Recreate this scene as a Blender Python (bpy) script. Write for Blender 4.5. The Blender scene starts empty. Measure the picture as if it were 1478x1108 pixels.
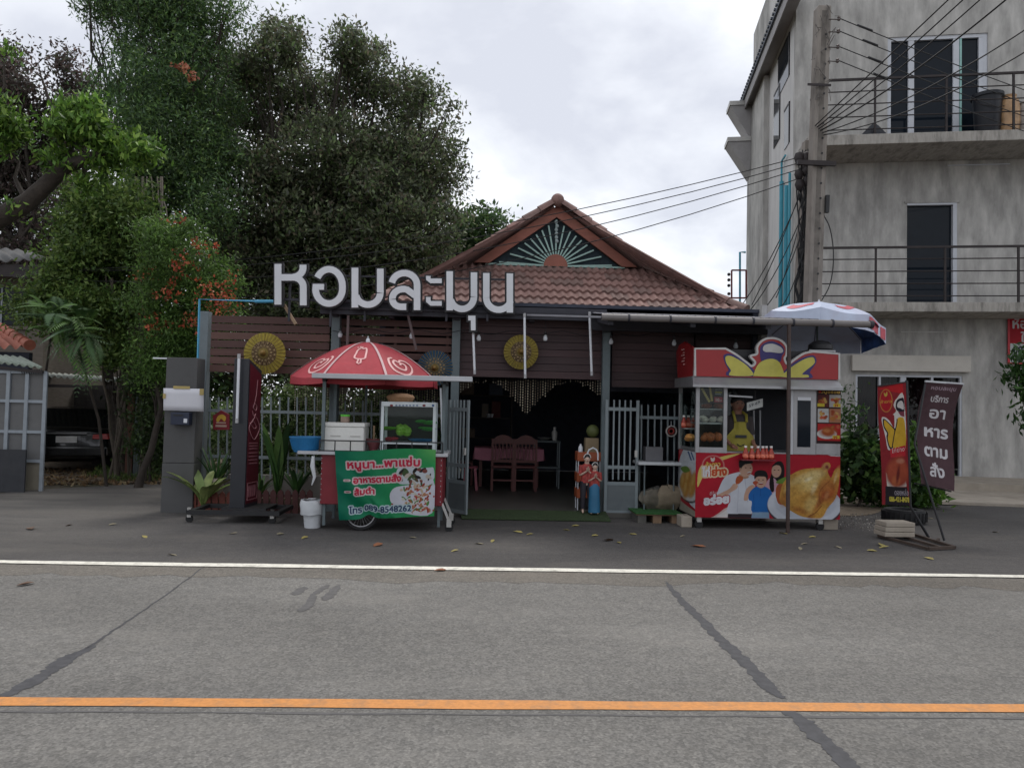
import bpy, bmesh, math, random
import numpy as np
from mathutils import Vector, Matrix
random.seed(7); rng = np.random.default_rng(7)
R = math.radians; PI = math.pi
S = bpy.context.scene; COL = S.collection

# ------------------------------------------------------------------ camera, sky, sun, exposure
FPX = 1075.0
cd = bpy.data.cameras.new('camera'); cam = bpy.data.objects.new('camera', cd); COL.objects.link(cam); S.camera = cam
cd.sensor_width = 36; cd.lens = FPX/1478*36; cd.clip_end = 900; cd.clip_start = .05
CM = Matrix.Rotation(-.038, 4, 'Z') @ Matrix.Rotation(R(92.025), 4, 'X') @ Matrix.Rotation(.0225, 4, 'Z')
CM.translation = (0, 0, 1.55)
cam.matrix_world = CM
EYE = Vector((0, 0, 1.55)); CR = CM.to_3x3()

W = bpy.data.worlds.new('World'); S.world = W; W.use_nodes = True
def build_world():
    nt = W.node_tree; N = nt.nodes; L = nt.links; N.clear()
    out = N.new('ShaderNodeOutputWorld'); bg = N.new('ShaderNodeBackground'); bg.inputs[1].default_value = .112
    sky = N.new('ShaderNodeTexSky'); sky.sky_type = 'NISHITA'; sky.sun_disc = False
    sky.sun_elevation = R(58); sky.sun_rotation = R(20)
    tc = N.new('ShaderNodeTexCoord'); sp = N.new('ShaderNodeSeparateXYZ'); L.new(tc.outputs['Generated'], sp.inputs[0])
    ad = N.new('ShaderNodeMath'); ad.operation = 'MAXIMUM'; ad.inputs[1].default_value = 0; L.new(sp.outputs[2], ad.inputs[0])
    a2 = N.new('ShaderNodeMath'); a2.operation = 'ADD'; a2.inputs[1].default_value = .32; L.new(ad.outputs[0], a2.inputs[0])
    dv = N.new('ShaderNodeVectorMath'); dv.operation = 'DIVIDE'; L.new(tc.outputs['Generated'], dv.inputs[0])
    cb = N.new('ShaderNodeCombineXYZ'); cb.inputs[2].default_value = 1
    L.new(a2.outputs[0], cb.inputs[0]); L.new(a2.outputs[0], cb.inputs[1]); L.new(cb.outputs[0], dv.inputs[1])
    def noise(scale, detail, rough, dist, off):
        mp = N.new('ShaderNodeMapping'); mp.inputs['Location'].default_value = off; L.new(dv.outputs[0], mp.inputs[0])
        n = N.new('ShaderNodeTexNoise'); n.inputs['Scale'].default_value = scale; n.inputs['Detail'].default_value = detail
        n.inputs['Roughness'].default_value = rough; n.inputs['Distortion'].default_value = dist; L.new(mp.outputs[0], n.inputs[0]); return n
    n1 = noise(2.1, 7, .52, .35, (3.1, 1.4, 0)); n2 = noise(5.5, 5, .5, .2, (0, 7.7, 0))
    mx = N.new('ShaderNodeMath'); mx.operation = 'MULTIPLY_ADD'; mx.inputs[1].default_value = .32
    L.new(n2.outputs[0], mx.inputs[0]); L.new(n1.outputs[0], mx.inputs[2])
    cr = N.new('ShaderNodeValToRGB'); e = cr.color_ramp.elements
    e[0].position = .50; e[0].color = (5.3, 5.5, 6.1, 1); e[1].position = .80; e[1].color = (8.6, 8.75, 9.1, 1)
    m = e.new(.65); m.color = (6.7, 6.9, 7.35, 1); L.new(mx.outputs[0], cr.inputs[0])
    mix = N.new('ShaderNodeMix'); mix.data_type = 'RGBA'; mix.inputs[0].default_value = .94
    L.new(sky.outputs[0], mix.inputs[6]); L.new(cr.outputs[0], mix.inputs[7]); L.new(mix.outputs[2], bg.inputs[0]); L.new(bg.outputs[0], out.inputs[0])
build_world()
sl = bpy.data.lights.new('sun', 'SUN'); sun = bpy.data.objects.new('sun', sl); COL.objects.link(sun)
sl.energy = 1.3; sl.angle = R(18); sl.color = (1, .96, .9)
sun.matrix_world = Matrix.Rotation(R(-20), 4, 'Z') @ Matrix.Rotation(R(-(90-58)), 4, 'X')
S.view_settings.view_transform = 'Standard'; S.view_settings.look = 'None'; S.view_settings.exposure = .35
S.view_settings.gamma = 1; S.view_settings.use_curve_mapping = False
S.cycles.max_bounces = 6; S.cycles.transparent_max_bounces = 8

# ------------------------------------------------------------------ measuring helpers: a point of the photograph on a real plane
def ray(px, py): return CR @ Vector(((px-739)/FPX, (554-py)/FPX, -1))
def P(px, py, Y):
    d = ray(px, py); return EYE + d*(Y/d.y)
def G(px, py, z=0.0):
    d = ray(px, py); return EYE + d*((z-EYE.z)/d.z)
def X(px, Y, py=600): return P(px, py, Y).x
def Z(py, Y, px=739): return P(px, py, Y).z
def lin(r, g, b, k=1.0):
    f = lambda c: ((c/255+.055)/1.055)**2.4 if c > 10 else c/255/12.92
    return tuple(min(.92, f(c)*k) for c in (r, g, b))

# ------------------------------------------------------------------ materials
MATS = {}
def mat(name, col, rough=.6, metal=0, var=.12, scale=6, bump=0, bscale=40, dirt=0, dcol=(.05, .045, .04), dscale=1.5, spec=.4, alpha=1, trans=0, emit=None, stretch=(1, 1, 1), coat=0):
    if name in MATS: return MATS[name]
    m = bpy.data.materials.new(name); m.use_nodes = True; MATS[name] = m
    nt = m.node_tree; N = nt.nodes; L = nt.links; b = N['Principled BSDF']
    b.inputs['Roughness'].default_value = rough; b.inputs['Metallic'].default_value = metal
    b.inputs['Specular IOR Level'].default_value = spec; b.inputs['Alpha'].default_value = alpha
    b.inputs['Transmission Weight'].default_value = trans; b.inputs['Coat Weight'].default_value = coat
    tc = N.new('ShaderNodeTexCoord'); mp = N.new('ShaderNodeMapping'); mp.inputs['Scale'].default_value = stretch
    L.new(tc.outputs['Object'], mp.inputs[0])
    def noi(sc, det=5, ro=.6):
        n = N.new('ShaderNodeTexNoise'); n.inputs['Scale'].default_value = sc; n.inputs['Detail'].default_value = det
        n.inputs['Roughness'].default_value = ro; L.new(mp.outputs[0], n.inputs[0]); return n
    def mixc(fac, a, c):
        x = N.new('ShaderNodeMix'); x.data_type = 'RGBA'; L.new(fac, x.inputs[0])
        for i, v in ((6, a), (7, c)):
            if isinstance(v, tuple): x.inputs[i].default_value = (*v[:3], 1)
            else: L.new(v, x.inputs[i])
        return x.outputs[2]
    n = noi(scale)
    cr = N.new('ShaderNodeValToRGB'); cr.color_ramp.elements[0].position = .3; cr.color_ramp.elements[1].position = .7
    cr.color_ramp.elements[0].color = (*[c*(1-var) for c in col], 1); cr.color_ramp.elements[1].color = (*[min(.95, c*(1+var)) for c in col], 1)
    L.new(n.outputs[0], cr.inputs[0]); c = cr.outputs[0]
    if dirt:
        d = noi(dscale, 8, .68); r = N.new('ShaderNodeValToRGB'); r.color_ramp.elements[0].position = .48; r.color_ramp.elements[1].position = .72
        r.color_ramp.elements[0].color = (0, 0, 0, 1); r.color_ramp.elements[1].color = (dirt, dirt, dirt, 1); L.new(d.outputs[0], r.inputs[0]); c = mixc(r.outputs[0], c, dcol)
    L.new(c, b.inputs['Base Color'])
    if bump:
        n2 = noi(bscale, 4); bp = N.new('ShaderNodeBump'); bp.inputs['Strength'].default_value = bump; bp.inputs['Distance'].default_value = .02
        L.new(n2.outputs[0], bp.inputs['Height']); L.new(bp.outputs[0], b.inputs['Normal'])
    if emit: b.inputs['Emission Color'].default_value = (*emit[:3], 1); b.inputs['Emission Strength'].default_value = emit[3]
    return m
def glass(name, tint=(.6, .7, .7), alpha=.25, rough=.03):
    if name in MATS: return MATS[name]
    m = bpy.data.materials.new(name); m.use_nodes = True; MATS[name] = m; N = m.node_tree.nodes; L = m.node_tree.links
    N.clear(); o = N.new('ShaderNodeOutputMaterial'); mx = N.new('ShaderNodeMixShader'); t = N.new('ShaderNodeBsdfTransparent'); g = N.new('ShaderNodeBsdfGlossy')
    f = N.new('ShaderNodeFresnel'); f.inputs[0].default_value = 1.5; ad = N.new('ShaderNodeMath'); ad.operation = 'MULTIPLY'; ad.inputs[1].default_value = .38
    t.inputs[0].default_value = (*tint, 1); g.inputs['Roughness'].default_value = rough; g.inputs[0].default_value = (.9, .9, .9, 1)
    L.new(f.outputs[0], ad.inputs[0]); L.new(ad.outputs[0], mx.inputs[0]); L.new(t.outputs[0], mx.inputs[1]); L.new(g.outputs[0], mx.inputs[2]); L.new(mx.outputs[0], o.inputs[0]); return m
def attr_mat(name, rough=.5, translucent=0, spec=.3, fine=0):
    if name in MATS: return MATS[name]
    m = bpy.data.materials.new(name); m.use_nodes = True; MATS[name] = m; N = m.node_tree.nodes; L = m.node_tree.links; b = N['Principled BSDF']
    a = N.new('ShaderNodeAttribute'); a.attribute_name = 'Col'; L.new(a.outputs['Color'], b.inputs['Base Color'])
    b.inputs['Roughness'].default_value = rough; b.inputs['Specular IOR Level'].default_value = spec
    if translucent:
        t = N.new('ShaderNodeBsdfTranslucent'); L.new(a.outputs['Color'], t.inputs[0]); mx = N.new('ShaderNodeMixShader'); mx.inputs[0].default_value = translucent
        L.new(b.outputs[0], mx.inputs[1]); L.new(t.outputs[0], mx.inputs[2]); L.new(mx.outputs[0], N['Material Output'].inputs[0])
    return m

# ------------------------------------------------------------------ mesh builder
class MB:
    def __init__(s): s.v = []; s.f = []
    def add(s, vs, fs):
        k = len(s.v); s.v += [Vector(v) for v in vs]; s.f += [[k+i for i in f] for f in fs]; return s
    def box(s, x0, x1, y0, y1, z0, z1, M=None):
        v = [(x, y, z) for x in (x0, x1) for y in (y0, y1) for z in (z0, z1)]
        if M: v = [M @ Vector(p) for p in v]
        return s.add(v, [(0, 1, 3, 2), (4, 6, 7, 5), (0, 4, 5, 1), (2, 3, 7, 6), (0, 2, 6, 4), (1, 5, 7, 3)])
    def pbox(s, xl, yt, xr, yb, Y, dep=.05, z0=None, z1=None):   # box whose front face fills a rectangle seen at depth Y
        xm, ym = (xl+xr)/2, (yt+yb)/2
        return s.box(P(xl, ym, Y).x, P(xr, ym, Y).x, Y, Y+dep, P(xm, yb, Y).z if z0 is None else z0, P(xm, yt, Y).z if z1 is None else z1)
    def tube(s, pts, r, n=8, cap=True):
        pts = [Vector(p) for p in pts]; rs = r if isinstance(r, (list, tuple)) else [r]*len(pts); k = len(s.v); up = None
        for i, p in enumerate(pts):
            t = (pts[min(i+1, len(pts)-1)]-pts[max(i-1, 0)]).normalized()
            if up is None: up = Vector((0, 0, 1)) if abs(t.z) < .9 else Vector((1, 0, 0))
            a = t.cross(up).normalized(); b = a.cross(t).normalized(); up = b
            for j in range(n):
                q = 2*PI*j/n; s.v.append(p+(a*math.cos(q)+b*math.sin(q))*rs[i])
        for i in range(len(pts)-1):
            for j in range(n):
                s.f.append([k+i*n+j, k+i*n+(j+1) % n, k+(i+1)*n+(j+1) % n, k+(i+1)*n+j])
        if cap: s.f.append([k+j for j in range(n)][::-1]); s.f.append([k+(len(pts)-1)*n+j for j in range(n)])
        return s
    def bar(s, a, b, w, d=None):
        a, b = Vector(a), Vector(b); d = d or w; t = (b-a).normalized(); up = Vector((0, 1, 0)) if abs(t.y) < .9 else Vector((0, 0, 1))
        x = t.cross(up).normalized(); y = x.cross(t)
        v = [p+x*i*w/2+y*j*d/2 for p in (a, b) for i, j in ((-1, -1), (1, -1), (1, 1), (-1, 1))]
        return s.add(v, [(0, 1, 2, 3), (7, 6, 5, 4), (0, 4, 5, 1), (1, 5, 6, 2), (2, 6, 7, 3), (3, 7, 4, 0)])
    def lathe(s, c, prof, n=20, sx=1, sy=1, M=None):
        c = Vector(c); k = len(s.v)
        for r, z in prof:
            for j in range(n):
                q = 2*PI*j/n; p = Vector((math.cos(q)*r*sx, math.sin(q)*r*sy, z)); s.v.append(c+(M @ p if M else p))
        for i in range(len(prof)-1):
            for j in range(n): s.f.append([k+i*n+j, k+i*n+(j+1) % n, k+(i+1)*n+(j+1) % n, k+(i+1)*n+j])
        if prof[0][0] > 1e-4: s.f.append([k+j for j in range(n)][::-1])
        if prof[-1][0] > 1e-4: s.f.append([k+(len(prof)-1)*n+j for j in range(n)])
        return s
    def ball(s, c, r, n=14, sc=(1, 1, 1)):
        m = n//2; prof = [(math.sin(PI*i/m)*r+1e-5, -math.cos(PI*i/m)*r*sc[2]) for i in range(m+1)]
        return s.lathe(c, prof, n, sc[0], sc[1])
    def plate(s, pts, off):                  # planar outline with thickness vector
        pts = [Vector(p) for p in pts]; off = Vector(off); n = len(pts); k = len(s.v); s.v += pts+[p+off for p in pts]
        s.f.append([k+i for i in range(n)]); s.f.append([k+n+i for i in range(n)][::-1])
        for i in range(n): s.f.append([k+i, k+n+i, k+n+(i+1) % n, k+(i+1) % n])
        return s
    def ribbon(s, pts, w, U, V, off, cap=0):          # stroke of width w along pts in the plane U,V, thickness vector off
        pts = [Vector(p) for p in pts]; off = Vector(off); n = len(pts); Ls = []; Rs = []
        for i, p in enumerate(pts):
            t = pts[min(i+1, n-1)]-pts[max(i-1, 0)]; tu, tv = t.dot(U), t.dot(V); l = math.hypot(tu, tv) or 1
            nn = U*(-tv/l)+V*(tu/l); e = (U*(tu/l)+V*(tv/l))*cap*(-1 if i == 0 else 1 if i == n-1 else 0)
            ww = w[i] if isinstance(w, (list, tuple)) else w
            Ls.append(p+e+nn*ww/2); Rs.append(p+e-nn*ww/2)
        k = len(s.v); s.v += Ls+Rs+[p+off for p in Ls]+[p+off for p in Rs]
        for i in range(n-1):
            s.f += [[k+i, k+i+1, k+n+i+1, k+n+i], [k+2*n+i, k+3*n+i, k+3*n+i+1, k+2*n+i+1], [k+i, k+2*n+i, k+2*n+i+1, k+i+1], [k+n+i, k+n+i+1, k+3*n+i+1, k+3*n+i]]
        s.f += [[k, k+n, k+3*n, k+2*n], [k+n-1, k+3*n-1, k+4*n-1, k+2*n-1]]
        return s
    def grid(s, fn, nu, nv, thick=None):
        k = len(s.v)
        for j in range(nv+1):
            for i in range(nu+1): s.v.append(Vector(fn(i/nu, j/nv)))
        for j in range(nv):
            for i in range(nu): a = k+j*(nu+1)+i; s.f.append([a, a+1, a+nu+2, a+nu+1])
        return s
    def build(s, name, m, parent=None, smooth=False, bevel=0, origin=None, world=True, solid=0, **kw):
        me = bpy.data.meshes.new(name)
        if parent is not None and world:
            W2 = gmat(parent).inverted(); vs = [W2 @ v for v in s.v]; loc = None
        elif parent is None:
            if origin is None:
                lo = [min(v[i] for v in s.v) for i in range(3)]; hi = [max(v[i] for v in s.v) for i in range(3)]
                origin = ((lo[0]+hi[0])/2, (lo[1]+hi[1])/2, lo[2])
            loc = Vector(origin); vs = [v-loc for v in s.v]
        else: vs = s.v; loc = None
        me.from_pydata([tuple(v) for v in vs], [], s.f)
        if smooth:
            me.polygons.foreach_set('use_smooth', [True]*len(me.polygons))
            try: me.set_sharp_from_angle(angle=R(42))
            except Exception: pass
        bm = bmesh.new(); bm.from_mesh(me); bmesh.ops.recalc_face_normals(bm, faces=bm.faces); bm.to_mesh(me); bm.free()
        o = bpy.data.objects.new(name, me); COL.objects.link(o)
        if isinstance(m, (list, tuple)):
            for x in m: me.materials.append(x)
        elif m: me.materials.append(m)
        if parent is not None: o.parent = parent
        if loc is not None: o.location = loc
        if bevel:
            b = o.modifiers.new('b', 'BEVEL'); b.width = bevel; b.segments = 2; b.limit_method = 'ANGLE'; b.angle_limit = R(40)
        if solid:
            b = o.modifiers.new('s', 'SOLIDIFY'); b.thickness = solid
        tag(o, **kw); return o
def tag(o, label=None, cat=None, group=None, kind=None):
    if label: o['label'] = label
    if cat: o['category'] = cat
    if group: o['group'] = group
    if kind: o['kind'] = kind
    return o
GM = {}
def gmat(o):
    m = Matrix.Identity(4)
    while o is not None: m = o.matrix_basis @ m if True else m; o = o.parent
    return m
def thing(name, label, cat, loc=(0, 0, 0), rz=0, group=None):
    o = bpy.data.objects.new(name, None); COL.objects.link(o); o.location = loc; o.rotation_euler = (0, 0, rz); o.empty_display_size = .2
    return tag(o, label, cat, group)
def dup(root, loc=None, rz=None, label=None, scale=None):
    kids = {}
    for o in bpy.data.objects:
        if o.parent: kids.setdefault(o.parent.name, []).append(o)
    def cp(o, par):
        c = o.copy(); COL.objects.link(c); c.parent = par
        for k in kids.get(o.name, []): cp(k, c)
        return c
    r = cp(root, None)
    if loc is not None: r.location = loc
    if rz is not None: r.rotation_euler = (0, 0, rz)
    if label: r['label'] = label
    if scale: r.scale = (scale,)*3
    return r
def arc(cx, cy, rx, ry, a0, a1, n=10):
    return [(cx+rx*math.cos(R(a0+(a1-a0)*i/n)), cy-ry*math.sin(R(a0+(a1-a0)*i/n))) for i in range(n+1)]
def spline(pts, n=6, closed=False):
    p = np.array(pts, float); out = []; m = len(p); rg = range(m) if closed else range(m-1)
    g = (lambda i: p[i % m]) if closed else (lambda i: p[min(max(i, 0), m-1)])
    for i in rg:
        a, b, c, d = g(i-1), g(i), g(i+1), g(i+2)
        for k in range(n):
            t = k/n; out.append(tuple(.5*((2*b)+(c-a)*t+(2*a-5*b+4*c-d)*t*t+(3*b-a-3*c+d)*t**3)))
    if not closed: out.append(tuple(p[-1]))
    return out

# ------------------------------------------------------------------ printed surfaces: colours computed per vertex of a fine sheet
_tx = {}
def text_loops(s):
    if s in _tx: return _tx[s]
    cu = bpy.data.curves.new('t', 'FONT'); cu.body = s; cu.fill_mode = 'NONE'; cu.resolution_u = 3; cu.size = 1
    o = bpy.data.objects.new('t', cu); COL.objects.link(o); dg = bpy.context.evaluated_depsgraph_get(); dg.update()
    me = bpy.data.meshes.new_from_object(o.evaluated_get(dg)); n = len(me.vertices)
    co = np.empty(n*3); me.vertices.foreach_get('co', co); co = co.reshape(-1, 3)[:, :2]
    e = np.empty(len(me.edges)*2, int); me.edges.foreach_get('vertices', e); e = e.reshape(-1, 2)
    # order the edges of each loop head to tail
    nxt = {}; 
    for a, b in e: nxt.setdefault(int(a), []).append(int(b)); nxt.setdefault(int(b), []).append(int(a))
    seen = set(); segs = []
    for st in range(n):
        if st in seen or st not in nxt: continue
        loop = [st]; seen.add(st); cur = st; nb = [x for x in nxt[st]]; step = st+1 if st+1 in nb else nb[0]
        while step is not None and step not in seen:
            loop.append(step); seen.add(step); c2 = [x for x in nxt[step] if x not in seen]; step = c2[0] if c2 else None
        segs.append(co[loop])
    bpy.data.objects.remove(o); bpy.data.curves.remove(cu); bpy.data.meshes.remove(me); _tx[s] = segs; return segs
PRT = .66
class Canvas:
    def __init__(s, x0, y0, x1, y1, res, bg):
        s.b = (x0, y0, x1, y1); s.nx = int((x1-x0)*res); s.ny = int((y1-y0)*res)
        gx, gy = np.meshgrid(np.linspace(x0, x1, s.nx+1), np.linspace(y0, y1, s.ny+1)); s.gx, s.gy = gx, gy
        s.im = np.ones((s.ny+1, s.nx+1, 3))*np.array(bg); s.A = (0, 0, 1)
    def zoom(s, ox, oy, sc): s.A = (ox, oy, 1/sc); return s
    def m(s, p): return [(s.A[0]+x*s.A[2], s.A[1]+y*s.A[2]) for x, y in p]
    def put(s, mask, col, a=1.0):
        k = (mask*a)[..., None]; s.im = s.im*(1-k)+np.array(col)*k; return s
    def _poly(s, pts, nonzero=False):
        w = np.zeros(s.gx.shape)
        p = np.array(pts); lo, hi = p.min(0), p.max(0)
        i0, i1 = np.searchsorted(s.gx[0], [lo[0], hi[0]]); j0, j1 = np.searchsorted(s.gy[:, 0], [lo[1], hi[1]])
        if i1 <= i0 or j1 <= j0: return w
        gx = s.gx[j0:j1, i0:i1]; gy = s.gy[j0:j1, i0:i1]; ww = np.zeros(gx.shape, int)
        for (ax, ay), (bx, by) in zip(p, np.roll(p, -1, 0)):
            if ay == by: continue
            c = (gy >= min(ay, by)) & (gy < max(ay, by)); xi = ax+(gy-ay)*(bx-ax)/(by-ay)
            ww += np.where(c & (gx < xi), 1 if by > ay else -1, 0)
        w[j0:j1, i0:i1] = ww if nonzero else (ww % 2); return w
    def poly(s, pts, col, spl=0, a=1):
        if spl: pts = spline(pts, spl, True)
        return s.put(s._poly(s.m(pts)), col, a)
    def ell(s, cx, cy, rx, ry, col, rot=0, soft=.12, a=1):
        (x, y), = s.m([(cx, cy)]); rx *= s.A[2]; ry *= s.A[2]; c, q = math.cos(R(rot)), math.sin(R(rot))
        u = ((s.gx-x)*c+(s.gy-y)*q)/rx; v = (-(s.gx-x)*q+(s.gy-y)*c)/ry
        return s.put(np.clip((1+soft/2-np.sqrt(u*u+v*v))/soft, 0, 1), col, a)
    def line(s, pts, w, col, a=1):
        pts = s.m(pts); w *= s.A[2]; d = np.full(s.gx.shape, 1e9)
        for (ax, ay), (bx, by) in zip(pts[:-1], pts[1:]):
            L2 = (bx-ax)**2+(by-ay)**2+1e-9; t = np.clip(((s.gx-ax)*(bx-ax)+(s.gy-ay)*(by-ay))/L2, 0, 1)
            d = np.minimum(d, np.hypot(s.gx-ax-t*(bx-ax), s.gy-ay-t*(by-ay)))
        return s.put(d < w/2, col, a)
    def text(s, t, x, y, h, col, wid=None, bold=0, halo=0, hcol=(.9, .9, .9), slant=0, shear=0, a=1):
        segs = text_loops(t); allp = np.vstack(segs); x0, x1 = allp[:, 0].min(), allp[:, 0].max()
        sx = (wid/(x1-x0)) if wid else h; w = np.zeros(s.gx.shape)
        for l in segs:
            q = [(x+(px-x0)*sx+slant*py*h, y-py*h+shear*(px-x0)*sx) for px, py in l]; w += s._poly(s.m(q), True)
        mk = w != 0
        def dil(mk, r):
            r = r*s.A[2]/((s.b[2]-s.b[0])/s.nx); k = int(math.ceil(r)); o = mk.copy()
            for dy in range(-k, k+1):
                for dx in range(-k, k+1):
                    if dx*dx+dy*dy <= r*r: o |= np.roll(np.roll(mk, dy, 0), dx, 1)
            return o
        if bold: mk = dil(mk, bold)
        if halo: s.put(dil(mk, halo).astype(float), hcol, a)
        return s.put(mk.astype(float), col, a)
    def mottle(s, mask, amp, scale=3, seed=0):
        r = np.random.default_rng(seed); f = np.zeros(s.gx.shape)
        for k in range(4):
            sc = scale/(1.9**k); nx, ny = int((s.b[2]-s.b[0])/sc)+3, int((s.b[3]-s.b[1])/sc)+3; g = r.normal(size=(ny, nx))
            u = (s.gx-s.b[0])/sc; v = (s.gy-s.b[1])/sc; i, j = u.astype(int), v.astype(int); a, b = u-i, v-j; a = a*a*(3-2*a); b = b*b*(3-2*b)
            f += (g[j, i]*(1-a)*(1-b)+g[j, i+1]*a*(1-b)+g[j+1, i]*(1-a)*b+g[j+1, i+1]*a*b)/(1.5**k)
        s.im *= (1+amp*f*mask)[..., None]; s.im = np.clip(s.im, .002, .92); return s
    def sheet(s, name, fn, parent, rough=.35, clip=None, **kw):        # fn(u,v)-> arrays x,y,z (u right, v down)
        s.mottle(1, .045, (s.b[2]-s.b[0])/9, 5)
        u, v = np.meshgrid(np.linspace(0, 1, s.nx+1), np.linspace(0, 1, s.ny+1)); co = np.stack(fn(u, v), -1).reshape(-1, 3)
        W2 = np.array(gmat(parent).inverted()) if parent is not None else np.eye(4); co = co @ W2[:3, :3].T+W2[:3, 3]
        i = np.arange((s.nx+1)*(s.ny+1)).reshape(s.ny+1, s.nx+1); q = np.stack([i[:-1, :-1], i[1:, :-1], i[1:, 1:], i[:-1, 1:]], -1).reshape(-1, 4)
        if clip is not None:
            mk = clip(s)[:-1, :-1].reshape(-1) > 0; q = q[mk]
        return raw_mesh(name, co, q, s.im.reshape(-1, 3)*PRT, attr_mat('print_%.2f' % rough, rough+.15, 0, .15), parent, smooth=True, **kw)
def raw_mesh(name, co, q, cols, m, parent=None, smooth=False, **kw):
    me = bpy.data.meshes.new(name); nq, k = q.shape
    me.vertices.add(len(co)); me.vertices.foreach_set('co', co.astype(np.float32).ravel())
    me.loops.add(nq*k); me.loops.foreach_set('vertex_index', q.astype(np.int32).ravel())
    me.polygons.add(nq); me.polygons.foreach_set('loop_start', np.arange(0, nq*k, k, dtype=np.int32))
    if smooth: me.polygons.foreach_set('use_smooth', np.ones(nq, bool))
    if cols is not None:
        at = me.color_attributes.new('Col', 'FLOAT_COLOR', 'POINT'); c4 = np.ones((len(co), 4), np.float32); c4[:, :3] = cols; at.data.foreach_set('color', c4.ravel())
    me.update(calc_edges=True); me.validate(); me.materials.append(m)
    o = bpy.data.objects.new(name, me); COL.objects.link(o)
    if parent is not None: o.parent = parent
    tag(o, **kw); return o

# ------------------------------------------------------------------ foliage
LEAF = attr_mat('leaf', .5, .4, .3)
def leaf_mesh(name, pts, size, pal, parent=None, aspect=.45, droop=.3, jitter=.35, tone=.25, wts=None, dirs=None, **kw):
    tn = pts[:, 3:4] if pts.shape[1] > 3 else 1.0; pts = pts[:, :3]; n = len(pts); pal = np.array(pal); d = rng.normal(size=(n, 3)) if dirs is None else dirs+rng.normal(size=(n, 3))*.25
    d[:, 2] -= droop; d /= np.linalg.norm(d, axis=1)[:, None]
    up = rng.normal(size=(n, 3))*.7; up[:, 2] += 1; sd = np.cross(d, up); sd /= np.linalg.norm(sd, axis=1)[:, None]; nn = np.cross(sd, d)
    s = size*(1+rng.uniform(-jitter, jitter, n))[:, None]
    a = pts-d*s*.5; b = pts+sd*s*aspect*.5-nn*s*.08; c = pts+d*s*.5; e = pts-sd*s*aspect*.5-nn*s*.08
    co = np.stack([a, b, c, e], 1).reshape(-1, 3); q = np.arange(n*4).reshape(n, 4)
    idx = rng.choice(len(pal), n, p=wts); col = pal[idx]*(1+rng.uniform(-tone, tone, (n, 1)))*tn
    if parent is not None: co = co-np.array(gmat(parent).translation)
    return raw_mesh(name, co, q, np.repeat(col, 4, 0), LEAF, parent, **kw)
def blob_points(blobs, n, clus=.22, per=45, shell=2.4, flat=1.0):
    w = np.array([b[3]**2.2 for b in blobs]); w /= w.sum(); out = []
    for b, k in zip(blobs, (w*n).astype(int)):
        nc = max(3, k//per); d = rng.normal(size=(nc, 3)); d /= np.linalg.norm(d, axis=1)[:, None]; r = rng.uniform(size=(nc, 1))**(1/shell)
        c = np.array(b[:3])+d*r*b[3]*np.array([1, 1, flat]); tn = rng.uniform(.62, 1.42, nc)
        j = rng.integers(0, nc, k); sg = clus*rng.uniform(.6, 1.5, (nc, 1))[j]
        out.append(np.hstack([c[j]+np.clip(rng.normal(size=(k, 3)), -1.9, 1.9)*sg*np.array([1, 1, .65]), tn[j][:, None]]))
    return np.vstack(out)
def pblobs(lst, Y, dy=0):   # (px, py, radius px [, extra depth])
    o = []
    for t in lst:
        yy = Y+(t[3] if len(t) > 3 else random.uniform(-dy, dy)); p = P(t[0], t[1], yy); o.append((p.x, p.y, p.z, t[2]*yy/FPX))
    return o
BARK = mat('bark', (.04, .032, .026), .9, var=.35, scale=9, bump=.6, bscale=22)
def wob(a, b, n=6, amp=.15):
    a, b = Vector(a), Vector(b); L = (b-a).length
    return [a.lerp(b, i/n)+Vector((random.uniform(-1, 1), random.uniform(-1, 1), random.uniform(-.4, .4)))*amp*L*.25*math.sin(PI*i/n) for i in range(n+1)]
def tree(name, label, base, blobs, nleaf, size, pal, trunk=.25, top=None, wts=None, clus=.22, per=45, droop=.3, group=None, aspect=.45, cat='tree', limbs=True, tone=.25, shell=2.4, extra=None):
    t = thing(name, label, cat, base, 0, group); bz = Vector(base); cs = [Vector(b[:3]) for b in blobs]; ctr = sum(cs, Vector())/len(cs)
    top = Vector(top) if top else Vector((ctr.x*.8+bz.x*.2, ctr.y, bz.z+(ctr.z-bz.z)*.75))
    m = MB(); tp = wob(bz-Vector((0, 0, .1)), top, 7, .12); m.tube(tp, [trunk*(1.25 if i == 0 else 1-.55*i/7) for i in range(8)], 10); m.build('trunk', BARK, t, smooth=True)
    if limbs:
        m = MB()
        for b, c in zip(blobs, cs):
            k = random.randint(3, 6); L = wob(tp[k], c+Vector((0, 0, b[3]*.3)), 6, .3); r0 = trunk*(.36-.04*k); m.tube(L, [r0*(1-.12*i) for i in range(7)], 7)
            for _ in range(4):
                e = c+Vector((random.uniform(-1, 1), random.uniform(-1, 1), random.uniform(-.3, 1)))*b[3]*.9; m.tube(wob(L[3], e, 5, .25), [r0*.35*(1-.16*i) for i in range(6)], 5)
        m.build('limbs', BARK, t, smooth=True)
    leaf_mesh('crown', blob_points(blobs, nleaf, clus, per, shell), size, pal, t, aspect, droop, wts=wts, tone=tone)
    if extra: extra(t)
    return t
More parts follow.
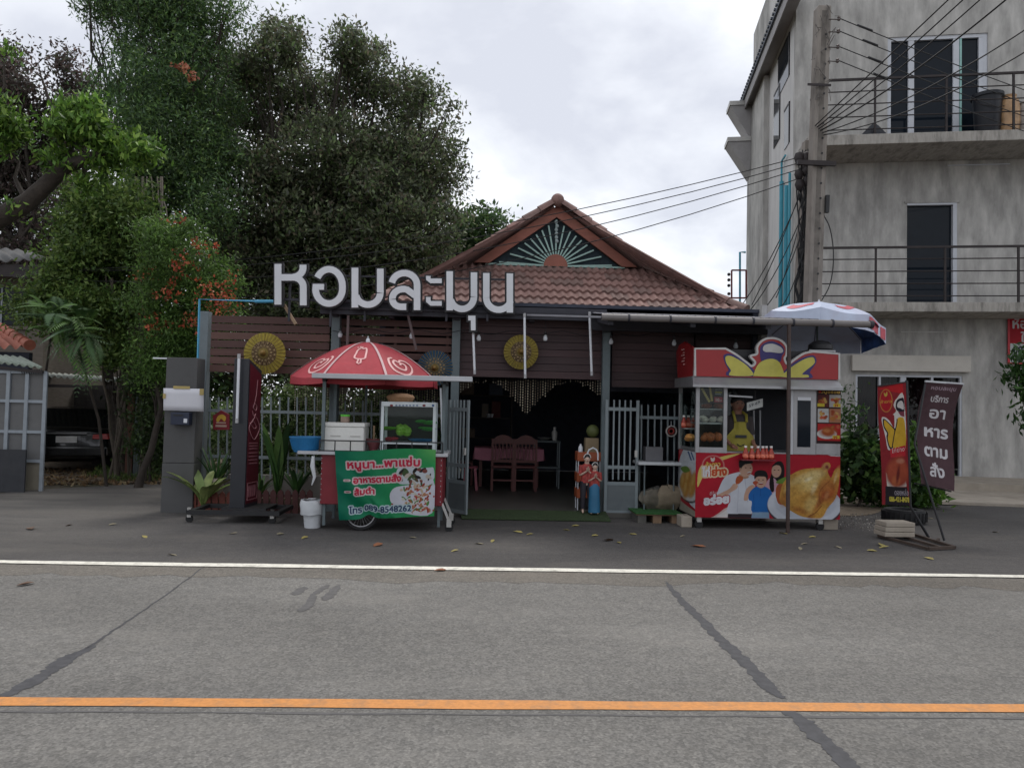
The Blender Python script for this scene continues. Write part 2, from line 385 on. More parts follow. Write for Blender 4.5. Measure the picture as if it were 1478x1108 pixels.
# ------------------------------------------------------------------ ground
def asphalt(name, c1, c2, speck, dust=None, left=None):
    m = bpy.data.materials.new(name); m.use_nodes = True; N = m.node_tree.nodes; L = m.node_tree.links; b = N['Principled BSDF']
    b.inputs['Roughness'].default_value = .85; b.inputs['Specular IOR Level'].default_value = .3
    tc = N.new('ShaderNodeTexCoord')
    def noi(sc, det, ro=.6, st=(1, 1, 1)):
        mp = N.new('ShaderNodeMapping'); mp.inputs['Scale'].default_value = st; L.new(tc.outputs['Object'], mp.inputs[0])
        n = N.new('ShaderNodeTexNoise'); n.inputs['Scale'].default_value = sc; n.inputs['Detail'].default_value = det; n.inputs['Roughness'].default_value = ro; L.new(mp.outputs[0], n.inputs[0]); return n.outputs[0]
    def ramp(f, p0, p1, a, c):
        r = N.new('ShaderNodeValToRGB'); e = r.color_ramp.elements; e[0].position = p0; e[1].position = p1; e[0].color = (*a, 1); e[1].color = (*c, 1); L.new(f, r.inputs[0]); return r.outputs[0]
    def mul(a, c, blend='MULTIPLY', f=1):
        x = N.new('ShaderNodeMix'); x.data_type = 'RGBA'; x.blend_type = blend; x.inputs[0].default_value = f if not hasattr(f, 'links') else 0
        if hasattr(f, 'links'): L.new(f, x.inputs[0])
        L.new(a, x.inputs[6])
        if isinstance(c, tuple): x.inputs[7].default_value = (*c, 1)
        else: L.new(c, x.inputs[7])
        return x.outputs[2]
    base = ramp(noi(.55, 6, .6, (.35, 1, 1)), .35, .68, c1, c2)
    s = 1-speck; g = ramp(noi(75, 2, .5), .33, .68, (s, s, s), (1+speck, 1+speck, 1+speck*.95)); c = mul(base, g)
    v = N.new('ShaderNodeTexVoronoi'); v.inputs['Scale'].default_value = 55; L.new(tc.outputs['Object'], v.inputs[0])
    c = mul(c, ramp(v.outputs['Color'], .25, .85, (1-speck*.9,)*3, (1+speck*.9,)*3))
    c = mul(c, ramp(noi(8, 5, .7), .35, .7, (.9, .9, .9), (1.08, 1.07, 1.05)))
    if dust: c = mul(c, dust, 'MIX', ramp(noi(1.1, 7, .65, (.5, 1, 1)), .52, .78, (0, 0, 0), (.6, .6, .6)))
    if left:      # earth carried onto the asphalt by cars turning into the lane
        sp = N.new('ShaderNodeSeparateXYZ'); L.new(tc.outputs['Object'], sp.inputs[0]); mr = N.new('ShaderNodeMapRange'); mr.interpolation_type = 'SMOOTHSTEP'; mr.inputs['From Min'].default_value = -2.5; mr.inputs['From Max'].default_value = -8.0
        L.new(sp.outputs[0], mr.inputs[0]); mm = N.new('ShaderNodeMath'); mm.operation = 'MULTIPLY'; L.new(mr.outputs[0], mm.inputs[0])
        nn = ramp(noi(.9, 6, .6, (.45, 1.6, 1)), .36, .62, (.15, .15, .15), (1, 1, 1)); L.new(nn, mm.inputs[1]); c = mul(c, left, 'MIX', mm.outputs[0])
    L.new(c, b.inputs['Base Color'])
    bp = N.new('ShaderNodeBump'); bp.inputs['Strength'].default_value = .5; bp.inputs['Distance'].default_value = .006; L.new(v.outputs['Distance'], bp.inputs['Height']); L.new(bp.outputs[0], b.inputs['Normal'])
    MATS[name] = m; return m
ROAD = asphalt('worn_asphalt', (.136, .130, .122), (.202, .194, .182), .22, (.215, .202, .182))
APRON = asphalt('dark_asphalt', (.060, .056, .055), (.095, .089, .086), .13, (.135, .12, .105), (.150, .138, .122))
SOIL = mat('soil', (.17, .13, .09), .95, var=.35, scale=5, bump=.6, bscale=30, dirt=.6, dcol=(.05, .05, .03), dscale=1.2)
EARTH = mat('earth', (.10, .085, .06), .95, var=.3, scale=2, dirt=.8, dcol=(.04, .06, .02), dscale=.3)
def sheet(name, pts, z, m, th=.0, kind='structure', **kw):
    b = MB(); pts = [tuple(p) for p in pts]; b.add([(p[0], p[1], z) for p in pts], [list(range(len(pts)))]); return b.build(name, m, kind=kind, origin=(0, 0, 0), **kw)
sheet('ground', [(-260, -120), (260, -120), (260, 420), (-260, 420)], -.03, EARTH)
WL = 7.30; YL = 3.975
sheet('road', [(-70, -3.2), (70, -3.2), (70, WL+.1), (-70, WL+.1)], 0, ROAD)
g0, g1, g2, g3 = G(0, 712), G(62, 706), G(232, 697), G(300, 686)
pv0, pv1 = G(1205, 727), G(1478, 731)
pdir = (pv1-pv0).normalized(); pvL = pv0-pdir*1.2; pvR = pv0+pdir*40
sheet('forecourt', [(-70, WL-.05), (70, WL-.05), (pvR.x, pvR.y), (pvL.x, pvL.y), (pvL.x-.05, 12.2), (g2.x+2.4, 12.2), (g2.x+2.2, g2.y+.7), (g2.x, g2.y), (g1.x, g1.y), (g0.x, g0.y), (-70, g0.y-3)], .004, APRON)
# leaf-littered earth in the lane and at the plants
sheet('lane', [(-22, 10), (g3.x+.2, g3.y-1.4), (g3.x+.4, 21), (-22, 21)], -.004, SOIL)
sp = [G(1190, 738), G(1222, 745), G(1262, 742), G(1290, 728), G(1330, 716), G(1300, 690), G(1200, 690)]
sheet('planting_bed', spline([(q.x, q.y) for q in sp], 5, True), .012, SOIL)
# painted lines with slightly wandering edges
def paint(name, y, w, z, m, amp):
    b = MB(); n = 260; v = []
    o1 = o2 = 0
    for i in range(n+1):
        x = -45+90*i/n; o1 = o1*.8+random.uniform(-amp, amp); o2 = o2*.8+random.uniform(-amp, amp)
        v += [(x, y-w/2+o1, z), (x, y+w/2+o2, z)]
    b.add(v, [(2*i, 2*i+2, 2*i+3, 2*i+1) for i in range(n)]); b.build(name, m, kind='structure', origin=(0, 0, 0))
paint('white_edge_line', WL, .128, .009, mat('white_paint', (.78, .75, .66), .6, var=.12, scale=40, dirt=.75, dcol=(.30, .28, .24), dscale=9), .010)
paint('yellow_centre_line', YL, .118, .004, mat('yellow_paint', (.58, .245, .07), .65, var=.14, scale=40, dirt=.7, dcol=(.27, .17, .10), dscale=9), .0055)
STAIN = mat('old_stain', (.105, .10, .098), .8, var=.2, scale=14)
TAR = mat('tar', (.072, .071, .075), .75, var=.22, scale=18, spec=.25)
def seal(name, pts, ws, z=.0025):
    d0 = (pts[-1][0]-pts[-2][0], pts[-1][1]-pts[-2][1]); pts = [(pts[0][0]*1.25-pts[1][0]*.25, pts[0][1]*1.25-pts[1][1]*.25)]+list(pts)+[(pts[-1][0]+d0[0]*.3, pts[-1][1]+d0[1]*.3)]; ws = [ws[0]*.15]+list(ws)+[ws[-1]*.15]
    pp = []; wl = []
    q = [(*p, w) for p, w in zip(pts, ws)]
    for i in range(len(q)-1):
        for k in range(9):
            t = k/9; pp.append((q[i][0]*(1-t)+q[i+1][0]*t+random.uniform(-1, 1)*1.6, q[i][1]*(1-t)+q[i+1][1]*t)); wl.append((q[i][2]*(1-t)+q[i+1][2]*t)*random.uniform(.72, 1.25))
    v = []
    for (x, y), w in zip(pp, wl): a, c = G(x-w/2, y, z), G(x+w/2, y, z); v += [a, c]
    b = MB(); b.add(v, [(2*i, 2*i+1, 2*i+3, 2*i+2) for i in range(len(pp)-1)]); b.build(name, STAIN if 'stain' in name else TAR, kind='structure', origin=(0, 0, 0))
seal('crack_seal', [(966, 845), (990, 872), (1012, 893), (1040, 922), (1062, 942), (1085, 965), (1110, 992), (1126, 1004)], [8, 14, 14, 17, 22, 22, 20, 14])
seal('crack_seal', [(1134, 1024), (1160, 1040), (1182, 1064), (1205, 1082), (1232, 1112)], [20, 26, 28, 26, 30])
seal('crack_seal', [(291, 820), (225, 868), (170, 905), (130, 932)], [2, 2.5, 3.5, 5])
seal('crack_seal', [(130, 934), (96, 950), (66, 972), (34, 990), (8, 1003)], [14, 26, 22, 26, 18])
seal('tar_stain', [(470, 846), (452, 858), (446, 872), (436, 880)], [10, 9, 16, 14])
seal('tar_stain', [(438, 848), (428, 856)], [12, 16]); seal('tar_stain', [(486, 847), (472, 862)], [10, 16])
b = MB(); v = []
for i in range(121):
    x = -9+18*i/120; w = .005+.009*abs(math.sin(i*.37))*random.uniform(.4, 1.4); y = YL-.125+random.uniform(-.004, .004); v += [(x, y-w, .0022), (x, y+w, .0022)]
b.add(v, [(2*i, 2*i+2, 2*i+3, 2*i+1) for i in range(120)]); b.build('road_seam', STAIN, kind='structure', origin=(0, 0, 0))
# worn, dusty strip inside the white line, lighter polished wheel track
v = []; b = MB()
for i in range(161):
    x = -14+28*i/160; v += [(x, WL-.5+.07*math.sin(i*.21)+.05*math.sin(i*.53+2)+random.uniform(-.09, .09), .0015), (x, WL-.07, .0015)]
b.add(v, [(2*i, 2*i+2, 2*i+3, 2*i+1) for i in range(160)]); b.build('road_shoulder', asphalt('shoulder_asphalt', (.122, .110, .096), (.180, .164, .144), .2, (.19, .16, .13)), kind='structure', origin=(0, 0, 0))
# pavement and raised porch in front of the concrete building
PAVE = mat('pavement_concrete', (.33, .29, .24), .9, var=.16, scale=3, bump=.2, bscale=50, dirt=.6, dcol=(.16, .13, .10), dscale=1.1)

# ------------------------------------------------------------------ three storey concrete building
TH = -.187; BO = Vector((7.70, 18.28, 0))
BM = Matrix.Translation(BO) @ Matrix.Rotation(TH, 4, 'Z'); BI = BM.inverted()
def B(px, py, yl=0.0):       # point of the photograph on the plane local y = yl of the building, in its local frame
    o = BI @ EYE; d = BI.to_3x3() @ ray(px, py); return o+d*((yl-o.y)/d.y)
bld = thing('concrete_building', 'unpainted grey concrete building of three storeys with two railed balconies', 'building', BO, TH)
CONC = mat('bare_render', (.405, .395, .375), .92, var=.3, scale=2.2, bump=.25, bscale=18, dirt=1.0, dcol=(.20, .196, .188), dscale=.8, stretch=(1.7, 1, .5))
CONL = mat('light_render', (.56, .55, .54), .92, var=.1, scale=1.5, bump=.15, bscale=20, dirt=.4, dcol=(.40, .39, .38), dscale=.7, stretch=(2, 2, .5))
SLAB = mat('slab_concrete', (.34, .32, .29), .9, var=.15, scale=6, dirt=.85, dcol=(.09, .085, .075), dscale=2.2, stretch=(2.5, 1, .6))
STEEL = mat('railing_steel', (.028, .022, .022), .5, .3, var=.2)
FRAME = mat('white_frame', (.50, .52, .56), .45, var=.05)
DG = mat('dark_glass', (.008, .012, .018), .05, var=.1, spec=.16)
DOORDK = mat('dark_opening', (.006, .007, .012), .5, var=.2)
CURT = mat('curtain', (.085, .02, .028), .9, var=.4, scale=14, stretch=(3, 1, .05))
def lp(name, mb, m, parent=bld, **kw): return mb.build(name, m, parent, world=False, **kw)
zt = [B(1330, 690).z, B(1330, 437, 0).z, B(1330, 190, 0).z]
pz = .21                                     # porch level
z1 = B(1400, 436, -1.3).z; z2 = B(1400, 190, -1.3).z
XR = 16.0; HT = 14.5
# openings (left, right, bottom, top) on the front wall
ow = [(B(1235, 540).x, B(1389, 540).x, pz, B(1310, 541).z), (B(1309, 350).x, B(1381, 350).x, z1, B(1345, 293).z), (B(1281, 120).x, B(1426, 120).x, z2, B(1350, 51).z)]
m = MB()
xs = sorted({0, XR, *[v for o in ow for v in o[:2]]}); levels = [(0, z1-.1, ow[0]), (z1-.1, z2-.1, ow[1]), (z2-.1, HT, ow[2])]
for za, zb, o in levels:
    m.box(0, o[0], 0, .2, za, zb); m.box(o[1], XR, 0, .2, za, zb); m.box(o[0], o[1], 0, .2, o[3], zb)
    if o[2] > za: m.box(o[0], o[1], 0, .2, za, o[2])
lp('front_wall', m, CONC)
# side: wall, darker projecting wing further back
def side_pt(px, py, xl):                     # point on the plane local x = xl
    o = BI @ EYE; d = BI.to_3x3() @ ray(px, py); return o+d*((xl-o.x)/d.x)
yw = side_pt(1109, 300, 0).y; so = (yw, .16); YB = side_pt(1078, 300, -.16).y
m = MB()
m.box(0, .2, .2, so[0], 0, HT); lp('side_wall', m, CONL)
wz = side_pt(1084, 132, -.34).z-.06
m = MB(); m.box(-so[1], .2, so[0], YB, 0, wz); lp('stair_wing', m, CONC)
m = MB(); m.box(.2, XR, YB-.2, YB, 0, HT); m.box(0, .2, so[0], YB, wz, HT); m.box(XR-.2, XR, .2, YB-.2, 0, HT); m.box(.2, XR-.2, .2, YB-.2, HT-.3, HT-.1); lp('back_wall', m, CONC)
m = MB()
for zz in (z1-.12, z2-.12): m.box(.2, XR-.2, .2, YB-.2, zz, zz+.12)
lp('inner_floor', m, CONC)
# roof edge along the side and stepped gutters of the wing
TR = mat('roof_metal', (.06, .07, .09), .5, .2, var=.2); FASC = mat('fascia', (.30, .29, .29), .7, var=.1, dirt=.3)
GUT = mat('gutter_metal', (.48, .47, .45), .5, .3, var=.12, dirt=.4)
ez = B(1130, 2, 0).z
eo = -.34
pe = [BI @ (EYE+(ray(px, py))) for px, py in ((1130, 0), (1084, 132))]

sa, sb = side_pt(1128, 4, eo), side_pt(1084, 132, eo); ez = (sa.z+sb.z)/2
rf = MB().box(eo-.1, -.003, -3.2, YB+.3, ez+.02, ez+.10); r = lp('roof', rf, TR)
for k in range(int((YB+3.4)/.22)): lp('roof_rib', MB().box(eo-.14, -.003, -3.2+k*.22, -3.2+k*.22+.09, ez+.10, ez+.15), TR, r)
lp('fascia', MB().box(eo-.04, eo+.0, -3.15, YB+.25, ez-.30, ez+.02), FASC); lp('soffit', MB().box(eo, -.003, -3.15, YB+.25, ez-.12, ez-.06), FASC)
for (px, py) in ((1053, 152), (1050, 204)):
    ya_, yb_ = YB-.7, YB+.1; q = B(px, py, ya_); m = MB(); m.box(q.x, -so[1]-.003, ya_, yb_, q.z, q.z+.14); g = lp('gutter', m, GUT)
    lp('gutter_soffit', MB().add([(q.x+.03, ya_+.03, q.z-.02), (q.x+.03, yb_-.05, q.z-.02), (-so[1]-.003, yb_-.05, q.z-1.15), (-so[1]-.003, ya_+.03, q.z-1.15), (q.x+.05, ya_+.03, q.z-.005), (q.x+.05, yb_-.05, q.z-.005), (-so[1]-.003, yb_-.05, q.z-.02), (-so[1]-.003, ya_+.03, q.z-.02)],
       [(0, 1, 2, 3), (4, 5, 6, 7), (0, 3, 7, 4), (1, 2, 6, 5)]), FASC)
# side windows
for (xl, yt, xr, yb) in ((1118, 138, 1126, 200), (1124, 84, 1140, 108), (1133, 160, 1140, 205)):
    a, c = side_pt(xl, yt, 0), side_pt(xr, yb, 0); y0, y1 = min(a.y, c.y), max(a.y, c.y)
    w = lp('side_window', MB().box(-.02, -.004, y0, y1, c.z, a.z), DG); lp('window_frame', MB().box(-.03, -.021, y0, y0+.06, c.z, a.z).box(-.03, -.021, y0+.06, y1, a.z-.05, a.z), STEEL, w)
# balconies
def balcony(zc, th, yl, x0=-.1):
    s = lp('balcony_slab', MB().box(x0, XR, yl, -.003, zc-th, zc), SLAB, bevel=.012); return s
balcony(z1, .22, -1.3, -.2); balcony(z2, .24, -1.35, .0)
def railing(zc, yl, x0, posts, tops, nb, end=None):
    zt_ = zc+tops; r = lp('railing', MB().bar((x0, yl, zt_), (XR, yl, zt_), .05), STEEL)
    for k in range(nb): zz = zc+tops*(k+.55)/(nb+.5); lp('rail', MB().tube([(x0, yl, zz), (XR, yl, zz)], .014, 6), STEEL, r)
    for x in posts: lp('railing_post', MB().bar((x, yl, zc), (x, yl, zt_-.026), .042), STEEL, r)
    if end is not None:
        lp('rail', MB().bar((x0, yl+.05, zt_), (x0, end, zt_), .04), STEEL, r)
railing(z1, -1.2, B(1178, 360, -1.2).x, [B(x, 390, -1.2).x for x in (1180, 1264, 1364, 1470)]+[14.2, 15.9], B(1400, 356, -1.2).z-z1, 4, -.1)
railing(z2, -1.2, B(1187, 118, -1.2).x, [B(x, 150, -1.2).x for x in (1263, 1366, 1463)]+[14.2, 15.9], B(1400, 108, -1.2).z-z2, 4, -.1)
# openings filled
def window(x0, x1, za, zb, splits, leaves, label=None, frame=.06, mat_=DG, y=.08):
    w = lp('window', MB().box(x0, x1, y+.02, y+.04, za, zb), mat_, label=label) if mat_ else None
    xs = [x0]+splits+[x1]
    lp('frame', MB().box(x0, x0+frame, y-.05, y+.018, za, zb).box(x1-frame, x1, y-.05, y+.018, za, zb).box(x0+frame, x1-frame, y-.05, y+.018, zb-frame, zb), FRAME, w)
    for s in splits: lp('mullion', MB().box(s-frame*.75, s+frame*.75, y-.045, y+.017, za, zb-frame-.003), FRAME, w)
    return w
o = ow[2]; f = lambda px: B(px, 120).x
window(o[0], o[1], o[2], o[3], [f(1316), f(1381), f(1418)], 4, frame=.09)
lp('sash_edge', MB().box(f(1386), f(1389), .03, .07, o[2], o[3]-.1), mat('green_glass_edge', (.25, .45, .42), .2))
o = ow[1]
w = lp('balcony_door', MB().box(o[0], o[1], .1, .13, o[2], o[3]), DG)
lp('frame', MB().box(o[1]-.09, o[1], -.01, .098, o[2], o[3]).box(o[0], o[1]-.09, -.01, .098, o[3]-.05, o[3]), FRAME, w)
lp('head_trim', MB().box(o[0]-.06, o[1]+.06, -.03, -.003, o[3], o[3]+.05), CONC, w)
o = ow[0]; f = lambda px: B(px, 600).x
w = lp('shopfront_window', MB().box(o[0], o[1], .12, .14, o[2], o[3]), glass('window_glass', (.55, .6, .6), .8))
for s, e in ((1238, 1268), (1272, 1301), (1312, 1344), (1348, 1382)):
    mb = MB(); x0, x1 = f(s), f(e)
    mb.grid(lambda u, v: (x0+(x1-x0)*u, .24+.035*math.sin(u*26+s), o[2]+.05+(o[3]-o[2]-.1)*v), 40, 1); lp('curtain', mb, CURT, w, smooth=True)
lp('frame', MB().box(o[0], o[0]+.05, .02, .118, o[2], o[3]).box(o[1]-.05, o[1], .02, .118, o[2], o[3]).box(o[0]+.05, o[1]-.05, .02, .118, o[3]-.05, o[3]), FRAME, w)
for s, wd in ((1270, .05), (1304, .13), (1346, .05)): lp('mullion', MB().box(f(s)-wd/2, f(s)+wd/2, .02, .117, o[2], o[3]-.053), FRAME, w)
a, c = B(1230, 512, -.12), B(1401, 537, -.12); lp('lintel_box', MB().box(a.x, c.x, -.14, -.003, c.z, a.z), mat('lintel_plaster', (.56, .53, .48), .9, var=.08, dirt=.3), bevel=.008)
a, c = B(1300, 479, -.02), B(1375, 480, -.02); lp('conduit', MB().bar((a.x, -.02, a.z), (c.x, -.02, a.z), .025), GUT)
a, c = B(1368, 239, -.02), B(1458, 236, -.02); lp('conduit', MB().bar((a.x, -.02, a.z), (c.x, -.02, a.z), .022), FRAME)
# porch, step and pavement
q0, q1 = BI @ Vector((pvL.x, pvL.y, 0)), BI @ Vector((pvR.x, pvR.y, 0))
yp = B(1400, 697, 0); 
o_ = BI @ EYE; gp = BI @ G(1400, 708, .05)
MB().box(.6, XR+8, gp.y, -.003, 0, .21).build('porch', PAVE, None, origin=(0, 0, 0), kind='structure').matrix_world = BM
yf = (BI @ G(1400, 729)).y
MB().box(-.2, XR+8, yf, gp.y-.003, 0, .05).build('pavement', PAVE, None, origin=(0, 0, 0), kind='structure').matrix_world = BM
# blue pipes on the side wall
BLUE = mat('blue_pipe', (.05, .30, .40), .45, var=.1)
for k, (px, yt) in enumerate(((1128, 262), (1135, 268), (1140, 250))):
    a, c = side_pt(px, yt, -.07), side_pt(px-1, 446, -.07)
    m = MB(); m.tube([(-.07, a.y, a.z), (-.07, a.y, .3)], .055 if k < 2 else .035, 10)
    if k == 0: m.tube([(-.07, a.y, a.z), (-.07, a.y, a.z+.55), (-.07, a.y-.45, a.z+.55)], .028, 8)
    m.build('water_pipe', BLUE, bld, world=False, smooth=True)
# things on the upper balcony
def world_pt(v): return BM @ Vector(v)
def bal_thing(name, label, cat, px, zc, rot=0): q = B(px, 180, -.75); return thing(name, label, cat, world_pt((q.x, -.75, zc)), TH)
q = B(1425, 180, -.6); t = thing('bucket', 'large dark plastic bucket on the top balcony of the concrete building', 'bucket', world_pt((q.x, -.6, z2)))
hb = B(1425, 138, -.6).z-z2
PLD = mat('dark_plastic', (.012, .014, .02), .45, var=.1)
MB().lathe((0, 0, 0), [(.24, 0), (.25, .02), (.31, hb*.93), (.345, hb*.93), (.345, hb), (.30, hb), (.28, hb*.5)], 28).build('body', PLD, t, world=False, smooth=True)
MB().tube([(-.34, 0, hb*.9), (-.30, -.2, hb*.72), (0, -.36, hb*.62), (.30, -.2, hb*.72), (.34, 0, hb*.9)], .008, 6).build('handle', STEEL, t, world=False, smooth=True)
q = B(1455, 180, -.6); t = thing('clay_jar', 'brown glazed clay jar beside the dark bucket on top balcony', 'jar', world_pt((q.x, -.62, z2)))
hb = B(1455, 140, -.6).z-z2
MB().lathe((0, 0, 0), [(.15, 0), (.2, hb*.08), (.235, hb*.4), (.23, hb*.62), (.235, hb*.7), (.2, hb*.9), (.15, hb*.95), (.17, hb), (.13, hb), (.12, hb*.8)], 28).build('body', mat('glazed_clay', (.42, .26, .14), .35, var=.35, scale=5), t, world=False, smooth=True)
q = B(1480, 180, -.6); t = thing('clay_jar', 'grey jar at the photo\'s right edge on the top balcony', 'jar', world_pt((q.x, -.62, z2)))
MB().lathe((0, 0, 0), [(.13, 0), (.17, hb*.1), (.19, hb*.5), (.15, hb*.75), (.12, hb*.8), (.14, hb*.84), (.1, hb*.84)], 24).build('body', mat('grey_clay', (.3, .28, .26), .6, var=.3), t, world=False, smooth=True)
# tarpaulin heap on balcony floor
q = B(1262, 180, -1.0); m = MB()
m.lathe((0, 0, 0), [(.42, 0), (.30, .12), (.12, .30), (.05, .36)], 9, 1, .5); m.build('tarpaulin', PLD, None, origin=(0, 0, 0), label='black tarpaulin bundled on the top balcony behind the railing', cat='tarpaulin').location = world_pt((q.x, -1.0, z2))
# rented-room sign on the right edge
t = thing('rental_sign', 'red and white sign with phone numbers hung on the concrete wall', 'sign', world_pt((B(1490, 490, -.06).x, -.06, B(1490, 490, -.06).z)), TH)
def loc_of(px, py): q = B(px, py, -.08); return q
a, c = B(1455, 453, -.08), B(1540, 526, -.08)
bmm = MB().box(a.x, c.x, -.075, -.05, c.z, a.z); o = bmm.build('board', mat('sign_red', (.50, .02, .035), .4), bld, world=False); mw = o.matrix_basis.copy(); o.parent = t; o.matrix_parent_inverse = Matrix.Identity(4)
o.matrix_basis = (Matrix.Translation(t.location) @ Matrix.Rotation(TH, 4, 'Z')).inverted() @ BM
C = Canvas(1458, 456, 1537, 524, 4, (.50, .02, .035))
C.poly([(1458, 496), (1537, 499), (1537, 525), (1458, 525)], (.74, .76, .78)); C.text('ห้อง', 1462, 474, 20, (.72, .7, .72), bold=.5); C.text('ให้เช่า', 1474, 494, 18, (.72, .7, .72), bold=.5)
C.text('086', 1462, 511, 15, (.02, .02, .06), bold=.5); C.text('087', 1462, 523.5, 15, (.02, .02, .06), bold=.5)
a, c = B(1458, 456, -.08), B(1537, 524, -.08)
def fn(u, v):
    p = np.stack([a.x+(c.x-a.x)*u, -.08+u*0, a.z+(c.z-a.z)*v], -1) @ np.array(BM.to_3x3()).T+np.array(BM.translation); return p[..., 0], p[..., 1], p[..., 2]
C.sheet('printed_face', fn, t)
# small hanging sign frame left of the wing
q = [P(px, py, 23.5) for px, py in ((1056, 390), (1077, 390), (1077, 430), (1056, 430))]
t = thing('sign_bracket', 'empty red square sign bracket on the concrete building\'s left side', 'bracket', q[3])
m = MB()
for i in range(4): m.bar(q[i], q[(i+1) % 4], .045)
m.build('frame', mat('bracket_red', (.16, .03, .03), .6), t)
for py in (396, 404, 412, 424): MB().ball(P(1052, py, 23.5), .055, 10).build('insulator', STEEL, t, smooth=True)
q = [P(1068, 364, 23.8), P(1068, 446, 23.8)]
m = MB(); m.tube([P(1076, 364, 23.8), q[0], q[1]], .035, 8); m.build('drain_pipe', BLUE, t, smooth=True)
# ------------------------------------------------------------------ restaurant
FY = 11.0
rest = thing('restaurant', 'open-fronted restaurant with brown tiled gable roof and dark interior', 'building', (X(760, 13), FY, 0))
TILE = [mat('roof_tile_%d' % i, c, .75, var=.22, scale=7, bump=.2, bscale=35, dirt=.5, dcol=(.09, .065, .06), dscale=3) for i, c in enumerate([(.225, .130, .112), (.25, .145, .125), (.205, .120, .104), (.18, .115, .10)])]
WOODR = mat('barge_board', (.27, .10, .07), .7, var=.15, scale=4, stretch=(1, 1, 3), dirt=.3)
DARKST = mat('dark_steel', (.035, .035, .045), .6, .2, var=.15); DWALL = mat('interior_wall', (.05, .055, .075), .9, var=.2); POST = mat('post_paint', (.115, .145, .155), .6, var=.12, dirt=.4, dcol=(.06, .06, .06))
eY, gY = 13.0, 14.5
cx = X(797, gY); ez_ = Z(441, eY, 800); gz = Z(385, gY, 797); az = Z(297, gY, 797)
HX = (X(1062, eY, 446)-X(797, eY))+.05; gxh = X(934, gY, 384)-cx
roof = MB().box(cx-HX+.25, cx+HX-.25, eY+.2, 19.0, ez_-.22, ez_-.12).build('roof', DARKST, rest)
sl_ = math.atan2(gz-ez_, gY-eY); slen = math.hypot(gz-ez_, gY-eY)
rows = 6; rh = slen/rows; tw = .305
fwd = Vector((0, math.cos(sl_), math.sin(sl_))); nrm = Vector((0, -math.sin(sl_), math.cos(sl_)))
def tile_mesh(w, l):
    n = 12; v = []; th = .022
    for z_, yy in ((0, 0), (0, l)):
        pass
    prof = [(w*(i/n-.5), .021*math.sin(2*2*PI*i/n)) for i in range(n+1)]
    for yy, dz in ((-.045, .062), (l, .010)):
        v += [(x, yy, z_+dz) for x, z_ in prof]
    v += [(x, -.045, z_+.062-th-.022) for x, z_ in prof]
    k = n+1; f = [(i, i+1, k+i+1, k+i) for i in range(n)]+[(2*k+i, 2*k+i+1, i+1, i) for i in range(n)]
    return v, f
tv, tf = tile_mesh(tw, rh+.02)
tmes = []
for mm in TILE:
    me = bpy.data.meshes.new('roof_tile'); me.from_pydata(tv, [], tf); me.materials.append(mm); me.polygons.foreach_set('use_smooth', [True]*len(me.polygons)); me.set_sharp_from_angle(angle=R(50)); tmes.append(me)
Rt = Matrix(((1, 0, 0), (0, math.cos(sl_), -math.sin(sl_)), (0, math.sin(sl_), math.cos(sl_)))).to_4x4()
for r_ in range(rows):
    y0 = r_*rh; t0 = y0/slen; t1 = (y0+rh)/slen; hw0 = HX+(gxh-HX)*t0; hw1 = HX+(gxh-HX)*t1; n = int(math.ceil(hw0*2/tw)); st = -n*tw/2+(.5*tw)
    for c_ in range(n):
        xc = st+c_*tw; org = Vector((cx+xc, eY, ez_))+fwd*y0
        M = Matrix.Translation(org) @ Rt @ Matrix.Rotation(random.uniform(-.012, .012), 4, 'Z')
        if abs(xc)+tw/2 < hw1:
            o = bpy.data.objects.new('roof_tile', random.choice(tmes))
        else:
            bm = bmesh.new(); bm.from_mesh(tmes[0])
            for sgn in (-1, 1):
                # clip by the hip line in tile space
                p0 = Vector((sgn*hw0-xc, 0, 0)); p1 = Vector((sgn*hw1-xc, rh, 0)); d = (p1-p0); nn = Vector((d.y, -d.x, 0))*sgn
                bmesh.ops.bisect_plane(bm, geom=bm.verts[:]+bm.edges[:]+bm.faces[:], plane_co=p0, plane_no=nn, clear_outer=True)
            if not bm.faces: bm.free(); continue
            me = bpy.data.meshes.new('roof_tile'); bm.to_mesh(me); bm.free(); me.materials.clear(); me.materials.append(TILE[0]); o = bpy.data.objects.new('roof_tile', me)
        COL.objects.link(o); o.parent = roof; o.matrix_basis = Matrix.Translation(-gmat(roof).translation) @ M
# underlay + side and back slopes as waved sheets
def wavesheet(mb, a, b_, c, d, nu, amp=.03, per=.1525):
    a, b_, c, d = map(Vector, (a, b_, c, d)); nr = (b_-a).cross(d-a).normalized()
    if nr.z < 0: nr = -nr
    L = (b_-a).length
    mb.grid(lambda u, v: (a.lerp(b_, u)).lerp(d.lerp(c, u), v)+nr*(amp*math.sin(2*PI*(u*L)/per)), nu, 1)
m = MB(); by = 19.3
wavesheet(m, (cx-HX, by, ez_), (cx-HX, eY, ez_), (cx-.05, gY, az), (cx-.05, by-1.5, az), 160); wavesheet(m, (cx+HX, eY, ez_), (cx+HX, by, ez_), (cx+.05, by-1.5, az), (cx+.05, gY, az), 160)
m.build('side_slope', TILE[0], roof, smooth=True, kind='stuff')
m = MB(); k_ = .03
m.add([Vector((cx-HX, eY, ez_))-nrm*k_, Vector((cx+HX, eY, ez_))-nrm*k_, Vector((cx+gxh, gY, gz))-nrm*k_, Vector((cx-gxh, gY, gz))-nrm*k_], [(0, 1, 2, 3)])
m.add([(cx-HX, by, ez_), (cx+HX, by, ez_), (cx+gxh, by-1.5, gz), (cx-gxh, by-1.5, gz), (cx, by-1.5, az)], [(0, 1, 2, 3), (3, 2, 4)]); m.build('underlay', mat('underlay', (.08, .05, .045), .9), roof)
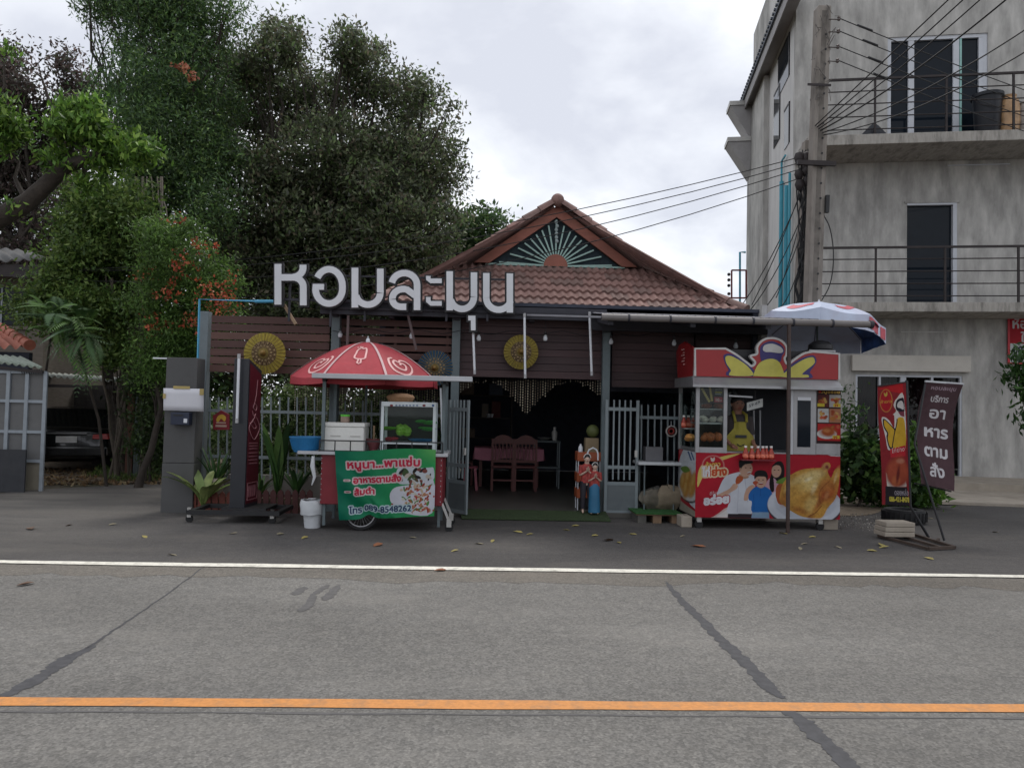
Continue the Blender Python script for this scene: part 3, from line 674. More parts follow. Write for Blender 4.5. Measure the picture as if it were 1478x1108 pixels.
def cap_tile(a, b_, r=.10, nm='ridge_tile'):      # a row of half-round caps from a to b
    a, b_ = Vector(a), Vector(b_); n = max(1, int((b_-a).length/.33)); d = (b_-a)/n; t = d.normalized()
    s_ = t.cross(Vector((0, 0, 1))).normalized(); u_ = s_.cross(t).normalized()
    for i in range(n):
        p, q = a+d*i, a+d*(i+1.1); v = []; K = 8
        for pt, rr in ((p, r*1.12), (q, r*.92)):
            for j in range(K+1): th = PI*j/K; v.append(pt+s_*math.cos(th)*rr+u_*(math.sin(th)*rr-.02))
        mb = MB().add(v, [(j, j+1, K+2+j, K+1+j) for j in range(K)]+[list(range(K+1))]); mb.build(nm, random.choice(TILE), roof, smooth=True)
cap_tile((cx+HX, eY-.02, ez_+.02), (cx+gxh, gY-.05, gz+.03)); cap_tile((cx-HX, eY-.02, ez_+.02), (cx-gxh, gY-.05, gz+.03))
cap_tile((cx+gxh, gY-.18, gz+.04), (cx+.03, gY-.18, az+.02), .125); cap_tile((cx-gxh, gY-.18, gz+.04), (cx-.03, gY-.18, az+.02), .125)
MB().ball((cx, gY-.22, az+.05), .13, 16).build('finial_cap', TILE[0], roof, smooth=True)
# barge boards
m = MB()
for sg in (-1, 1):
    a = Vector((cx+sg*(gxh-.22), gY-.12, gz+.02)); b_ = Vector((cx, gY-.12, az-.03)); dn = Vector((0, 0, -.22))
    m.plate([a, b_, b_+dn, a+Vector((-sg*.30, 0, 0))], (0, .05, 0))
m.build('barge_board', WOODR, rest)
# gable fan: dark boarding with radiating pale bars and a half-round hub
gab = MB().plate([(cx-gxh+.5, gY, gz), (cx+gxh-.5, gY, gz), (cx, gY, az-.2)], (0, .05, 0)).build('gable', mat('gable_board', (.016, .028, .036), .8, var=.3, scale=12, stretch=(1, 1, .2)), rest)
hub = Vector((cx, gY-.05, gz+.0)); hr = .235
v = [hub+Vector((math.cos(PI*j/24)*hr, -.02, math.sin(PI*j/24)*hr)) for j in range(25)]
MB().plate(v, (0, .06, 0)).build('fan_hub', WOODR, gab)
BAR = mat('fan_bar', (.30, .44, .40), .6, var=.1)
for j in range(17):
    th = PI*(j+.25)/16.5; dx, dz = math.cos(th), math.sin(th)
    H = az-.27-gz; Wd = gxh-.62; L = 1/(abs(dx)/Wd+dz/H) if True else 1
    L = L*.98
    if L < hr+.08: continue
    MB().bar(hub+Vector((dx*hr, 0, dz*hr)), hub+Vector((dx*L, 0, dz*L)), .028, .03).build('fan_bar', BAR, gab)
MB().box(cx-gxh+.45, cx+gxh-.45, gY-.06, gY-.02, gz-.005, gz+.03).build('fan_sill', BAR, gab)
m = MB()
for k in range(6): m.ball((cx+random.uniform(-.02, .02), gY-.07, az-.34-.075*k), .035, 8, (1, .5, 1.1))
m.build('carved_drop', mat('carving', (.30, .36, .36), .7), gab, smooth=True)
# canopy structure in front of the tiled roof
cz = Z(449, FY, 660)
can = MB().add([(X(466, FY), FY-.1, cz+.0), (X(872, FY), FY-.1, cz), (X(872, FY), eY+.5, cz+.42), (X(466, FY), eY+.5, cz+.42)], [(0, 1, 2, 3)]).build('canopy_sheet', DARKST, rest, solid=.03)
MB().pbox(462, 441, 876, 458, FY-.06, .10).build('front_beam', DARKST, rest)
for px in (478, 560, 655, 765, 872): MB().box(X(px, FY)-.04, X(px, FY)+.04, FY+.04, eY+.4, cz-.12, cz-.02).build('rafter', DARKST, rest)
MB().box(X(540, eY), X(1100, eY), eY-.06, eY+.04, ez_-.22, ez_-.06).build('eave_beam', DARKST, rest)
# right canopy, reaching further out, with its gutter pipe and front prop
rY = 9.85; rz = Z(466, rY, 1060)
x0, x1 = X(866, rY), X(1100, rY)
m = MB(); n = 60; zb = ez_-.1
corr = mat('corrugated_sheet', (.10, .10, .12), .5, .4, var=.2, dirt=.4)
m.grid(lambda u, v: (x0+.02+(X(1120, 11.5)-x0)*u, rY+.06+(eY-.2-rY)*v, rz+.08+(zb-rz-.1)*v+.014*math.sin(u*170)), 200, 2); m.build('canopy_roofing', corr, rest, smooth=True, solid=.004)
g_ = MB().tube([(x0, rY, rz+.03), (X(1256, rY), rY, rz+.03)], .046, 12).build('gutter', mat('gutter_pipe', (.17, .155, .15), .5, var=.15, dirt=.5), rest, smooth=True)
for px in (905, 965, 1030, 1085, 1143, 1200): MB().tube([(X(px, rY)-.012, rY, rz+.03), (X(px, rY)+.012, rY, rz+.03)], .056, 12).build('bracket', DARKST, g_, smooth=True)
MB().tube([(X(1254, rY), rY, rz+.03), (X(1259, rY), rY, rz+.03)], .054, 12).build('end_cap', DARKST, g_, smooth=True)
MB().bar((X(757, FY), FY-.12, Z(456, FY, 757)), (x0, rY, rz+.03), .026).build('brace', mat('brace_grey', (.20, .20, .22), .5), rest)
for px in (880, 1000, 1110):
    MB().bar((X(px, rY), rY+.05, rz-.03), (X(px, rY), eY-.3, zb-.1), .07).build('rafter', DARKST, rest)
MB().box(x0, X(1105, FY), FY-.05, FY+.05, rz-.02, rz+.13).build('front_beam', DARKST, rest)
pp = P(1139, 468, rY-.02); MB().tube([pp, (X(1137, rY-.02, 770), rY-.02, 0)], .026, 10).build('canopy_prop', mat('rusty_prop', (.055, .035, .03), .6, var=.3), rest, smooth=True)
# bright gap of the raised inner sheet
# posts
for px in (289,):
    MB().pbox(px-8, 449, px+7, 735, 11.3, .15, z0=0).build('post', mat('grey_post_light', (.17, .20, .215), .7, var=.1, dirt=.4, dcol=(.1, .1, .1)), rest, bevel=.006)
for px, w in ((478, 6), (655, 6), (876, 5.5)):
    xx = X(px, FY); ww = w/98; MB().box(xx-ww, xx+ww, FY+.12, FY+.12+2*ww, 0, cz).build('post', POST, rest, bevel=.006)
# interior shell
xl, xr = X(648, FY), X(1098, FY)
FLOOR = mat('polished_floor', (.10, .095, .085), .35, var=.25, scale=2, dirt=.4)
MB().box(xl, xr, FY-.02, 18.6, 0, .075).build('floor', FLOOR, rest)
xl2 = X(648, FY)-1.3
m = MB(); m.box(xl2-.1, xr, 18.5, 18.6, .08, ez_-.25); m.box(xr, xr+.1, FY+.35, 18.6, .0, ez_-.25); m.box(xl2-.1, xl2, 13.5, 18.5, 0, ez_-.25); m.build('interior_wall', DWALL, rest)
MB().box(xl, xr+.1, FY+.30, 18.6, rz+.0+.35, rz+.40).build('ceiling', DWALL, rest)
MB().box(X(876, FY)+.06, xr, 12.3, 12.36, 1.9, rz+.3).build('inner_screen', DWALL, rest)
MB().pbox(1098, 440, 1106, 750, FY+.2, .25, z0=0).build('end_pier', CONC, rest)
# green mat
GRM = mat('green_mat', (.035, .055, .022), .95, var=.3, scale=30, bump=.5, bscale=120)
MB().add([(X(668, FY), FY-.04, .085), (X(876, FY), FY-.04, .085), (X(884, 10.55), 10.52, .012), (X(670, 10.55), 10.52, .012)], [(0, 1, 2, 3)]).build('door_mat', GRM, None, solid=.012, label='green mat sloping over the restaurant threshold onto the asphalt', cat='mat')

# ------------------------------------------------------------------ slatted wooden screens
SLAT = [mat('slat_%d' % i, c, .7, var=.2, scale=3, stretch=(.5, 1, 8), dirt=.3, dcol=(.05, .03, .03)) for i, c in enumerate([(.098, .048, .040), (.080, .040, .035), (.115, .058, .048)])]
SLAT_SHADE = [mat('slat_shaded_%d' % i, c, .7, var=.2, scale=3, stretch=(.5, 1, 8), dirt=.3, dcol=(.03, .02, .02)) for i, c in enumerate([(.062, .036, .038), (.052, .032, .034)])]  # screens under the canopy: its shade put into a darker slat colour
def screen(label, xa, xb, ys, Y, zlist=None, dark=False, gap=.014):
    t = thing('slatted_screen', label, 'screen', P((xa+xb)/2, ys[-1], Y))
    xm = (xa+xb)/2
    for i in range(len(ys)-1):
        z1_, z0_ = Z(ys[i], Y, xm), Z(ys[i+1], Y, xm); yo = random.uniform(-.006, .006)
        MB().box(X(xa, Y), X(xb, Y), Y+yo, Y+yo+.02, z0_+gap, z1_, Matrix.Translation((X(xm, Y), Y, z1_)) @ Matrix.Rotation(random.uniform(-.0028, .0028), 4, 'Y') @ Matrix.Translation((-X(xm, Y), -Y, -z1_))).build('slat', random.choice(SLAT_SHADE if dark else SLAT), t)
    for px in (xa+6, xm, xb-6): MB().box(X(px, Y)-.02, X(px, Y)+.02, Y+.03, Y+.07, Z(ys[-1], Y, xm)+.02, Z(ys[0], Y, xm)-.01).build('batten', SLAT[1], t)
    return t
def yr(a, b, n): return [a+(b-a)*i/n for i in range(n+1)]
screen('dark red slatted screen left of the hanging parasols, above the steel fence', 300, 472, yr(457, 540, 7), 11.25, gap=.018)
screen('slatted screen with bright gaps behind the ice cream umbrella', 485, 649, yr(462, 545, 7), 11.3, gap=.03)
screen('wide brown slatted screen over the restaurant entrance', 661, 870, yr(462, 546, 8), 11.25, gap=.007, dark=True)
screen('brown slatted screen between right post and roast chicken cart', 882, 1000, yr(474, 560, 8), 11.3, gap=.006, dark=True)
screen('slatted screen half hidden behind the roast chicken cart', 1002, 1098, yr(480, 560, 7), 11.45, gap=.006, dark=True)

# ------------------------------------------------------------------ big lettered sign
LW = mat('letter_white', (.60, .62, .65), .5, var=.05, dirt=.15); LB = mat('letter_side', (.012, .012, .014), .5)
sgn = thing('roof_sign', 'large white Thai letters standing along the restaurant canopy edge', 'sign', P(570, 452, 10.75))
LY = 10.75
def zo(pts): return [(380+x/3.8211, 270+y/3.8211) for x, y in pts]
U_, V_ = Vector((1, 0, 0)), Vector((0, 0, 1))
def letter(strokes, w=36, lab=None):
    for nm, mm, dy, dw, th in (('letter', LW, 0, 0, .03), ('letter_return', LB, .032, .05, .06)):
        m = MB()
        for k, st in enumerate(strokes):
            ww = st[1] if isinstance(st, tuple) else w; s_ = st[0] if isinstance(st, tuple) else st
            pts = [P(px, py, LY) for px, py in zo(s_)]; pts = [p+Vector((0, dy+k*.0015, 0)) for p in pts]
            m.ribbon(pts, ww/3.8211*LY/FPX+dw, U_, V_, (0, th, 0), cap=dw/2)
        if nm == 'letter': par = m.build(nm, mm, sgn)
        else: m.build(nm, mm, par)
letter([[(80, 424), (80, 648)], [(62, 498), (165, 498)]+arc(165, 550, 55, 52, 90, 0)[1:]+[(220, 652)], [(160, 498)]+arc(160, 446, 58, 50, -80, 0)+[(218, 428)]])
letter([arc(362, 545, 74, 92, 150, 0, 14)+arc(362, 562, 74, 80, 0, -175, 18)+[(290, 550)], ([(272, 550), (334, 550)], 32)])
letter([[(505, 445), (505, 664)], [(645, 450), (645, 585)]+arc(577, 582, 68, 66, 0, -165, 14)])
letter([arc(778, 538, 70, 64, 170, 0, 12)+[(848, 678)], arc(775, 628, 66, 66, 20, 180, 12)[0:0]+[(838, 598)]+arc(772, 612, 60, 50, 70, 180, 8)+[(712, 620)]+arc(760, 618, 48, 42, 180, 270, 6)+[(788, 660)]])
letter([([(910, 490), (910, 506), (924, 517), (984, 517)], 26), ([(910, 606), (910, 628), (924, 641), (984, 641)], 26)])
letter([[(1028, 464), (1028, 680)], [(1162, 470), (1162, 606)]+arc(1097, 604, 65, 68, 0, -165, 14)])
letter([[(1230, 474), (1230, 610)]+arc(1298, 610, 68, 66, 180, 345, 14), [(1360, 476), (1360, 692)]])
letter([([(1130, 722), (1157, 722)], 26), ([(1157, 709), (1158, 790)], 26)])
# supports for the letters
for px, yt, yb in ((409, 400, 462), (470, 441, 470), (520, 445, 462), (640, 444, 462), (700, 452, 462)):
    MB().bar((X(px, LY), LY+.13, Z(yt, LY, px)), (X(px, LY)+.0, LY+.13, Z(yb, LY, px)), .03).build('stand_rod', DARKST, sgn)
a, b_ = P(404, 432, LY+.12), P(742, 440, LY+.12); MB().bar(a, b_, .035).build('carrier_rail', DARKST, sgn)
a, b_ = P(404, 396, LY+.12), P(742, 404, LY+.12); MB().bar(a, b_, .025).build('carrier_rail', DARKST, sgn)
MB().bar(P(410, 440, 10.9), P(427, 468, 10.9), .04).build('stay', mat('raw_wood', (.28, .2, .13), .8), sgn)
for a, b_ in (((503, 455), (501, 505)), ((589, 455), (601, 505))): MB().bar(P(*a, 10.95), P(*b_, 10.95), .035).build('stay', mat('stay_brown', (.10, .07, .07), .7), sgn)
# blue pipe to the left
t = thing('water_pipe', 'thin blue pipe rising beside the left post and crossing to the sign', 'pipe', P(287, 700, 11.2))
MB().tube([(X(286, 11.2, 560), 11.2, 0), P(288, 432, 11.2), P(372, 435, 11.2)], .016, 8).build('pipe', mat('light_blue_pipe', (.08, .33, .52), .4), t, smooth=True)
MB().tube([P(368, 435, 11.2), P(396, 435, 11.2)], .024, 8).build('coupling', mat('light_blue_pipe', (.08, .33, .52), .4), t, smooth=True)

# ------------------------------------------------------------------ tube lamps, bulbs, parasols
TUB = mat('tube_white', (.62, .64, .68), .3, var=.03)
for lab, px, yt, yb, Y, dx in (('white tube lamp hanging under the small detached vowel of the sign', 683, 480, 537, 10.85, 2), ('white tube lamp hanging in front of the yellow parasol', 757, 455, 543, 10.85, 1), ('white tube lamp hanging nearest the right-hand post', 851, 453, 539, 10.85, 3), ('short white tube lamp on the black face of the pylon sign', 345, 514, 607, 9.92, -3)):
    t = thing('tube_lamp', lab, 'lamp', P(px, yb, Y)); a, b_ = P(px, yt, Y), P(px+dx, yb, Y)
    MB().tube([a, b_], .018, 10).build('tube', TUB, t, smooth=True); d = (b_-a).normalized()
    for q in (a, b_): MB().tube([q-d*.03, q+d*.03], .021, 10).build('end_cap', mat('cap_grey', (.35, .35, .36), .4), t, smooth=True)
bl = thing('bulb', 'hanging bulb behind the left post of the ice cream umbrella bay', 'bulb', P(491, 484, 11.1))
q = bl.location
MB().lathe(q, [(.001, -.035), (.025, -.028), (.036, 0), (.03, .028), (.018, .05), (.016, .06)], 12).build('globe', mat('bulb_glass', (.5, .52, .55), .15), bl, smooth=True)
MB().lathe(q, [(.018, .06), (.018, .1), (.006, .105)], 10).build('socket', LB, bl, smooth=True)
MB().tube([q+Vector((0, 0, .1)), q+Vector((0, 0, .32))], .004, 5).build('cord', LB, bl)
bl['group'] = 'bulbs hanging in front of the slatted screens'
for px, py, lab in ((594, 486, 'hanging bulb right of the slanted brown stay'), (691, 489, 'hanging bulb just right of the first tube lamp'), (787, 489, 'hanging bulb between yellow parasol and third tube lamp'), (882, 494, 'hanging bulb beside the right-hand post'), (973, 496, 'hanging bulb left of the cart\'s red side board'), (1062, 500, 'hanging bulb above the die-cut cart sign, left of its crest')):
    dup(bl, P(px, py, 11.1), label=lab)
MB().tube([P(480+i*12.2, 477+3*math.sin(i*1.1)+(i*.14), 11.05) for i in range(50)], .005, 4).build('light_cable', LB, None, label='thin black cable linking the hanging bulbs across the screens', cat='cable')
def paras(label, px, py, rpx, Y, c1, c2, c3):
    q = P(px, py, Y); r = rpx*Y/FPX; t = thing('paper_parasol', label, 'parasol', q)
    M = Matrix.Rotation(R(90), 4, 'X').to_3x3()
    cols = [mat('paper_%s' % label[:6]+str(i), c, .75, var=.25, scale=22, dirt=.2) for i, c in enumerate((c1, c2, c3))]
    for i, (a, b_) in enumerate(((.60, 1.0), (.24, .60), (0.02, .24))):
        m = MB(); n = 96
        for ring in (a, b_): pass
        k = 0
        m.lathe(q, [(r*(a+(b_-a)*j/4), r*.30*(1-(a+(b_-a)*j/4))**1.1) for j in range(5)], 96, M=M)
        # fold the paper between ribs
        for idx, v in enumerate(m.v):
            d = v-q; rr = math.hypot(d.x, d.z)/r; v.y += .012*rr*math.cos(math.atan2(d.z, d.x)*32)
        m.f = [f for f in m.f if len(f) == 4]
        m.build('paper', cols[i], t, smooth=False)
    m = MB()
    for j in range(32):
        th = 2*PI*j/32; m.tube([q+Vector((math.cos(th)*r*.05, -r*.29, math.sin(th)*r*.05)), q+Vector((math.cos(th)*r*1.01, -.012, math.sin(th)*r*1.01))], .003, 4)
    m.build('ribs', mat('bamboo_rib', (.25, .18, .06), .7), t)
    for j in range(28):
        m = MB(); th = 2*PI*(j+.5)/28; rr = .36+.16*(j % 2); yy = -r*.30*(1-rr)**1.1-.008; c = q+Vector((math.cos(th)*r*rr, yy, math.sin(th)*r*rr)); m.ball(c, r*.055, 6, (1, .15, 1))
        m.build('painted_flower', mat('flower_paint', (.24, .17, .09), .7, var=.4), t)
    MB().lathe(q+Vector((0, -r*.28, 0)), [(.04*1, 0), (.045, .02), (.03, .05), (.02, .09), (.001, .1)], 14, M=M).build('finial', mat('finial_wood', (.2, .12, .03), .5), t, smooth=True)
    MB().tube([q+Vector((0, .02, 0)), q+Vector((0, .2, 0))], .012, 6).build('handle', WOODR, t); return t
paras('yellow paper parasol with brown ring on the left slatted screen', 382, 510, 29.5, 11.0, (.27, .21, .03), (.085, .045, .03), (.23, .18, .03))
paras('gold parasol with flowered ring over the restaurant entrance', 752, 508, 25, 11.12, (.23, .18, .03), (.07, .042, .038), (.21, .16, .03))
paras('blue paper parasol half hidden behind the ice cream umbrella', 628, 531, 25.5, 11.12, (.018, .055, .10), (.03, .07, .11), (.12, .13, .08))

# ------------------------------------------------------------------ steel grille fences, gates
GR = mat('grille_paint', (.20, .235, .25), .55, .1, var=.1, dirt=.3, dcol=(.1, .09, .08)); GRD = mat('grille_panel', (.12, .14, .15), .6, .1, var=.15, dirt=.3)
def grille(label, xa, xb, step, ytop, ybot, rails, Y, w=.022, cat='fence'):
    t = thing('steel_fence', label, cat, (X((xa+xb)/2, Y), Y, 0)); x = xa
    while x <= xb: MB().bar(P(x, ytop, Y), P(x-.8, ybot, Y), w).build('bar', GR, t); x += step
    for r_ in rails: MB().bar(P(xa-3, r_, Y)+Vector((0, -.018, 0)), P(xb+3, r_+(xb-xa)*.024, Y)+Vector((0, -.018, 0)), .045, .015).build('rail', GR, t)
    return t
grille('grey steel fence behind the pylon sign and planted pickets', 303, 470, 12.6, 573, 690, [592, 658], 11.35)
grille('grey steel fence behind the ice cream cart', 486, 636, 12.6, 578, 690, [596, 662], 11.4)
grille('grey steel fence beside the roast chicken cart, right of the open gate', 926, 976, 9.5, 584, 664, [602], 11.35)
MB().pbox(298, 687, 640, 740, 11.42, .12, z0=0).build('fence_wall', mat('low_wall', (.22, .20, .18), .9, var=.15, dirt=.5), None, label='low cement wall under the steel fences, behind the planters', cat='wall')
def gate(label, base, rz, w, h, nb):
    t = thing('steel_gate', label, 'gate', base, rz); f = .045
    MB().box(0, f, 0, .03, .06, h).box(w-f, w, 0, .03, .06, h).build('stile', GR, t, world=False, bevel=.004)
    for zz in (.06, .48, .72, h-.16): MB().box(f, w-f, .002, .028, zz, zz+.05).build('rail', GR, t, world=False)
    MB().box(f, w-f, .01, .016, .11, .48).build('kick_panel', GRD, t, world=False)
    for k in range(nb): x = f+(w-2*f)*(k+1)/(nb+1); MB().bar((x, .015, .56), (x, .015, h+.0), .022).build('bar', GR, t, world=False)
    MB().box(w-f-.02, w-f+.02, -.03, -.002, .9, 1.0).build('latch', GUT, t, world=False)
    return t
p = (X(643, 11.0, 735), 11.0, .0); gate('open steel gate leaf on the left of the entrance, turned outward', p, R(-52), .50, Z(577, 11, 643), 4)
p = (X(871, 11.0, 735), 10.98, .0); gate('open steel gate leaf standing right of the doll figures', p, 0, X(920, 11)-X(871, 11), Z(577, 11, 890), 4)

# ------------------------------------------------------------------ bead curtain
BEAD = [mat('beads_pale', (.40, .36, .28), .5, var=.3), mat('beads_dark', (.16, .13, .10), .5, var=.3)]
def beads(label, xa, xb, ytop, Y, fn, group=None, n=None, m_=BEAD):
    t = thing('bead_curtain', label, 'bead curtain', P((xa+xb)/2, ytop, Y)); x = xa; sh = 0
    while x <= xb:
        L = fn(x)+random.uniform(-.02, .02); top = P(x, ytop, Y).z; xx = X(x, Y); k = int(L/.040); sh = random.uniform(0, .04); m = MB()
        for i in range(k):
            z_ = top-.02-sh-i*.040; m.add([(xx, Y-.008, z_), (xx-.011, Y, z_-.014), (xx+.011, Y, z_-.014), (xx, Y+.008, z_), (xx, Y, z_-.030)], [(0, 1, 4), (0, 4, 2), (3, 1, 0), (3, 0, 2), (3, 4, 1), (3, 2, 4)])
        if k > 0: m.tube([(xx, Y, top), (xx, Y, top-.03-k*.040)], .0015, 3); m.build('bead_strand', m_[random.randint(0, 1)], t)
        x += 3.6
def archlen(x):
    a = lambda c, r: math.sqrt(max(0, 1-((x-c)/r)**2))
    s = min(1.0, ((x-700)/58)**2, ((x-824)/62)**2)
    return (4+50*s)*FY/FPX
beads('bead curtain hanging in two arches in the restaurant entrance', 664, 872, 546, 11.5, archlen)
beads('bead curtain behind the ice cream cart, left of the entrance', 425, 648, 547, 11.6, lambda x: .35+.5*abs(math.sin((x-440)/34)))
# interior fittings
RW = mat('red_wood', (.11, .025, .022), .45, var=.2, scale=5); PINK = mat('pink_cloth', (.55, .22, .29), .85, var=.08)
t = thing('dining_table', 'dark red wooden dining table inside the entrance', 'table', (X(737, 14.3), 14.6, .075))
xa, xb = X(690, 14.3), X(782, 14.3)
MB().box(xa, xb, 14.3, 15.1, .775, .81).build('table_top', RW, t)
for x in (xa+.04, xb-.1):
    for y in (14.34, 15.0): MB().box(x, x+.06, y, y+.06, .075, .775).build('leg', RW, t)
m = MB(); m.box(xa-.05, xb+.05, 14.26, 15.14, .812, .818)
def skirt(p, q, n=24):
    p, q = Vector(p), Vector(q); out = Vector((q.y-p.y, -(q.x-p.x), 0)).normalized()*-1
    m.grid(lambda u, v: p.lerp(q, u)+Vector((0, 0, -.2*v-(.03*math.sin(u*9)*v)))-out*(.02+.02*math.sin(u*30))*v, n, 3)
z_ = .815; c4 = [(xa-.05, 14.26, z_), (xb+.05, 14.26, z_), (xb+.05, 15.14, z_), (xa-.05, 15.14, z_)]
for i in range(4): skirt(c4[i], c4[(i+1) % 4])
m.build('tablecloth', PINK, None, smooth=True, label='pink cloth draped over the dining table', cat='tablecloth')
def chair(label, loc, rz, group='red wooden chairs at the dining table'):
    t = thing('dining_chair', label, 'chair', loc, rz, group); w = .21; 
    MB().box(-w, w, -.2, .22, .42, .455).build('seat', RW, t, world=False, bevel=.006)
    for x in (-w, w-.04):
        MB().box(x, x+.04, -.2, -.16, 0, .95).build('leg', RW, t, world=False); MB().box(x, x+.04, .18, .22, 0, .42).build('leg', RW, t, world=False)
    m = MB(); m.plate([(-w+.04, -.19, .86), (w-.04, -.19, .86), (w-.04, -.19, .95), (w*.5, -.19, 1.0), (0, -.19, 1.03), (-w*.5, -.19, 1.0), (-w+.04, -.19, .95)], (0, .025, 0)); m.build('crest_rail', RW, t, world=False)
    MB().box(-w+.04, w-.04, -.19, -.165, .52, .57).build('back_rail', RW, t, world=False)
    for k in range(5): x = -w+.04+(2*w-.08)*(k+.5)/5; MB().box(x-.012, x+.012, -.187, -.17, .57, .86).build('spindle', RW, t, world=False)
    for zz in (.18,): MB().box(-w+.04, w-.04, -.19, -.17, zz, zz+.03).build('stretcher', RW, t, world=False)
    return t
ch = chair('left of the two red wooden chairs pulled up to the pink table', (X(727, 13.7), 13.85, .075), 0)
dup(ch, (X(760, 13.7), 13.85, .075), 0, 'right of the two red wooden chairs pulled up to the pink table')
dup(ch, (X(690, 14.4)-.3, 14.75, .075), R(-90), 'red wooden chair at the left end of the pink table')
t = thing('stool', 'dull pink plastic stool left of the dining table', 'stool', (X(681, 13.8), 13.8, .075)); q = t.location
PSM = mat('pink_plastic', (.32, .09, .12), .5)
MB().lathe(q, [(.13, .40), (.14, .43), (.001, .44)], 16).build('seat', PSM, t, smooth=True)
for a in range(4):
    th = PI/4+a*PI/2; c, s_ = math.cos(th), math.sin(th); MB().bar(q+Vector((c*.12, s_*.12, .40)), q+Vector((c*.17, s_*.17, 0)), .045, .02).build('leg', PSM, t)
SH = mat('shelf_board', (.05, .04, .038), .7)
t = thing('shelf', 'dark shelf rack with boxes deep inside the restaurant, left side', 'shelf', (X(690, 16.5), 16.5, .075)); xa, xb = X(662, 16.5), X(740, 16.5)
for zz in (.9, 1.35, 1.85): MB().box(xa, xb, 16.5, 16.9, zz, zz+.03).build('board', SH, t)
for x in (xa, xb-.04): MB().box(x, x+.04, 16.5, 16.9, .075, 2.4).build('upright', SH, t)
BX = [mat('box_%d' % i, c, .8) for i, c in enumerate([(.16, .12, .09), (.10, .12, .16), (.2, .17, .14), (.12, .04, .04)])]
for i, (px, zz, w, h, lab) in enumerate(((672, 1.88, .34, .3, 'wide brown carton on the top shelf inside'), (715, 1.88, .3, .25, 'grey carton on the top shelf\'s right half'), (700, 1.38, .15, .3, 'small upright carton on the middle shelf'), (716, 1.38, .2, .36, 'tall carton on the middle shelf, right side'), (676, .93, .3, .2, 'low red box on the lowest shelf inside'))):
    x = X(px, 16.5); o = MB().box(x-w/2, x+w/2, 16.53, 16.8, zz+.002, zz+h).build('carton', BX[i % 4], None, bevel=.006, label=lab, cat='carton')
for i, (px, lab) in enumerate(((705, 'left white cup on the dark shelf inside'), (710, 'right white cup on the dark shelf inside'))):
    MB().lathe((X(px, 16.45), 16.55, 1.382), [(.03, 0), (.045, .08), (.04, .08), (.026, .01)], 14).build('cup', TUB, None, smooth=True, label=lab, cat='cup')
t = thing('serving_trolley', 'grey trolley with dishes at the right end of the pink table', 'trolley', (X(790, 14.5), 14.5, .075)); q = t.location
for zz in (.45, .95): MB().box(q.x-.25, q.x+.25, q.y-.2, q.y+.2, zz, zz+.03).build('tray', GRD, t)
for dx in (-.24, .22):
    for dy in (-.19, .17): MB().box(q.x+dx, q.x+dx+.02, q.y+dy, q.y+dy+.02, q.z, .95).build('leg', GR, t)
MB().lathe((q.x-.05, q.y, .982), [(.05, 0), (.14, .05), (.13, .055), (.04, .012)], 16).build('bowl', GUT, None, smooth=True, label='metal bowl on the grey trolley by the table', cat='bowl')
MB().lathe((q.x+.15, q.y, .982), [(.05, 0), (.06, .16), (.03, .2), (.03, .26), (.001, .26)], 14).build('bottle', GUT, None, smooth=True, label='metal flask on the grey trolley by the table', cat='bottle')
# ------------------------------------------------------------------ umbrellas
def umbrella_fn(c, Rr, H, tilt=None, n=8, rot=0, droop=.0, p=1.75):
    c = Vector(c); T = tilt or Matrix.Identity(3)
    def f(ang, r, off=0):           # ang in radians, r 0..1
        seg = 2*PI/n; a = (ang-rot) % seg-seg/2; flat = math.cos(seg/2)/math.cos(a); rr = Rr*r*(flat*.75+.25)
        z = H*(1-r**p)-.04*r*r*(math.cos(a*n/2)) + (0 if r < 1 else 0)
        nv = Vector((math.cos(ang)*.5, math.sin(ang)*.5, .86))
        return c+T @ (Vector((math.cos(ang)*rr, math.sin(ang)*rr, z-H))+nv*off)
    return f
def umbrella(label, cat, c, Rr, H, mats, pole_to, tilt=None, rot=PI/8, val=.10, seam=None, pole_m=None, n=8, panel_cols=None):
    t = thing('market_umbrella', label, cat, (c[0], c[1], pole_to)); f = umbrella_fn(c, Rr, H, tilt, n, rot)
    for k in range(n):
        m = MB(); a0 = rot+k*2*PI/n; m.grid(lambda u, v: f(a0+1e-4+(2*PI/n-2e-4)*u, .02+.98*v), 8, 10)
        m.grid(lambda u, v: f(a0+1e-4+(2*PI/n-2e-4)*u, 1)+Vector((0, 0, -val*v*(1-.22*math.sin(u*PI))))+Vector((.012*math.sin(u*19+k), .012*math.cos(u*17), 0))*v, 8, 2)
        m.build('panel', mats[panel_cols[k] if panel_cols else 0], t, smooth=True)
    if seam:
        for k in range(n):
            a = rot+k*2*PI/n; m = MB(); pts = [f(a, .04+.96*i/12, .006) for i in range(13)]; w = Vector((-math.sin(a), math.cos(a), 0))*.016
            m.add([p-w for p in pts]+[p+w for p in pts], [(i, i+1, 14+i, 13+i) for i in range(12)]); m.build('seam_tape', seam, t)
    T = tilt or Matrix.Identity(3); cc = Vector(c)
    m = MB(); m.tube([cc+T @ Vector((0, 0, .07)), cc-T @ Vector((0, 0, H*1.2)), (c[0], c[1], pole_to)], .016, 8); m.build('pole', pole_m or POST, t, smooth=True)
    for k in range(n):
        a = rot+k*2*PI/n; MB().tube([f(a, .02+.98*i/6, -.02) for i in range(7)], .005, 5).build('rib', STEEL, t)
    MB().lathe(cc+T @ Vector((0, 0, 0)), [(.03, -.01), (.03, .03), (.015, .06), (.001, .09)], 10).build('ferrule', TUB, t, smooth=True)
    return t, f
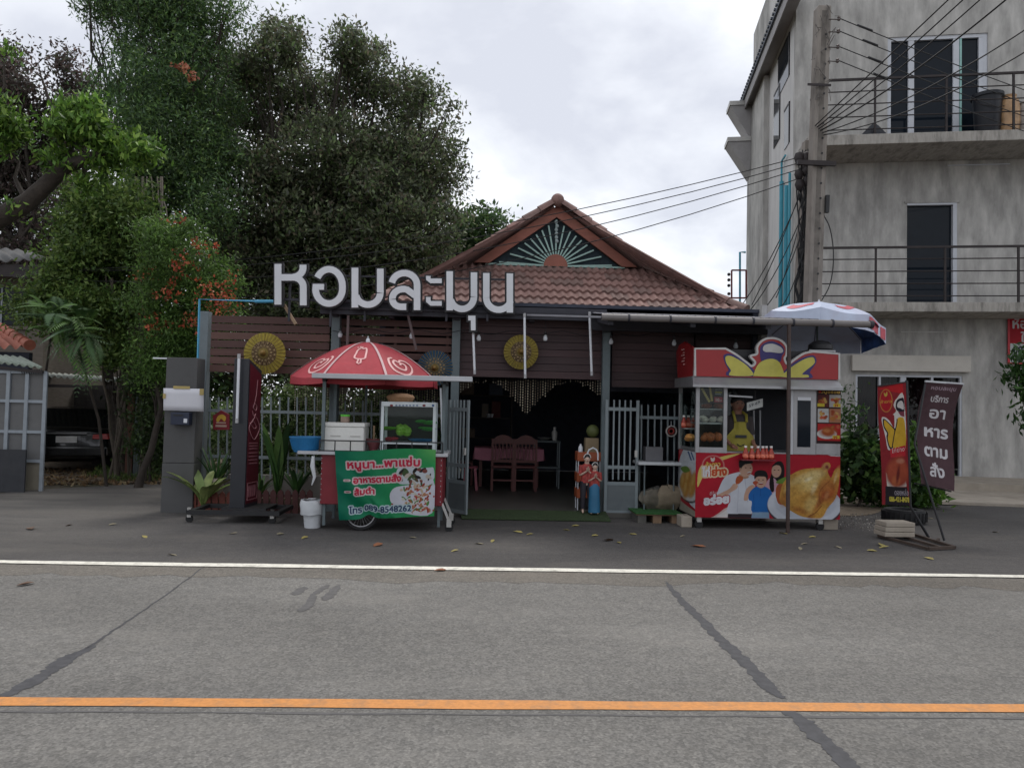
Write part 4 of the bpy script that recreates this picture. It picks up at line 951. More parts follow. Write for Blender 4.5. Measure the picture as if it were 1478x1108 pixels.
REDU = mat('umbrella_red', (.38, .042, .055), .7, var=.16, scale=3, bump=.35, bscale=6, dirt=.35, dcol=(.22, .05, .05), dscale=2.5); LOGO = mat('logo_pink', (.74, .42, .40), .6); TAPE = mat('seam_pale', (.55, .38, .38), .7)
ucy = 10.5; uc = P(531, 494, ucy); ur = (X(633, ucy)-X(424, ucy))/2; uH = uc.z-P(531, 546, ucy).z
um, uf = umbrella('red ice cream umbrella with white heart and ice lolly marks over the papaya salad cart', 'umbrella', uc, ur*1.03, uH, [REDU], .8, rot=PI/8, seam=TAPE, val=.11)
def umark(strokes, k, sc, w, nm='printed_mark', ca=0, cr=.66):
    m = MB(); ac = -PI/2+k*PI/4+ca
    for st in strokes:
        pts = [uf(ac+x*sc/.66, cr-y*sc*1.0, .008) for x, y in st]; n = len(pts); L_ = []; R_ = []
        for i, p in enumerate(pts):
            t_ = (pts[min(i+1, n-1)]-pts[max(i-1, 0)]).normalized(); nv = Vector((p.x-uc.x, p.y-uc.y, .9)).normalized(); sd = t_.cross(nv).normalized()*w/2; L_.append(p-sd); R_.append(p+sd)
        m.add(L_+R_, [(i, i+1, n+i+1, n+i) for i in range(n-1)])
    m.build(nm, LOGO, um)
lolly = spline([(-.35, .1), (-.35, .6), (-.1, .95), (.1, .8), (.32, .95), (.42, .6), (.38, -.1), (.3, -.45), (-.25, -.45), (-.36, -.2)], 5, True); lolly.append(lolly[0])
umark([[(x*1.35, y*1.25) for x, y in lolly], [(-.06, -.56), (-.1, -1.1), (.04, -1.2), (.17, -1.1), (.14, -.56)], [(-.6, 1.15), (-.75, 1.3)], [(-.35, 1.3), (-.4, 1.5)], [(-.12, 1.3), (-.03, 1.45)]], 0, .15, .024, cr=.60)
ht = spline([(.1, .1), (-.05, .28), (-.28, .22), (-.3, -.05), (0, -.4), (.45, -.2), (.62, .25), (.35, .6), (.05, .4), (-.2, .62), (-.62, .5), (-.75, .0), (-.45, -.55), (.1, -.85), (.8, -.6), (1.0, 0), (.85, .7), (.4, .9)], 5)
umark([ht], -1, .165, .03, cr=.79); umark([[(-x, y) for x, y in ht]], 1, .165, .03, cr=.79)
# second umbrella over the right cart
UB = mat('umbrella_pale', (.52, .58, .72), .55, var=.12, scale=2, dirt=.3, dcol=(.4, .25, .3)); UR_ = mat('umbrella_print_red', (.55, .10, .13), .55, var=.3, scale=5); UD = mat('umbrella_print_blue', (.06, .13, .36), .5, var=.7, scale=4)
u2y = 11.2; u2c = P(1182, 440, u2y); u2r = (X(1277, u2y)-X(1092, u2y))/2
T2 = (Matrix.Rotation(R(7), 3, 'Y') @ Matrix.Rotation(R(-7), 3, 'X'))
um2, u2f = umbrella('pale blue umbrella with red and blue print over the roast chicken cart', 'umbrella', u2c, u2r*.95, .32, [UB, UR_, UD], .9, tilt=T2, rot=PI/8, val=.24, panel_cols=[0, 0, 0, 0, 0, 0, 0, 2], seam=None)
for (k, r0, a0, wv, mm) in ((-1, .75, .0, .09, UR_), (0, .7, .2, .07, UR_), (1, .8, -.1, .11, UD), (1, .72, .15, .06, UR_), (1, .55, .1, .05, UR_)):
    m = MB(); ac = -PI/2+k*PI/4+a0; m.grid(lambda u, v: u2f(ac+(u-.5)*.5, r0+(v-.5)*wv*2+.06*math.sin(u*5), .006), 10, 3); m.build('printed_swirl', mm, um2)
    m = MB(); m.grid(lambda u, v: u2f(ac+(u-.5)*.55, r0+.08+(v-.5)*wv*2.6+.06*math.sin(u*5), -.05), 10, 3); m.build('printed_swirl', mm, um2)
m = MB(); 
for (a0, a1) in ((-.42, -.1), (.02, .33)):
    m.grid(lambda u, v: u2f(-PI/2+PI/4+a0+(a1-a0)*u, 1.0, .0)+Vector((.0, -.012, -.03-.16*v)), 6, 2)
m.build('printed_valance', UR_, um2)

# ------------------------------------------------------------------ papaya salad cart
CY = 9.45
RED = mat('cart_red', (.17, .014, .022), .5, var=.12, dirt=.35, dcol=(.08, .02, .02)); SS = mat('stainless', (.30, .30, .31), .38, .6, var=.12, scale=5, dirt=.3, dcol=(.25, .25, .25)); ALU = mat('aluminium', (.42, .43, .45), .45, .4, var=.08); BLK = mat('black_paint', (.018, .018, .02), .5)
c1 = thing('food_cart', 'red papaya salad cart with a green cloth banner on its front', 'food cart', (X(550, CY), CY, 0))
x0, x1 = X(460, CY, 690), X(641, CY, 690); zt_ = Z(655, CY, 550); zb = Z(729, CY, 550)
MB().box(x0+.02, x1-.02, CY+.02, CY+.78, zb, zt_-.02).build('body', RED, c1, bevel=.006)
m = MB()
for i in range(9): m.box(x0+.025, x0+.033, CY+.012, CY+.018, zb+.05+i*.065, zb+.062+i*.065).box(x1-.045, x1-.037, CY+.012, CY+.018, zb+.05+i*.065, zb+.062+i*.065)
m.build('rivets', ALU, c1, kind='stuff')
MB().box(X(430, CY, 655), x1+.04, CY-.03, CY+.82, zt_-.02, zt_+.02).build('counter', ALU, c1, bevel=.004)
for x in (x0+.03, x1-.03):
    MB().bar((x, CY+.03, zt_+.02), (x, CY+.03, Z(549, CY, 550)), .04).build('post', POST, c1); MB().bar((x, CY+.75, zt_+.02), (x, CY+.75, Z(549, CY, 550)), .04).build('post', POST, c1)
for x in (x0+.06, x1-.06): MB().bar((x, CY+.1, .05), (x, CY+.1, zb), .035).build('leg', POST, c1); MB().bar((x, CY+.7, .05), (x, CY+.7, zb), .035).build('leg', POST, c1)
a, b_ = P(452, 541, 9.32), P(682, 548, 9.32)
MB().box(a.x, b_.x, 9.24, 9.42, Z(548, 9.3, 560), Z(541, 9.3, 560)).build('awning_edge', ALU, c1, bevel=.004)
MB().box(a.x+.05, b_.x-.08, 9.43, 9.62, Z(546, 9.3, 560), Z(542, 9.3, 560)).build('awning_sheet', BLK, c1)
for x in (x0+.03, x1-.03): MB().bar((x, 9.43, Z(550, CY, 560)), (x, CY+.75, Z(550, CY, 560)), .04).build('awning_rail', BLK, c1)
m_ = MB()
for x in (x0+.03, x1+.0): pass
rl = MB(); zr = Z(637, CY-.02, 550); xa, xb = X(463, CY), X(640, CY)
rl.bar((xa, CY-.02, zr), (xb, CY-.02, zr), .016); rl.bar((xa, CY-.02, zt_+.03), (xb, CY-.02, zt_+.03), .014)
for i in range(9): x = xa+(xb-xa)*i/8; rl.bar((x, CY-.02, zt_+.02), (x, CY-.02, zr), .013)
rl.build('counter_rail', BLK, c1)
MB().bar(P(636, 560, CY+.3), P(639, 650, CY+.3), .022).build('umbrella_clamp', TUB, c1)
RUB = mat('tyre_rubber', (.014, .014, .015), .8); RIM = mat('rim', (.35, .35, .36), .35, .7)
wc = P(521, 739, CY+.02); wr = wc.z*1.0
m = MB(); ring = lambda r, y=0: [wc+Vector((math.cos(2*PI*i/32)*r, y, math.sin(2*PI*i/32)*r)) for i in range(33)]
wh = MB().tube(ring(wr-.022), .022, 10, False).build('wheel', RUB, c1, smooth=True)
MB().tube(ring(wr-.05), .010, 8, False).build('rim', RIM, wh, smooth=True); MB().tube([wc+Vector((0, -.04, 0)), wc+Vector((0, .04, 0))], .02, 10).build('hub', RIM, wh, smooth=True)
m = MB()
for i in range(24): th = 2*PI*i/24; m.tube([wc+Vector((0, .015*(-1)**i, 0)), wc+Vector((math.cos(th), 0, math.sin(th)))*(wr-.05)], .002, 4)
m.build('spokes', RIM, wh)
for px, py, yy in ((652, 748, CY+.05), (655, 745, CY+.62)):
    q = Vector((X(px, yy), yy, .055)); cm_ = MB().lathe(q, [(.055, -.015), (.055, .015)], 16, M=Matrix.Rotation(R(90), 3, 'X')).build('caster', RUB, c1, smooth=True)
    MB().box(q.x-.03, q.x+.03, yy-.03, yy+.03, .06, .15).bar((q.x, yy, .13), (x1-.02, yy, zb+.03), .03).build('fork', GUT, cm_)
# banner
def banner(name, px, canvas, fn, parent, **kw): return canvas.sheet(name, fn, parent, **kw)
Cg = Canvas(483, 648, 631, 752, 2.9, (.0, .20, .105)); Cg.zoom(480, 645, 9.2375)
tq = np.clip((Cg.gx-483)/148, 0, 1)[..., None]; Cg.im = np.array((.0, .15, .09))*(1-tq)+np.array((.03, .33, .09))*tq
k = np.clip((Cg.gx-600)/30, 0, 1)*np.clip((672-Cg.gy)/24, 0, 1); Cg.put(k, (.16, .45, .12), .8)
WH = (.66, .68, .72)
Cg.poly([(880, 300), (980, 280), (1150, 300), (1300, 290), (1370, 300), (1360, 480), (1100, 520), (900, 520), (850, 420)], (.55, .60, .64), 4)
Cg.poly([(780, 620), (860, 560), (1100, 530), (1370, 470), (1365, 940), (1000, 940), (800, 800), (760, 700)], (.62, .63, .70), 4)
rs = np.random.default_rng(4)
for i in range(26): Cg.ell(rs.uniform(880, 1340), rs.uniform(320, 530), rs.uniform(20, 60), rs.uniform(12, 32), [(.02, .015, .015), (.10, .07, .04), (.5, .45, .38), (.20, .06, .05), (.06, .10, .04)][i % 5], rs.uniform(0, 180))
for i in range(120): Cg.ell(rs.normal(1160, 130) if i % 2 else rs.uniform(950, 1350), rs.uniform(540, 920), rs.uniform(10, 42), rs.uniform(8, 22), [(.42, .07, .05), (.30, .05, .03), (.52, .42, .30), (.10, .22, .06), (.45, .22, .12), (.6, .58, .5), (.35, .10, .05)][i % 7], rs.uniform(0, 180))
for i in range(16): Cg.line([(rs.uniform(900, 1300), rs.uniform(330, 900)) for _ in range(1)]*2, 12, (.55, .5, .4))
RT = (.52, .02, .06)
Cg.text('หนูนา...พาแซ่บ', 190, 272, 150, RT, wid=985, bold=9, halo=21, hcol=(.62, .50, .50)); Cg.text('อาหารตามสั่ง', 262, 482, 120, RT, wid=655, bold=7, halo=19, hcol=(.62, .50, .50))
Cg.text('ส้มตำ', 270, 648, 115, RT, wid=270, bold=7, halo=19, hcol=(.62, .50, .50))
for y in (440, 603): Cg.line([(140, y), (205, y)], 36, (.62, .50, .50)); Cg.line([(150, y), (195, y)], 10, (.25, .05, .05))
Cg.text('โทร 089-8548262', 180, 905, 118, (.015, .04, .11), wid=880, bold=5, halo=17, hcol=(.45, .58, .62))
bz0, bz1 = [P(483, 650, CY-.05), P(629, 648, CY-.05)], [P(490, 750, CY-.05), P(627, 744, CY-.05)]
def fn(u, v):
    x = (bz0[0].x*(1-u)+bz0[1].x*u)*(1-v)+(bz1[0].x*(1-u)+bz1[1].x*u)*v; z = (bz0[0].z*(1-u)+bz0[1].z*u)*(1-v)+(bz1[0].z*(1-u)+bz1[1].z*u)*v
    d = (u*.9-v*.75)*1.0; fold = .022*np.sin(d*17)*np.exp(-((u-.22)/.22)**2)*(.25+v)+.014*np.exp(-((d+.22)/.045)**2)*v-.020*np.exp(-((u+.35*(1-v)-.42)/.04)**2)*v+.010*np.sin(u*11+v*3)*(v*.6+.2)
    return x, CY-.045-fold-.03*v, z-.012*np.sin(u*PI*2.2)*(1-v)+.05*np.exp(-((u-.31)/.06)**2)*v**3
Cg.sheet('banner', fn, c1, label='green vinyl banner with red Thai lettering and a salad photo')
# goods on the cart
FOAM = mat('styrofoam', (.66, .66, .63), .8, var=.04, scale=40, bump=.1, bscale=120, dirt=.2, dcol=(.45, .42, .38))
t = thing('foam_box', 'white styrofoam cool box on the left of the papaya salad cart', 'box', (X(496, CY+.1), CY+.25, zt_+.02))
xa, xb = X(466, CY+.08), X(527, CY+.08); zz = Z(616, CY+.08, 500)
MB().box(xa+.01, xb-.01, CY+.08, CY+.5, zt_+.021, zz-.002).build('body', FOAM, t, bevel=.012); MB().box(xa, xb, CY+.07, CY+.51, zz, Z(610, CY+.08, 500)).build('lid', FOAM, t, bevel=.01)
for k in range(2): x = xa+.1+.25*k; MB().box(x, x+.13, CY+.072, CY+.079, zz-.12, zz-.108).build('moulded_grip', mat('foam_shade', (.45, .44, .42), .8), t)
t = thing('jar', 'small brown jar with green lid on the white foam box', 'jar', P(498, 610, CY+.22)); q = t.location; hh = (Z(598, CY+.22, 498)-q.z)
MB().lathe(q, [(.05, .003), (.058, .01), (.058, hh-.03), (.05, hh-.02)], 20).build('body', mat('jar_brown', (.26, .18, .14), .4), t, smooth=True); MB().lathe(q, [(.06, hh-.025), (.062, hh), (.001, hh)], 20).build('lid', mat('lid_green', (.12, .52, .06), .4), t, smooth=True)
t = thing('plastic_basin', 'blue ribbed plastic basin on the cart\'s left side shelf', 'basin', P(441, 652, CY+.2)); q = t.location; r_ = 22.5*(CY+.2)/FPX; h_ = 22*(CY+.2)/FPX
BLU = mat('basin_blue', (.02, .16, .36), .45, var=.1)
MB().lathe(q, [(r_*.72, .003), (r_*.82, h_*.3), (r_*.98, h_*.9), (r_*1.03, h_*.93), (r_*1.03, h_), (r_*.95, h_), (r_*.75, .02)], 40).build('body', BLU, t, smooth=True)
for i in range(30): th = PI+PI*i/29; MB().tube([q+Vector((math.cos(th)*r_*.78, math.sin(th)*r_*.78, h_*.15)), q+Vector((math.cos(th)*r_*.98, math.sin(th)*r_*.98, h_*.85))], .004, 4).build('rib', BLU, t)
t = thing('glass_cabinet', 'white framed glass cabinet full of green vegetables on the cart', 'cabinet', P(589, 652, CY+.1)); WF = mat('cabinet_white', (.55, .60, .62), .35)
xa, xb = X(550, CY+.1), X(629, CY+.1); za, zb_ = Z(640, CY+.1, 589), Z(580, CY+.1, 589); ya, yb = CY+.1, CY+.5
for x in (xa, xb-.035):
    for y in (ya, yb-.035): MB().box(x, x+.035, y, y+.035, zt_+.021, zb_-.06).build('post', WF, t)
MB().box(xa, xb, ya, yb, zb_-.06, zb_).build('top', WF, t, bevel=.004); MB().box(xa+.036, xb-.036, ya+.01, yb-.01, za-.01, za+.02).build('shelf', WF, t); MB().box(xa+.036, xb-.036, ya+.004, ya+.01, za+.025, zb_-.063).build('pane', glass('clear_glass', (.85, .9, .88), .6), t)
MB().box(xa+.01, xb-.01, yb+.001, yb+.006, zt_+.03, zb_-.06).build('back_panel', mat('cabinet_back', (.02, .025, .025), .6), t)
m = MB(); 
for px, c_ in ((565, 0), (612, 0)): m.ball(P(px, 585, ya-.003), .018, 8, (1.2, .2, .8))
m.build('printed_hearts', RED, t); m = MB()
for px in range(572, 606, 5): m.ball(P(px, 585, ya-.003), .010, 6, (1.6, .2, .9))
m.ball(P(625, 585, ya-.003), .016, 8, (1, .2, 1)); m.build('printed_letters', mat('print_navy', (.04, .09, .22), .5), t)
VG = [mat('veg_%d' % i, c, .5, var=.3, scale=20, bump=.3) for i, c in enumerate([(.10, .30, .03), (.05, .24, .05), (.20, .40, .05)])]
def veg(nm, lab, cat, c, r, m_, sc=(1, 1, 1), n=5):
    m = MB()
    for i in range(n): m.ball(Vector(c)+Vector((random.uniform(-1, 1)*r*.6*sc[0], random.uniform(-1, 1)*r*.4, random.uniform(-.4, .5)*r*sc[2])), r*random.uniform(.5, .8), 9, sc)
    m.build(nm, m_, None, smooth=True, label=lab, cat=cat)
veg('lettuce', 'leafy pale green lettuce in the middle of the glass cabinet', 'vegetable', P(583, 620, ya+.15), .085, VG[2], n=16)
veg('long_beans', 'flat heap of green beans at the cabinet\'s left', 'vegetable', P(563, 618, ya+.15), .07, VG[0], (1.5, 1, .4), 8)
veg('green_papaya', 'long green papaya lying uppermost at the cabinet\'s right', 'vegetable', P(613, 609, ya+.15), .07, VG[1], (2.0, 1, .6), 3)
veg('green_papaya', 'long green papaya lying lower at the cabinet\'s right', 'vegetable', P(612, 619, ya+.17), .07, VG[1], (2.1, 1, .5), 3)
veg('tomato_heap', 'dull red heap of tomatoes low in the glass cabinet', 'vegetable', P(565, 634, ya+.15), .045, mat('tomato', (.30, .03, .05), .3), (1.6, 1, .7), 8)
MB().lathe(P(607, 639, ya+.2), [(.10, .0), (.16, .045), (.17, .05), (.14, .04), (.09, .01)], 24).build('tray', BLU, None, smooth=True, label='blue tray inside the glass cabinet on the papaya salad cart', cat='tray')
MB().lathe(P(578, 580, CY+.3), [(.15, .0), (.185, .06), (.16, .09), (.08, .11), (.001, .115)], 28).build('steamer_basket', mat('wicker', (.30, .17, .09), .8, var=.3, scale=40, stretch=(1, 1, 4)), None, smooth=True, label='round tan basket resting on top of the glass cabinet', cat='basket')
t = thing('mortar', 'dull red clay mortar with a wooden pestle on the cart', 'mortar', P(539, 652, CY+.3)); q = t.location
MB().lathe(q, [(.06, .003), (.05, .03), (.09, .12), (.10, .17), (.085, .17), (.06, .06)], 20).build('bowl', mat('mortar_clay', (.16, .045, .05), .6), t, smooth=True)
MB().tube([q+Vector((0, 0, .1)), q+Vector((.0, .0, .34))], .014, 8).build('pestle', mat('pestle_wood', (.3, .2, .12), .6), t, smooth=True)
t = thing('plastic_bucket', 'white bucket lined with a plastic bag left of the papaya salad cart', 'bucket', (X(456, CY+.2), CY+.2, .004)); q = t.location
PW = mat('bag_white', (.50, .52, .54), .4, var=.08, scale=8)
MB().lathe(q, [(.10, 0), (.135, .33), (.125, .33), (.09, .02)], 24).build('body', PW, t, smooth=True)
m = MB(); m.lathe(q, [(.13, .345), (.15, .35), (.165, .30), (.155, .22), (.148, .17)], 26); 
for v in m.v: v += Vector((random.uniform(-.006, .006), random.uniform(-.006, .006), random.uniform(-.008, .008)))
m.f = [f for f in m.f if len(f) == 4]; m.build('bag', PW, t, smooth=True)
MB().tube([P(452, 658, CY-.03), P(451, 672, CY-.03), P(454, 688, CY-.03), P(450, 700, CY-.03)], [.018, .03, .02, .006], 8).build('plastic_bag', PW, None, smooth=True, label='twisted clear bag hanging off the cart\'s left counter end', cat='bag')

# ------------------------------------------------------------------ roast chicken cart
KY = 10.05
c2 = thing('food_kiosk', 'red and steel roast chicken cart with die-cut sign board and printed front', 'food cart', (X(1108, KY), KY, 0))
xa, xb = X(1004, KY, 700), X(1213, KY, 700); zl, zh = Z(748, KY, 1108), Z(655, KY, 1108); zt2 = Z(552, KY, 1108); DK = .92
xs_ = X(978, KY+DK, 650)-xa       # the left side leans outwards a touch
MB().box(xa+.01, xb-.01, KY+.012, KY+DK, zl, zh-.002).build('body', mat('kiosk_red', (.24, .010, .018), .4), c2, bevel=.004)
MB().box(xa+.03, xb-.03, KY+.06, KY+DK-.04, zh, zh+.02).build('counter', SS, c2)
def post2(px, w=.045, y=KY, d=.045, nm='post'): x = X(px, KY); return MB().box(x-w/2, x+w/2, y, y+d, zh+.001, zt2).build(nm, SS, c2)
for px in (1007, 1047): post2(px, .05)
post2(1211, .04)
post2(1007, .05, KY+DK-.05); post2(1211, .04, KY+DK-.05)
MB().box(X(1010, KY), X(1045, KY), KY+.005, KY+.035, zh+.001, zh+.075).build('sill', SS, c2)
MB().box(X(1009, KY), X(1046, KY), KY+.012, KY+.018, zh+.08, zt2-.01).build('cabinet_pane', glass('clear_glass'), c2)
pn = MB().box(X(1145, KY), X(1178, KY), KY+.0, KY+.03, zh+.002, zt2-.02).build('steel_panel', SS, c2, bevel=.004)
MB().box(X(1151, KY), X(1170, KY), KY-.004, KY-.0005, Z(645, KY, 1160), Z(578, KY, 1160)).build('window_slot', DG, pn); MB().box(X(1151, KY), X(1170, KY), KY-.006, KY-.0005, Z(577.5, KY, 1160), Z(573, KY, 1160)).build('slot_lip', TUB, pn)
MB().box(X(1141, KY), X(1144.5, KY), KY-.01, KY+.02, zh+.002, zt2-.02).build('door_track', ALU, pn)
# awning fascia with a sloping lip
m = MB(); xl_, xr_ = X(1000, KY-.15, 550), X(1217, KY-.15, 550); z0_, z1_ = Z(557, KY-.15, 1108), Z(545, KY-.05, 1108)
m.add([(xl_, KY-.16, z0_), (xr_, KY-.16, z0_), (xr_-.03, KY-.03, z1_), (xl_+.03, KY-.03, z1_), (xl_, KY-.16, z0_-.035), (xr_, KY-.16, z0_-.035), (xr_-.03, KY+DK, z0_-.01), (xl_+.03, KY+DK, z0_-.01), (xl_+.03, KY+DK, z1_), (xr_-.03, KY+DK, z1_)], [(0, 1, 2, 3), (0, 4, 5, 1), (4, 7, 6, 5), (3, 2, 9, 8), (7, 8, 9, 6), (0, 3, 8, 7, 4), (1, 5, 6, 9, 2)])
m.build('awning', SS, c2)
# die-cut sign board: outline and the wing shapes
def zz2(pts): return [(960+x/3.693, 470+y/3.693) for x, y in pts]
out = [(160, 268), (160, 122), (322, 122)]+spline([(322, 122), (380, 155), (440, 200), (462, 215), (480, 195), (455, 162), (490, 150), (492, 110), (525, 75), (570, 66), (615, 78), (645, 110), (645, 155), (636, 175), (652, 205), (690, 180), (740, 148), (790, 138)], 4)[1:]+[(928, 150), (928, 288)]
op = [P(x, y, KY-.05) for x, y in zz2(out)]
SR = mat('sign_board_red', (.27, .016, .018), .35, var=.05); SWH = mat('sign_edge', (.42, .41, .40), .3); SY = mat('sign_yellow', (.42, .38, .07), .4); SNV = mat('sign_navy', (.025, .018, .11), .4)
bd = MB().plate(op, (0, .05, 0)).build('sign_board', SR, c2)
m = MB(); m.ribbon([p+Vector((0, -.006, 0)) for p in op], .028, U_, V_, (0, .06, 0)); m.build('sign_trim', SWH, bd)
def shp(pts, dy, mm, nm, spl=5): q = spline(pts, spl, True) if spl else pts; MB().plate([P(x, y, KY-.05)+Vector((0, -dy, 0)) for x, y in zz2(q)], (0, dy-.001, 0)).build(nm, mm, bd)
shp([(312, 158), (352, 150), (420, 186), (470, 232), (488, 268), (342, 268), (326, 248), (338, 236), (320, 200)], .004, SNV, 'printed_wing_edge')
shp([(322, 166), (352, 162), (414, 196), (456, 236), (462, 266), (352, 266), (342, 252), (350, 238), (326, 200)], .008, SY, 'printed_wing')
shp([(806, 180), (788, 158), (740, 168), (680, 200), (620, 255), (600, 274), (770, 280), (782, 262), (772, 246), (800, 205)], .004, SNV, 'printed_wing_edge')
shp([(796, 184), (784, 168), (742, 178), (684, 212), (640, 248), (614, 272), (752, 276), (760, 262), (730, 256), (790, 206)], .008, SY, 'printed_wing')
shp([(470, 262), (500, 200), (560, 176), (608, 196), (632, 264), (602, 272), (486, 268)], .012, SY, 'printed_body', 4)
shp([(505, 130), (520, 98), (568, 82), (620, 104), (636, 135), (622, 162), (606, 196), (520, 196)], .004, SNV, 'printed_crest', 4)
shp([(520, 128), (530, 104), (570, 96), (612, 112), (628, 134), (612, 146), (560, 140), (536, 140)], .009, SWH, 'printed_cloud', 4)
# left side sign, side display and printed side
sx0, sx1 = X(976, KY+DK, 520), X(1001, KY, 520)
m = MB(); m.plate([P(1001, 503, KY-.02), P(1001, 545, KY-.02), P(978, 545, KY+DK), P(976, 508, KY+DK), P(980, 498, KY+DK*.75), P(988, 493, KY+DK*.5), P(995, 498, KY+DK*.25)], (.03, 0, 0)); sb_ = m.build('side_sign', SR, c2)
for k in range(6):
    a = P(986+(k%2)*2, 504+k*4.2, KY+DK*.55); MB().box(a.x-.012, a.x-.004, a.y-.09+.05*(k%2), a.y+.05, a.z-.012, a.z).build('printed_letter', LOGO, sb_)
def side(px, py, t=0): # point on the left side plane: x fixed at xa, depth along
    d = ray(px, py); s_ = (xa-.004-EYE.x)/d.x; return EYE+d*s_
for zz in (Z(650, KY, 1004)+.0,): pass
MB().box(xa+.01, xa+.04, KY+.05, KY+DK-.05, zh+.02, zh+.06).build('side_sill', SS, c2); MB().box(xa+.005, xa+.010, KY+.05, KY+DK-.05, zh+.06, zt2-.15).build('side_pane', glass('clear_glass'), c2)
# printed front panel
RD = (.42, .012, .028); C = Canvas(1003, 650, 1213, 748, 2.7, RD).zoom(1000, 640, 6.718)
SK = (.58, .36, .26); SKD = (.42, .24, .16); HR = (.012, .009, .010); SH_ = (.62, .64, .70); SHD = (.46, .48, .55)
C.poly([(50, 250), (120, 160), (260, 110), (420, 72), (440, 80), (300, 135), (150, 200), (85, 330), (40, 420)], (.66, .52, .14), 4)
C.poly([(-10, 800), (200, 715), (330, 620), (345, 720), (345, 800)], (.60, .45, .42), 3); C.poly([(220, 720), (330, 640), (345, 720)], (.66, .62, .60), 0)
C.ell(190, 200, 108, 104, (.62, .28, .26)); C.ell(190, 200, 100, 97, (.40, .012, .02))
C.poly([(165, 115), (185, 128), (200, 110), (205, 135), (195, 158), (175, 158), (165, 138)], (.6, .52, .45), 3)
C.text('ห้าดาว', 118, 216, 60, (.62, .40, .08), wid=140, bold=3, shear=-.10, halo=4, hcol=(.25, .01, .01)); C.text('ไก่ย่าง', 85, 312, 110, (.50, .07, .02), wid=235, bold=6, shear=-.08, halo=15, hcol=(.66, .52, .34))
C.text('ไก่', 85, 312, 110, (.68, .68, .70), wid=70, bold=6, shear=-.08)
C.text('ดีใจที่', 160, 500, 44, (.6, .55, .56), wid=90, bold=1.5, shear=-.12); 
# woman
C.poly([(760, 260), (770, 190), (810, 145), (860, 150), (885, 220), (880, 300), (860, 360), (850, 440), (770, 440), (745, 330)], HR, 4)
C.poly([(690, 420), (720, 340), (760, 310), (800, 330), (850, 420), (850, 470), (700, 470)], (.56, .34, .42), 4); C.ell(806, 240, 47, 68, SK, 5); C.poly([(760, 200), (790, 165), (840, 168), (858, 230), (840, 190), (800, 182)], HR, 3)
C.ell(788, 232, 9, 4, HR); C.ell(826, 232, 9, 4, HR); C.ell(806, 276, 17, 6, (.6, .3, .28)); C.poly([(750, 290), (775, 300), (785, 440), (755, 450), (738, 380)], HR, 3)
# man
C.poly([(235, 470), (300, 320), (400, 270), (480, 262), (590, 300), (600, 400), (570, 520), (568, 682), (340, 684), (345, 560), (270, 560), (230, 520)], SH_, 4)
C.line([(440, 330), (430, 670)], 5, SHD); C.line([(300, 460), (330, 540)], 5, SHD); C.line([(500, 330), (530, 560)], 8, SHD); C.line([(365, 420), (350, 540)], 9, SHD)
C.poly([(340, 684), (568, 682), (570, 725), (335, 725)], (.03, .02, .025))
C.poly([(440, 280), (500, 290), (540, 310), (490, 330), (450, 310)], SKD, 3); C.ell(510, 232, 62, 76, SK, 14); C.poly([(440, 150), (470, 135), (560, 140), (575, 165), (500, 180), (470, 210), (458, 240), (440, 200)], HR, 3)
C.ell(505, 214, 10, 4, HR, 10); C.ell(552, 216, 8, 4, HR); C.ell(540, 262, 20, 8, (.68, .66, .64), -20); C.ell(538, 271, 20, 6, (.35, .1, .08), -20); C.ell(455, 232, 10, 16, SKD)
C.poly([(225, 500), (260, 480), (350, 430), (390, 380), (430, 390), (420, 430), (360, 470), (290, 530), (240, 540)], SK, 4); C.poly([(410, 340), (430, 300), (475, 305), (480, 340), (440, 380), (412, 378)], (.42, .09, .03), 4)
C.poly([(490, 540), (510, 440), (560, 390), (600, 400), (560, 450), (530, 540)], SK, 3)
C.text('อร่อย', 108, 600, 112, (.72, .72, .76), wid=235, bold=8, shear=-.12, halo=10, hcol=(.40, .02, .04))
# boy
C.poly([(540, 480), (590, 415), (660, 395), (730, 420), (765, 470), (750, 540), (740, 662), (575, 664), (570, 560), (540, 540)], (.015, .13, .42), 4)
C.line([(655, 420), (650, 500)], 4, (.01, .07, .28)); C.line([(585, 480), (592, 640)], 5, (.01, .08, .30)); C.poly([(575, 664), (740, 662), (742, 725), (565, 725)], (.22, .34, .48))
C.ell(655, 345, 55, 72, SK); C.poly([(592, 330), (595, 260), (640, 236), (700, 245), (722, 290), (715, 345), (700, 305), (640, 300), (610, 310)], HR, 3); C.ell(634, 335, 9, 4, HR); C.ell(676, 335, 9, 4, HR); C.ell(655, 373, 24, 12, (.30, .05, .05)); C.ell(655, 367, 22, 4, (.7, .68, .65)); C.poly([(575, 365), (600, 345), (630, 360), (600, 390)], (.45, .09, .04), 3)
# plate and roast chicken
C.ell(1085, 600, 365, 220, (.05, .04, .05), 0, .04); C.ell(1085, 580, 362, 215, (.62, .65, .72), 0, .03); C.ell(1090, 570, 300, 165, (.52, .55, .62), 0, .1)
C.poly([(800, 470), (810, 400), (850, 360), (930, 330), (960, 400), (950, 560), (840, 580), (808, 520)], (.40, .10, .035), 4)
C.poly([(800, 360), (850, 320), (920, 290), (1000, 255), (1010, 300), (940, 340), (860, 370)], (.14, .26, .04), 4); C.ell(975, 300, 50, 28, (.30, .42, .14), -30)
C.poly([(840, 540), (850, 440), (880, 350), (960, 270), (1060, 220), (1180, 205), (1250, 195), (1280, 150), (1320, 145), (1335, 185), (1305, 225), (1340, 300), (1370, 230), (1400, 200), (1430, 215), (1425, 300), (1410, 420), (1380, 520), (1310, 610), (1260, 700), (1190, 715), (1060, 700), (960, 650), (880, 590)], (.52, .27, .055), 5)
